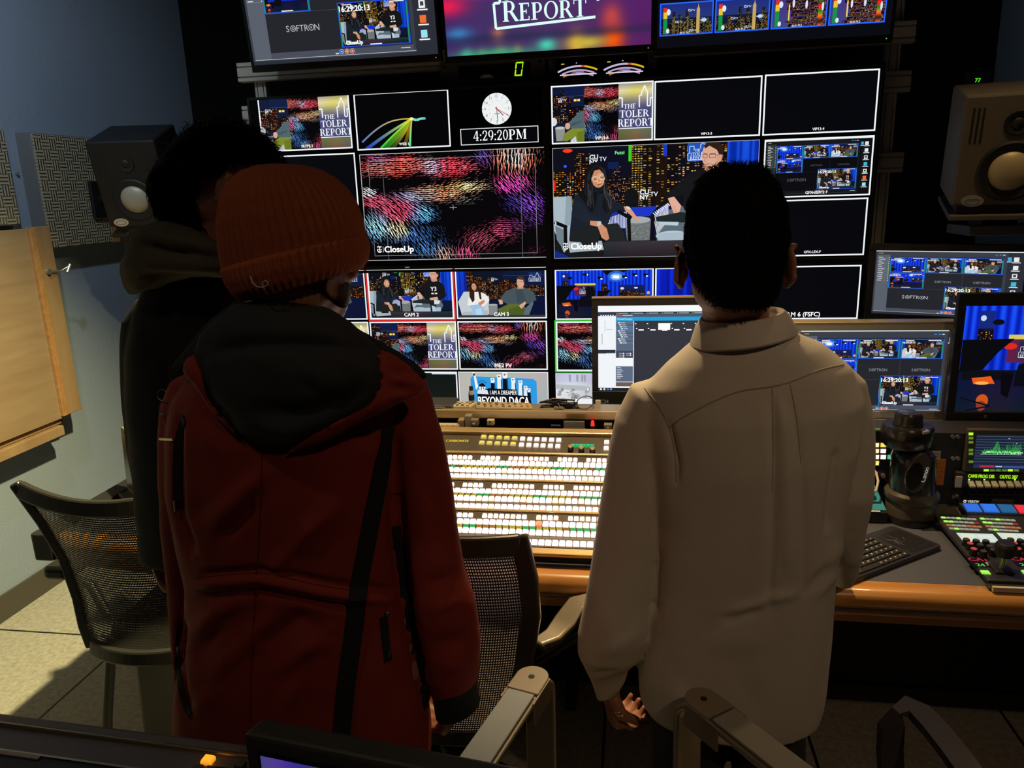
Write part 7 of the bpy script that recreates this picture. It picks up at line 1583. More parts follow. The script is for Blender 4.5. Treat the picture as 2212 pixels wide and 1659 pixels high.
def hair_strands(bv_v, bv_n, cnt, rd, L=(.014, .028), r=.0007, out=.45, down=.7, drift=(0, 0, 0), M=None, keep=None):
    mb = MB(); N = len(bv_v); k = 0
    while k < cnt:
        i = rd.randrange(N); v, n = bv_v[i], bv_n[i]
        if keep and not keep(v): continue
        k += 1; l = rd.uniform(*L); d = (n*out+Vector((0, 0, -down*(1-max(0, n.z))))+Vector(drift)+Vector((rd.uniform(-.2, .2), rd.uniform(-.2, .2), rd.uniform(-.2, .2)))).normalized()
        e = v+d*l*.55; d2 = (d+Vector((0, 0, -.5))+n*-.15).normalized(); P = [v-n*.002, e, e+d2*l*.45]
        mb.tube(P, [r, r*.8, r*.15], 3)
    return mb
def add_mesh(dst, src): o = len(dst.v); dst.v += src.v; dst.f += [tuple(o+i for i in f) for f in src.f]
def legs(mb, hipc, hw, kneef, ankles, fwd=(0, 1, 0)):
    for s, an in zip((-1, 1), ankles):
        hp = Vector((hipc.x+s*hw, hipc.y, hipc.z)); an = Vector(an); kn = (hp+an)/2+Vector((0, .025, .03)); limb(mb, [hp+Vector((0, 0, .03)), hp, kn, (kn+an)/2+Vector((0, -.015, .03)), an], [.066, .068, .055, .05, .036]); feet(mb, an, fwd)
def trousers(t, hipc, hw, ankles, m, grow=.016, waist=None):
    mb = MB()
    for s, an in zip((-1, 1), ankles):
        hp = Vector((hipc.x+s*hw, hipc.y, hipc.z)); an = Vector(an)+Vector((0, 0, .03)); kn = (hp+an)/2+Vector((0, .02, .03)); limb(mb, [hp+Vector((0, 0, .04)), hp+Vector((0, 0, -.02)), kn, (kn+an)/2, an], [.078, .082+grow*.1, .068+grow*.4, .066+grow*.4, .062+grow*.3], 20)
    mb.loft([[hipc+Vector((.135*math.cos(a), .088*math.sin(a), z)) for a in [2*PI*j/24 for j in range(24)]] for z in (-.05, .02, .10, .16)])
    r = remesh(mb, .011, 4); folds(r, [], .006, 7); r.build('trousers', m, t, 180)
    sh = MB()
    return
def shoes(t, ankles, m, fwd=(0, 1, 0)):
    for an in ankles:
        mb = MB(); a = Vector(an); f = Vector(fwd).normalized(); s = Vector((f.y, -f.x, 0)); R = []
        for u, w_, zt in ((-.085, .03, .06), (-.06, .044, .11), (0, .048, .118), (.06, .052, .085), (.13, .056, .06), (.185, .046, .045), (.21, .02, .03)):
            R.append([a+f*u+s*(w_*math.copysign(abs(math.cos(q))**.7, math.cos(q)))+Vector((0, 0, -a.z+zt/2+zt/2*math.copysign(abs(math.sin(q))**.7, math.sin(q)))) for q in [2*PI*j/18 for j in range(18)]])
        mb.loft(R); mb.build('shoe', m, t, True)
skin = mat('warm skin', (.46, .21, .125), .5, noise_s=30, noise_a=.06); skin_d = mat('tan skin', (.36, .165, .095), .5, noise_s=30, noise_a=.06)
hair_blk = mat('black hair', (.0045, .004, .0036), .8, spec=.04)
cloth = lambda name, col, s=.35: mat(name, col, .85, noise_s=220, noise_a=.08, bump=.04, bump_s=420, sheen=s*.0)

# ---- man in the white shirt
Ym = 1.38
hc = A(1584, 572, Ym-.02); t = thing('person', 'man with short dark hair in a loose white shirt, seen from behind', 'person', (hc.x, Ym, 0))
Mh = Matrix.Translation(hc) @ Matrix.Rotation(-.05, 4, 'Z'); SH = 1.03
b = MB(); head(b, Mh, SH, .42)
nb = A(1592, 760, Ym); limb(b, [hc+Vector((0, -.012, -.03)), Vector((nb.x, Ym+.0, nb.z+.02)), Vector((nb.x, Ym, nb.z-.04))], [.056, .058, .07])
sl, sr = A(1405, 850, Ym), A(1830, 815, Ym); el, er = A(1330, 1250, Ym+.0), A(1836, 1110, Ym+.02); wl, wr = A(1318, 1478, Ym+.02), A(1822, 1245, Ym+.17)
pel = A(1580, 1470, Ym); pel = Vector((pel.x, Ym, .82))
b.loft([[Vector((c.x, Ym, c.z))+Vector((w_*math.cos(q), d_*math.sin(q), 0)) for q in [2*PI*j/24 for j in range(24)]] for c, w_, d_ in ((nb+Vector((0, 0, .0)), .075, .06), (nb+Vector((0, 0, -.05)), .15, .075), (nb+Vector((0, 0, -.18)), .165, .09), (nb+Vector((0, 0, -.32)), .14, .085), (Vector((pel.x, Ym, .95)), .14, .085), (pel, .155, .095), (pel+Vector((0, 0, -.08)), .14, .09))])
limb(b, [sl+Vector((.05, 0, .0)), sl+Vector((.02, 0, -.02)), el, (el+wl)/2, wl], [.04, .038, .033, .033, .026]); limb(b, [sr+Vector((-.06, 0, .0)), sr+Vector((-.025, 0, -.02)), er, (er+wr)/2, wr], [.036, .03, .025, .024, .023])
hand(b, wl+Vector((.0, 0, -.006)), (.10, .08, -1), (.85, .45, .15), (.35, -.9, .0), .94, .95)
hand(b, wr+Vector((0, .015, .0)), (-.35, 1, -.06), (0, -.10, -1), (-1, -.3, 0), .95, .12)
ank = [(pel.x-.09, Ym+.01, .085), (pel.x+.10, Ym+.03, .085)]; legs(b, pel, .068, 0, ank)
bb = remesh(b, .004, 3); bb.build('body', skin_d, t, 180); eyes(t, Mh, SH); bvm = bvh_of(bb)
# shirt
s = MB(); B0 = .118
TR = [((1535, 700), (1672, 690), .062), ((1505, 735), (1700, 712), .075), ((1440, 785), (1775, 742), .088), ((1395, 830), (1835, 790), .100), ((1385, 900), (1862, 860), .116), ((1400, 1000), (1850, 960), .124), ((1415, 1120), (1822, 1080), .122), ((1412, 1240), (1803, 1220), .118), ((1400, 1340), (1795, 1330), .118), ((1380, 1430), (1786, 1425), .122)]
rings = [ringpx(l, r, Ym-.012+.012*i/9, bd) for i, (l, r, bd) in enumerate(TR)]
last = rings[-1]; zc_ = A(1580, 1616, Ym-.118).z; zs_ = A(1380, 1500, Ym).z; cx_ = sum((p.x for p in last))/len(last)
for f, k in ((.4, 1.0), (.75, .99), (1.0, .965)):
    R = []
    for j, p in enumerate(last):
        th_ = 2*PI*j/len(last); zz = zs_+(zc_-zs_)*abs(math.sin(th_))**.75; R.append(Vector((cx_+(p.x-cx_)*k, Ym+(p.y-Ym)*k, p.z+(zz-p.z)*f)))
    rings.append(R)
s.loft(rings)
sleeve(s, [((1470, 830), (1540, 880), Ym), ((1410, 815), (1500, 885), Ym), ((1362, 830), (1478, 915), Ym), ((1330, 900), (1466, 960), Ym), ((1313, 990), (1458, 1030), Ym), ((1297, 1080), (1444, 1110), Ym), ((1281, 1180), (1430, 1200), Ym), ((1266, 1280), (1420, 1290), Ym), ((1248, 1365), (1412, 1360), Ym), ((1246, 1405), (1392, 1405), Ym), ((1262, 1440), (1366, 1432), Ym+.01), ((1276, 1466), (1358, 1440), Ym+.015), ((1284, 1492), (1352, 1462), Ym+.02), ((1288, 1510), (1338, 1486), Ym+.02)])
sleeve(s, [((1690, 800), (1780, 790), Ym), ((1740, 790), (1830, 786), Ym), ((1785, 815), (1873, 825), Ym), ((1808, 880), (1889, 900), Ym), ((1812, 980), (1890, 990), Ym), ((1800, 1070), (1884, 1075), Ym), ((1786, 1140), (1870, 1140), Ym+.03), ((1786, 1190), (1860, 1190), Ym+.085, 1.7), ((1788, 1225), (1852, 1220), Ym+.125, 1.8), ((1798, 1258), (1843, 1248), Ym+.165, 1.7)])
s = remesh(s, .0055, 4)
FL_ = [([(1668, 850), (1672, 1000), (1668, 1180), (1660, 1330)], 9, -.006), ([(1700, 850), (1728, 960), (1738, 1150), (1740, 1300)], 8, -.004), ([(1685, 850), (1700, 1000), (1704, 1250)], 14, .005), ([(1760, 1250), (1840, 1150)], 14, .006), ([(1560, 1330), (1680, 1290), (1740, 1278)], 12, .006), ([(1540, 1345), (1660, 1312)], 12, -.005), ([(1740, 1290), (1800, 1200)], 10, -.005), ([(1755, 1300), (1810, 1230)], 9, .005),
       ([(1440, 900), (1462, 1000), (1460, 1060)], 9, -.008), ([(1432, 1180), (1420, 1340)], 9, -.006), ([(1812, 960), (1795, 1080), (1788, 1160)], 10, -.009), ([(1280, 1420), (1360, 1380), (1400, 1340)], 16, .004), ([(1270, 1455), (1350, 1450)], 7, -.005), ([(1275, 1468), (1355, 1446)], 5, .004), ([(1480, 1400), (1700, 1380)], 30, .004), ([(1345, 900), (1300, 1200)], 20, .003), ([(1420, 1450), (1500, 1560)], 26, .004), ([(1600, 1420), (1640, 1590)], 26, -.003)]
folds(s, FL_, .0035, 8, (1, 1, .5))
shirt_m = cloth('white cotton', (.70, .64, .56)); seam_m = cloth('cotton seam', (.46, .41, .34)); shirt = s.build('shirt', shirt_m, t, 180); bv = bvh_of(s)
seam(bv, [(1445, 925), (1475, 902), (1540, 868), (1600, 845), (1662, 836), (1710, 824), (1770, 800), (1822, 788)], .0016, 'yoke_seam', seam_m, shirt, .0002)
for P in ([(1668, 838), (1670, 960), (1668, 1060)], [(1706, 828), (1720, 900), (1730, 1000)]): seam(bv, P, .0011, 'pleat_seam', seam_m, shirt, -.0002)
seam(bv, [(1392, 838), (1425, 880), (1448, 930), (1460, 1000), (1461, 1040)], .0012, 'armhole_seam', seam_m, shirt, 0)
# collar
R = []
for l, r, bd, dy in (((1512, 712), (1700, 690), .078, 0), ((1494, 748), (1722, 712), .096, 0), ((1490, 744), (1722, 708), .0985, 0), ((1502, 706), (1704, 676), .084, 0), ((1512, 690), (1694, 668), .072, 0), ((1518, 700), (1688, 680), .066, 0)):
    q = ringpx(l, r, Ym-.01, bd, 36, 1.0)
    for p in q: p.z += -.012*max(0, (Ym-.01-p.y)/bd) if False else 0
    R.append(q)
MB().loft(R, True).build('collar', shirt_m, shirt, True)
# hair: close cap with short strands, cut at the nape
rows = [((1565, 358), (1640, 358), .045, .0), ((1532, 367), (1662, 371), .070, .0), ((1505, 392), (1682, 396), .090, .0), ((1487, 436), (1697, 442), .102, 0), ((1478, 495), (1702, 502), .104, -.004), ((1480, 545), (1698, 552), .095, -.016), ((1492, 590), (1690, 596), .078, -.034), ((1506, 625), (1682, 630), .066, -.044), ((1524, 648), (1672, 650), .052, -.048), ((1546, 664), (1655, 664), .036, -.048)]
cap = MB(); cap.loft([ringpx(l, r, Ym-.03+dy, bd, 36, 1.0) for l, r, bd, dy in rows]); cap = remesh(cap, .005, 4); folds(cap, [], .003, 26, (1, 1, 1))
rd = random.Random(21); zm_ = A(1588, 520, Ym).z; st = hair_strands(cap.v, cap.n, 4200, rd, (.009, .016), .0006, .16, .9, keep=lambda v: v.z > zm_); st2 = hair_strands(cap.v, cap.n, 2600, rd, (.004, .008), .0006, .14, 1.0, keep=lambda v: v.z <= zm_)
add_mesh(cap, st); add_mesh(cap, st2); cap.build('hair', hair_blk, t, 180)
trousers(t, pel, .068, ank, cloth('dark denim', (.025, .026, .035))); shoes(t, ank, mat('black shoe leather', (.02, .02, .02), .4))
for k, (px, py) in enumerate(((1330, 1535), (1341, 1541))):
    q = on(bvm, px, py, -.006); MB().tube([q+Vector((.0095*math.cos(a), .0095*math.sin(a), .002*math.sin(a))) for a in [2*PI*i/16 for i in range(16)]], .0016, 6, True).build('finger_ring', mat('ring gold', (.8, .62, .35), .2, .95), t, True)

# ---- person in the red jacket and orange knitted hat
Yr = 1.11; hc = A(640, 575, Yr); t = thing('person', 'person in a red hooded jacket and orange knitted hat, seen from behind', 'person', (hc.x, Yr, 0))
Mh = Matrix.Translation(hc) @ Matrix.Rotation(-.35, 4, 'Z') @ Matrix.Rotation(.10, 4, 'Y') @ Matrix.Rotation(.12, 4, 'X'); SH = .98
b = MB(); head(b, Mh, SH, .3)
nb = A(640, 745, Yr); limb(b, [hc+Vector((0, -.01, -.03)), Vector((nb.x, Yr, nb.z+.02)), Vector((nb.x, Yr, nb.z-.05))], [.055, .058, .07])
sl, sr = A(408, 858, Yr), A(884, 858, Yr); el, er = A(388, 1180, Yr+.01), A(938, 1230, Yr+.0); wl, wr = A(412, 1470, Yr+.03), A(972, 1500, Yr+.02); pel = Vector((nb.x+.01, Yr, .82))
b.loft([[Vector((c.x, Yr, c.z))+Vector((w_*math.cos(q), d_*math.sin(q), 0)) for q in [2*PI*j/24 for j in range(24)]] for c, w_, d_ in ((nb, .07, .055), (nb+Vector((0, 0, -.05)), .13, .07), (nb+Vector((0, 0, -.2)), .15, .085), (nb+Vector((0, 0, -.34)), .13, .08), (Vector((pel.x, Yr, .95)), .14, .085), (pel, .155, .09), (pel+Vector((0, 0, -.08)), .14, .085))])
limb(b, [sl+Vector((.04, 0, 0)), sl+Vector((.015, 0.01, -.02)), el+Vector((-.002, .012, 0)), (el+wl)/2+Vector((-.003, .012, 0)), wl], [.028, .025, .02, .02, .02]); limb(b, [sr+Vector((-.04, 0, 0)), sr+Vector((-.015, 0, -.02)), er, (er+wr)/2, wr], [.030, .029, .025, .025, .022])
hand(b, wl, (.05, .25, -1), (1, .1, 0), (.1, 1, .2), .9, .5); hand(b, wr+Vector((-.004, 0, -.004)), (-.10, .42, -1), (-.95, .2, .2), (.25, .9, .35), .88, .85)
ank = [(pel.x-.09, Yr+.02, .085), (pel.x+.09, Yr+.04, .085)]; legs(b, pel, .068, 0, ank)
bb = remesh(b, .004, 3); bb.build('body', skin, t, 180); eyes(t, Mh, SH)
j = MB(); TR = [((560, 720), (720, 715), .06), ((500, 755), (780, 745), .08), ((430, 800), (850, 785), .10), ((388, 850), (880, 830), .115), ((378, 930), (878, 900), .125), ((382, 1030), (872, 1010), .128), ((400, 1140), (868, 1130), .122), ((418, 1245), (872, 1250), .116), ((416, 1300), (880, 1310), .118), ((402, 1400), (900, 1410), .124), ((394, 1500), (915, 1520), .126), ((396, 1590), (926, 1630), .124)]
rings = [ringpx(l, r, Yr, bd, 44) for l, r, bd in TR]
rings.append([p+Vector((0, 0, -.012+.010*math.sin(k*.9))) for k, p in enumerate(rings[-1])]); j.loft(rings)
sleeve(j, [((415, 800), (520, 850), Yr), ((372, 815), (495, 900), Yr), ((350, 870), (470, 930), Yr), ((341, 950), (452, 975), Yr), ((344, 1030), (440, 1050), Yr), ((352, 1130), (432, 1140), Yr), ((360, 1230), (428, 1235), Yr+.01), ((366, 1330), (430, 1335), Yr+.02), ((376, 1420), (440, 1425), Yr+.03), ((392, 1490), (450, 1490), Yr+.03)])
sleeve(j, [((770, 790), (870, 790), Yr), ((800, 850), (915, 815), Yr), ((835, 880), (932, 860), Yr), ((846, 950), (947, 930), Yr), ((856, 1040), (966, 1030), Yr), ((864, 1130), (986, 1125), Yr), ((872, 1230), (1002, 1220), Yr), ((886, 1310), (1022, 1300), Yr), ((902, 1390), (1039, 1380), Yr+.01), ((916, 1450), (1036, 1450), Yr+.015), ((936, 1500), (1026, 1490), Yr+.02)])
j = remesh(j, .0058, 4)
JF = [([(440, 1150), (520, 1070), (590, 1000)], 20, .010), ([(470, 1180), (560, 1080)], 14, -.007), ([(600, 1180), (700, 1120), (760, 1050)], 24, .007), ([(560, 1260), (640, 1180), (700, 1100)], 16, .007), ([(425, 1262), (560, 1250), (680, 1275), (780, 1290), (860, 1300)], 9, .008), ([(425, 1240), (560, 1232), (680, 1254), (780, 1270), (860, 1278)], 8, -.008), ([(425, 1288), (560, 1278), (680, 1300), (780, 1315)], 8, -.007), ([(400, 1390), (470, 1320), (540, 1290)], 18, .009), ([(420, 1420), (500, 1340)], 14, -.007), ([(440, 1480), (540, 1380), (620, 1300)], 22, .009), ([(560, 1400), (640, 1340), (720, 1360)], 22, -.009), ([(580, 1470), (660, 1400), (720, 1370)], 20, .009), ([(600, 1560), (640, 1480), (660, 1420)], 20, .007), ([(410, 1560), (480, 1470)], 20, .007), ([(645, 1100), (620, 1240)], 14, -.005), ([(385, 880), (382, 1000), (388, 1120), (420, 1210)], 12, -.012), ([(395, 1330), (385, 1420), (395, 1500), (412, 1550)], 11, -.012), ([(850, 920), (852, 1040), (860, 1160), (872, 1250), (895, 1380), (915, 1480)], 13, -.013), ([(930, 900), (960, 1060), (975, 1160)], 14, .006), ([(900, 1000), (950, 1120)], 14, -.004), ([(900, 1270), (1000, 1240)], 14, -.005), ([(905, 1320), (1015, 1290)], 14, .005), ([(920, 1400), (1030, 1370)], 16, -.005), ([(935, 1440), (1030, 1430)], 14, .005), ([(540, 1000), (545, 1240)], 10, -.003), ([(760, 1000), (830, 960)], 18, .005), ([(430, 900), (470, 1000)], 20, .006), ([(450, 1050), (420, 1140)], 18, -.006)]
folds(j, JF, .0055, 7, (1, 1, .8))
jm = cloth('red canvas', (.29, .030, .017)); jd = cloth('dark red seam', (.17, .02, .012)); blk = cloth('black webbing', (.012, .012, .013)); jk = j.build('jacket', jm, t, 180); bv = bvh_of(j)
seam(bv, [(566, 970), (562, 1100), (555, 1240), (545, 1400), (540, 1560)], .0014, 'centre_seam', jd, jk)
for P in ([(425, 1248), (560, 1238), (680, 1262), (800, 1282)], [(425, 1276), (560, 1268), (680, 1290), (800, 1308)]): seam(bv, P, .0012, 'waist_seam', jd, jk)
strip(bv, [(838, 925), (822, 1020), (800, 1130), (776, 1260), (764, 1360), (748, 1480), (738, 1585)], .029, .003, 'webbing_strap', blk, jk, .002, 'black webbing strap')
strip(bv, [(400, 905), (388, 960), (384, 1040), (386, 1095)], .016, .003, 'arm_zip', blk, jk, .001, 'black zip opening'); strip(bv, [(393, 1345), (386, 1420), (394, 1490), (412, 1545)], .014, .003, 'side_zip_and_shade', blk, jk, .001, 'black zip opening')
strip(bv, [(860, 1135), (866, 1200), (876, 1280), (896, 1380), (912, 1450), (922, 1520)], .034, .003, 'side_zip_and_shade', blk, jk, .001); strip(bv, [(828, 1332), (832, 1380), (838, 1428)], .014, .002, 'pocket_zip', blk, jk, .001)  # first strip is shade between sleeve and body, laid in as black tape
brass = mat('old brass', (.55, .42, .22), .3, .9)
q0, q1 = on(bv, 354, 947, .006), on(bv, 380, 949, .006); MB().tube([q0, q1], .0022, 8).build('zip_pull', brass, jk, True, label='brass zip pull'); q0, q1 = on(bv, 382, 1078, .006), on(bv, 384, 1100, .006); MB().tube([q0, q1], .002, 8).build('zip_pull', brass, jk, True, label='brass zip pull')
q = on(bv, 833, 1325, .003); MB().ell(q, (.0055, .0035, .0055), 14, 8).build('snap_button', mat('dark snap', (.25, .24, .22), .3, .8), jk, True); q0, q1 = on(bv, 839, 1402, .004), on(bv, 838, 1418, .004); MB().tube([q0, q1], .0014, 6).build('zip_pull', mat('dark snap', (.25, .24, .22), .3, .8), jk, True)
for px, py in ((351, 853), (361, 882)):
    q = on(bv, px, py, .004); d = (EYE-q).normalized(); u = d.cross(Vector((0, 0, 1))).normalized(); v = u.cross(d); MB().tube([q+u*(.0085*math.cos(a))+v*(.0095*math.sin(a)) for a in [2*PI*i/18 for i in range(18)]], .0011, 6, True).build('snap_ring', mat('violet steel', (.3, .28, .42), .25, .8), jk, True)
cuff = MB(); sleeve(cuff, [((934, 1478), (1030, 1468), Yr+.016, 1.0), ((938, 1510), (1036, 1496), Yr+.02, 1.0), ((942, 1540), (1034, 1522), Yr+.024, 1.0), ((950, 1546), (1024, 1532), Yr+.024, .9)]); cuff.build('sleeve_cuff', blk, jk, True)
# hood lying on the back: black fleece inside, red rim
def pillow(px, Yf, bulge, thick, rings=7, bv=None, off=.01):
    "closed cushion: outline from the picture laid on the back, domed toward the viewer"
    P = smooth_px(px+[px[0]], 5)[:-1]; cx, cy = sum(p[0] for p in P)/len(P), sum(p[1] for p in P)/len(P); F, Bk = [], []
    for i in range(rings):
        s_ = 1-i/rings; F.append([(cx+(p[0]-cx)*s_, cy+(p[1]-cy)*s_, s_) for p in P])
    def pos(x, y, s_, front):
        q = A(x, y, Yf(x, y)); d = (EYE-q).normalized(); return q+d*(bulge*math.sqrt(max(0, 1-s_**2.2)) if front else -thick*math.sqrt(max(0, 1-s_**4)))
    R = [[pos(*p, True) for p in r] for r in F[::-1]]+[[pos(*p, False) for p in r] for r in F]
    return MB().loft(R)
def ysurf(bv, default, off):
    def f(x, y):
        d = ray(x, y).normalized(); h = bv.ray_cast(EYE, d); return (h[0].y-off) if h[0] is not None else default
    return f
Yh = lambda x, y: Yr-.085-.045*math.sin(max(0, min(1, (y-640)/330))*PI/2)
hood = [(505, 652), (560, 642), (640, 646), (705, 664), (765, 702), (815, 745), (838, 790), (842, 840), (820, 872), (760, 905), (700, 938), (655, 962), (615, 972), (565, 962), (510, 930), (468, 882), (440, 835), (422, 780), (432, 735), (465, 690)]
hm = pillow(hood, Yh, .055, .05); hm = remesh(hm, .006, 3)
folds(hm, [([(440, 760), (520, 745), (640, 740), (760, 752), (830, 770)], 16, -.012), ([(700, 700), (780, 790)], 22, .008), ([(520, 880), (620, 900), (720, 880), (800, 830)], 22, -.010), ([(500, 900), (620, 940), (740, 900), (830, 850)], 16, .008), ([(560, 800), (700, 830)], 26, .006), ([(620, 800), (720, 880)], 16, -.006)], .006, 12, (1, 1, 1))
fleece = cloth('black fleece', (.026, .029, .031)); hd = hm.build('hood', fleece, jk, 180, label='black fleece hood lining')
rim = pillow([(820, 752), (860, 770), (905, 805), (926, 832), (915, 850), (870, 868), (800, 905), (720, 945), (650, 975), (615, 984), (640, 960), (720, 915), (800, 868), (836, 830), (834, 780)], lambda x, y: Yh(x, y)-.004+.035*max(0, (x-830)/100), .022, .03, 5); rim = remesh(rim, .005, 2); folds(rim, [([(845, 790), (900, 815)], 8, -.007), ([(840, 815), (910, 832)], 7, .006), ([(840, 835), (890, 845)], 7, -.006)], .005, 18, (1, 1, 1)); rim.build('hood_rim', jm, jk, 180)
rim2 = pillow([(418, 762), (436, 800), (446, 850), (480, 905), (520, 945), (500, 935), (462, 895), (430, 850), (405, 815), (392, 800), (400, 775)], lambda x, y: Yh(x, y)+.0, .02, .03, 5); remesh(rim2, .005, 2).build('hood_rim', jm, jk, 180)
sh_ = pillow([(505, 648), (450, 690), (405, 742), (362, 796), (352, 812), (380, 800), (430, 765), (520, 742), (640, 736), (760, 748), (836, 768), (880, 792), (920, 826), (926, 806), (880, 768), (800, 722), (730, 682), (690, 662), (600, 640)], lambda x, y: Yr-.02-.05*max(0, min(1, (y-640)/150)), .035, .05, 5); sh_ = remesh(sh_, .006, 3); sh_.build('shoulder_yoke', cloth('black shell', (.013, .0135, .014)), jk, 180, label='black shoulder yoke')
# knitted hat
hat = MB(); cw = [((560, 700-42), (752, 628-20), .105), ((532, 618), (779, 556), .124), ((514, 598), (782, 535), .127), ((506, 585), (781, 512), .123)]
rw = [((507, 590), (778, 515), .116), ((498, 535), (772, 476), .118), ((495, 478), (756, 436), .116), ((500, 430), (735, 404), .108), ((513, 396), (708, 380), .094), ((536, 370), (680, 364), .070), ((565, 357), (650, 356), .042), ((590, 354), (625, 354), .018)]
def rib(rows, n, amp, ph=0, dy=0.0, sub=4):
    out = []
    for i in range(len(rows)-1):
        for k in range(sub):
            f = k/sub; A_ = [tuple(lerp(rows[i][m][q], rows[i+1][m][q], f) for q in (0, 1)) for m in (0, 1)]; out.append((A_[0], A_[1], lerp(rows[i][2], rows[i+1][2], f)))
    out.append(rows[-1]); R = []
    for l, r, bd in out:
        q = ringpx(l, r, Yr+dy, bd, n*4, 1.0); c = sum(q, Vector())/len(q)
        R.append([c+(p-c)*(1+amp*math.cos(2*PI*i/4+ph)) for i, p in enumerate(q)])
    return R
wool = mat('orange wool', (.43, .105, .035), .95, noise_s=160, noise_a=.2, bump=.15, bump_s=320); hb = MB().loft(rib(rw, 54, .022)); hato = hb.build('knitted_hat', wool, t, 180, label='orange ribbed knitted hat')
for_cuff = [((548, 645), (768, 585), .112), ((530, 628), (780, 566), .123), ((514, 602), (784, 540), .127), ((506, 580), (780, 512), .125), ((509, 574), (775, 508), .119)]
MB().loft(rib(for_cuff, 58, .024)).build('turned_cuff', wool, hato, 180)
P = [A(541, 597, Yr-.13), A(545, 610, Yr-.135), A(556, 620, Yr-.137), A(570, 621, Yr-.138), A(578, 616, Yr-.139), A(579, 609, Yr-.139), A(572, 606, Yr-.138), A(566, 612, Yr-.137), A(571, 625, Yr-.137)]
MB().tube(P, .0011, 6).build('loose_thread', mat('pale thread', (.6, .5, .46), .7), hato, True)
hr = MB(); rd = random.Random(4)
hs = pillow([(700, 640), (752, 606), (756, 640), (748, 668), (725, 660)], lambda x, y: Yr-.02, .02, .05, 4); hs = remesh(hs, .005, 2); hs.build('hair', mat('grey brown hair', (.09, .07, .06), .6), t, 180)
trousers(t, pel, .068, ank, cloth('black trousers', (.014, .014, .016)), .012); shoes(t, ank, mat('black shoe leather', (.02, .02, .02), .4))

# ---- man in black with an olive hood, at the left
Y3 = 1.385; hc = A(507, 412, Y3); t = thing('person', 'dark haired man in a black jacket with an olive hood at the left', 'person', (hc.x, Y3, 0))
Mh = Matrix.Translation(hc) @ Matrix.Rotation(-1.15, 4, 'Z') @ Matrix.Rotation(-.14, 4, 'X'); SH = .91
b = MB(); head(b, Mh, SH, .55)
nb = A(440, 585, Y3); limb(b, [hc+Vector((-.012, -.0, -.03)), Vector((lerp(hc.x, nb.x, .6), Y3, lerp(hc.z, nb.z, .6))), Vector((nb.x, Y3, nb.z-.03))], [.062, .060, .07])
sl, sr = A(320, 700, Y3), A(568, 700, Y3); el, er = A(312, 960, Y3), A(570, 980, Y3); wl, wr = A(345, 1190, Y3-.02), A(570, 1190, Y3+.0); pel = Vector((nb.x+.005, Y3, .90))
b.loft([[Vector((c.x, Y3, c.z))+Vector((w_*math.cos(q), d_*math.sin(q), 0)) for q in [2*PI*j_/24 for j_ in range(24)]] for c, w_, d_ in ((nb, .06, .05), (nb+Vector((.02, 0, -.09)), .10, .06), (nb+Vector((.01, 0, -.2)), .10, .065), (nb+Vector((.01, 0, -.36)), .095, .06), (Vector((pel.x, Y3, 1.0)), .10, .065), (pel, .11, .07), (pel+Vector((0, 0, -.08)), .11, .07))])
limb(b, [sl+Vector((.04, 0, 0)), sl+Vector((.015, 0, -.02)), el, (el+wl)/2, wl], [.026, .024, .021, .021, .021]); limb(b, [sr+Vector((-.04, 0, 0)), sr+Vector((-.015, 0, -.02)), er, (er+wr)/2, wr], [.026, .024, .021, .021, .021])
hand(b, wl, (.15, .2, -1), (1, .1, .1), (.1, 1, .2), .95, .5); hand(b, wr, (0, .3, -1), (-1, .1, .1), (.1, 1, .2), .95, .5)
ank = [(pel.x-.055, Y3, .085), (pel.x+.10, Y3-.02, .085)]; legs(b, pel, .066, 0, ank)
bb = remesh(b, .004, 3); bb.build('body', skin, t, 180); eyes(t, Mh, SH)
j = MB(); TR = [((385, 580), (530, 572), .07), ((325, 615), (590, 608), .088), ((300, 670), (590, 660), .085), ((292, 760), (590, 750), .10), ((290, 900), (588, 890), .10), ((300, 1060), (588, 1060), .088), ((310, 1200), (590, 1200), .082)]
j.loft([ringpx(l, r, Y3, bd, 40) for l, r, bd in TR])
sleeve(j, [((300, 640), (390, 680), Y3), ((272, 690), (372, 720), Y3), ((268, 780), (362, 790), Y3), ((270, 880), (356, 890), Y3), ((277, 960), (352, 970), Y3), ((291, 1050), (358, 1050), Y3-.01), ((308, 1120), (364, 1120), Y3-.015), ((326, 1185), (372, 1180), Y3-.02)])
sleeve(j, [((520, 640), (590, 660), Y3), ((530, 700), (606, 700), Y3), ((532, 850), (606, 850), Y3), ((535, 1000), (606, 1000), Y3), ((540, 1100), (600, 1100), Y3+.0), ((545, 1180), (592, 1180), Y3+.0)])
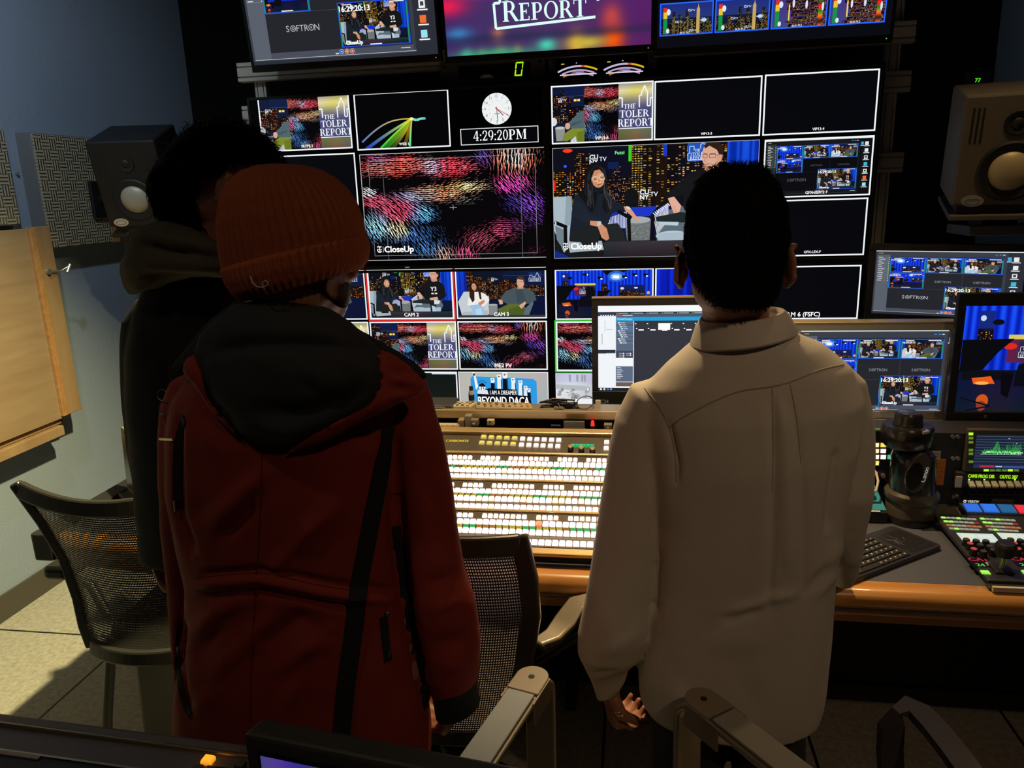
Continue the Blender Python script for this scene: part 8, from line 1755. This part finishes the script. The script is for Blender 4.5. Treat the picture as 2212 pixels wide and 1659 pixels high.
j = remesh(j, .007, 4); folds(j, [([(300, 700), (420, 680), (500, 700)], 24, .006), ([(355, 760), (360, 950)], 12, -.008)], .006, 7, (1, 1, .7)); jk = j.build('jacket', cloth('black jacket', (.013, .0125, .013)), t, 180)
hd = pillow([(300, 488), (345, 472), (395, 478), (440, 500), (480, 530), (505, 560), (512, 590), (470, 592), (400, 600), (330, 625), (285, 640), (262, 615), (260, 575), (275, 545), (268, 520), (280, 498)], lambda x, y: Y3-.10-.02*math.sin((y-470)/170*PI), .05, .09, 7); hd = remesh(hd, .006, 3)
folds(hd, [([(290, 520), (360, 545), (430, 550), (500, 565)], 11, -.013), ([(285, 505), (360, 515), (440, 530)], 13, .009), ([(275, 560), (380, 580), (500, 575)], 16, .009), ([(275, 605), (380, 590), (480, 588)], 10, -.007)], .007, 13, (1, 1, 1)); hd.build('hood', cloth('olive fleece', (.11, .095, .06)), jk, 180, label='olive fleece hood')
MB().loft([ringpx(l, r, Y3-.0, bd, 36, 1.0) for l, r, bd in (((385, 575), (525, 560), .078), ((375, 560), (528, 545), .084), ((395, 548), (515, 540), .078), ((405, 570), (505, 560), .07))]).build('collar', cloth('olive fleece', (.11, .095, .06)), jk, True)
rows = [((465, 264), (520, 268), .03, .02), ((428, 278), (552, 284), .065, .02), ((393, 304), (584, 316), .092, .015), ((366, 338), (602, 350), .104, .01), ((352, 366), (530, 364), .106, .0), ((349, 388), (466, 382), .098, -.006), ((350, 420), (456, 416), .09, -.012), ((358, 450), (456, 452), .078, -.02), ((372, 480), (452, 484), .06, -.03), ((392, 505), (440, 508), .035, -.035)]
cap = MB(); cap.loft([ringpx(l, r, Y3-.01+dy, bd, 36, 1.0) for l, r, bd, dy in rows]); cap = remesh(cap, .005, 4); folds(cap, [], .005, 24, (1, 1, 1))
st = hair_strands(cap.v, cap.n, 5200, random.Random(31), (.014, .028), .0006, .12, .55, (.18, .08, 0)); add_mesh(cap, st); cap.build('hair', hair_blk, t, 180)
trousers(t, pel, .066, ank, cloth('black trousers', (.014, .014, .016)), .006); shoes(t, ank, mat('black shoe leather', (.02, .02, .02), .4))
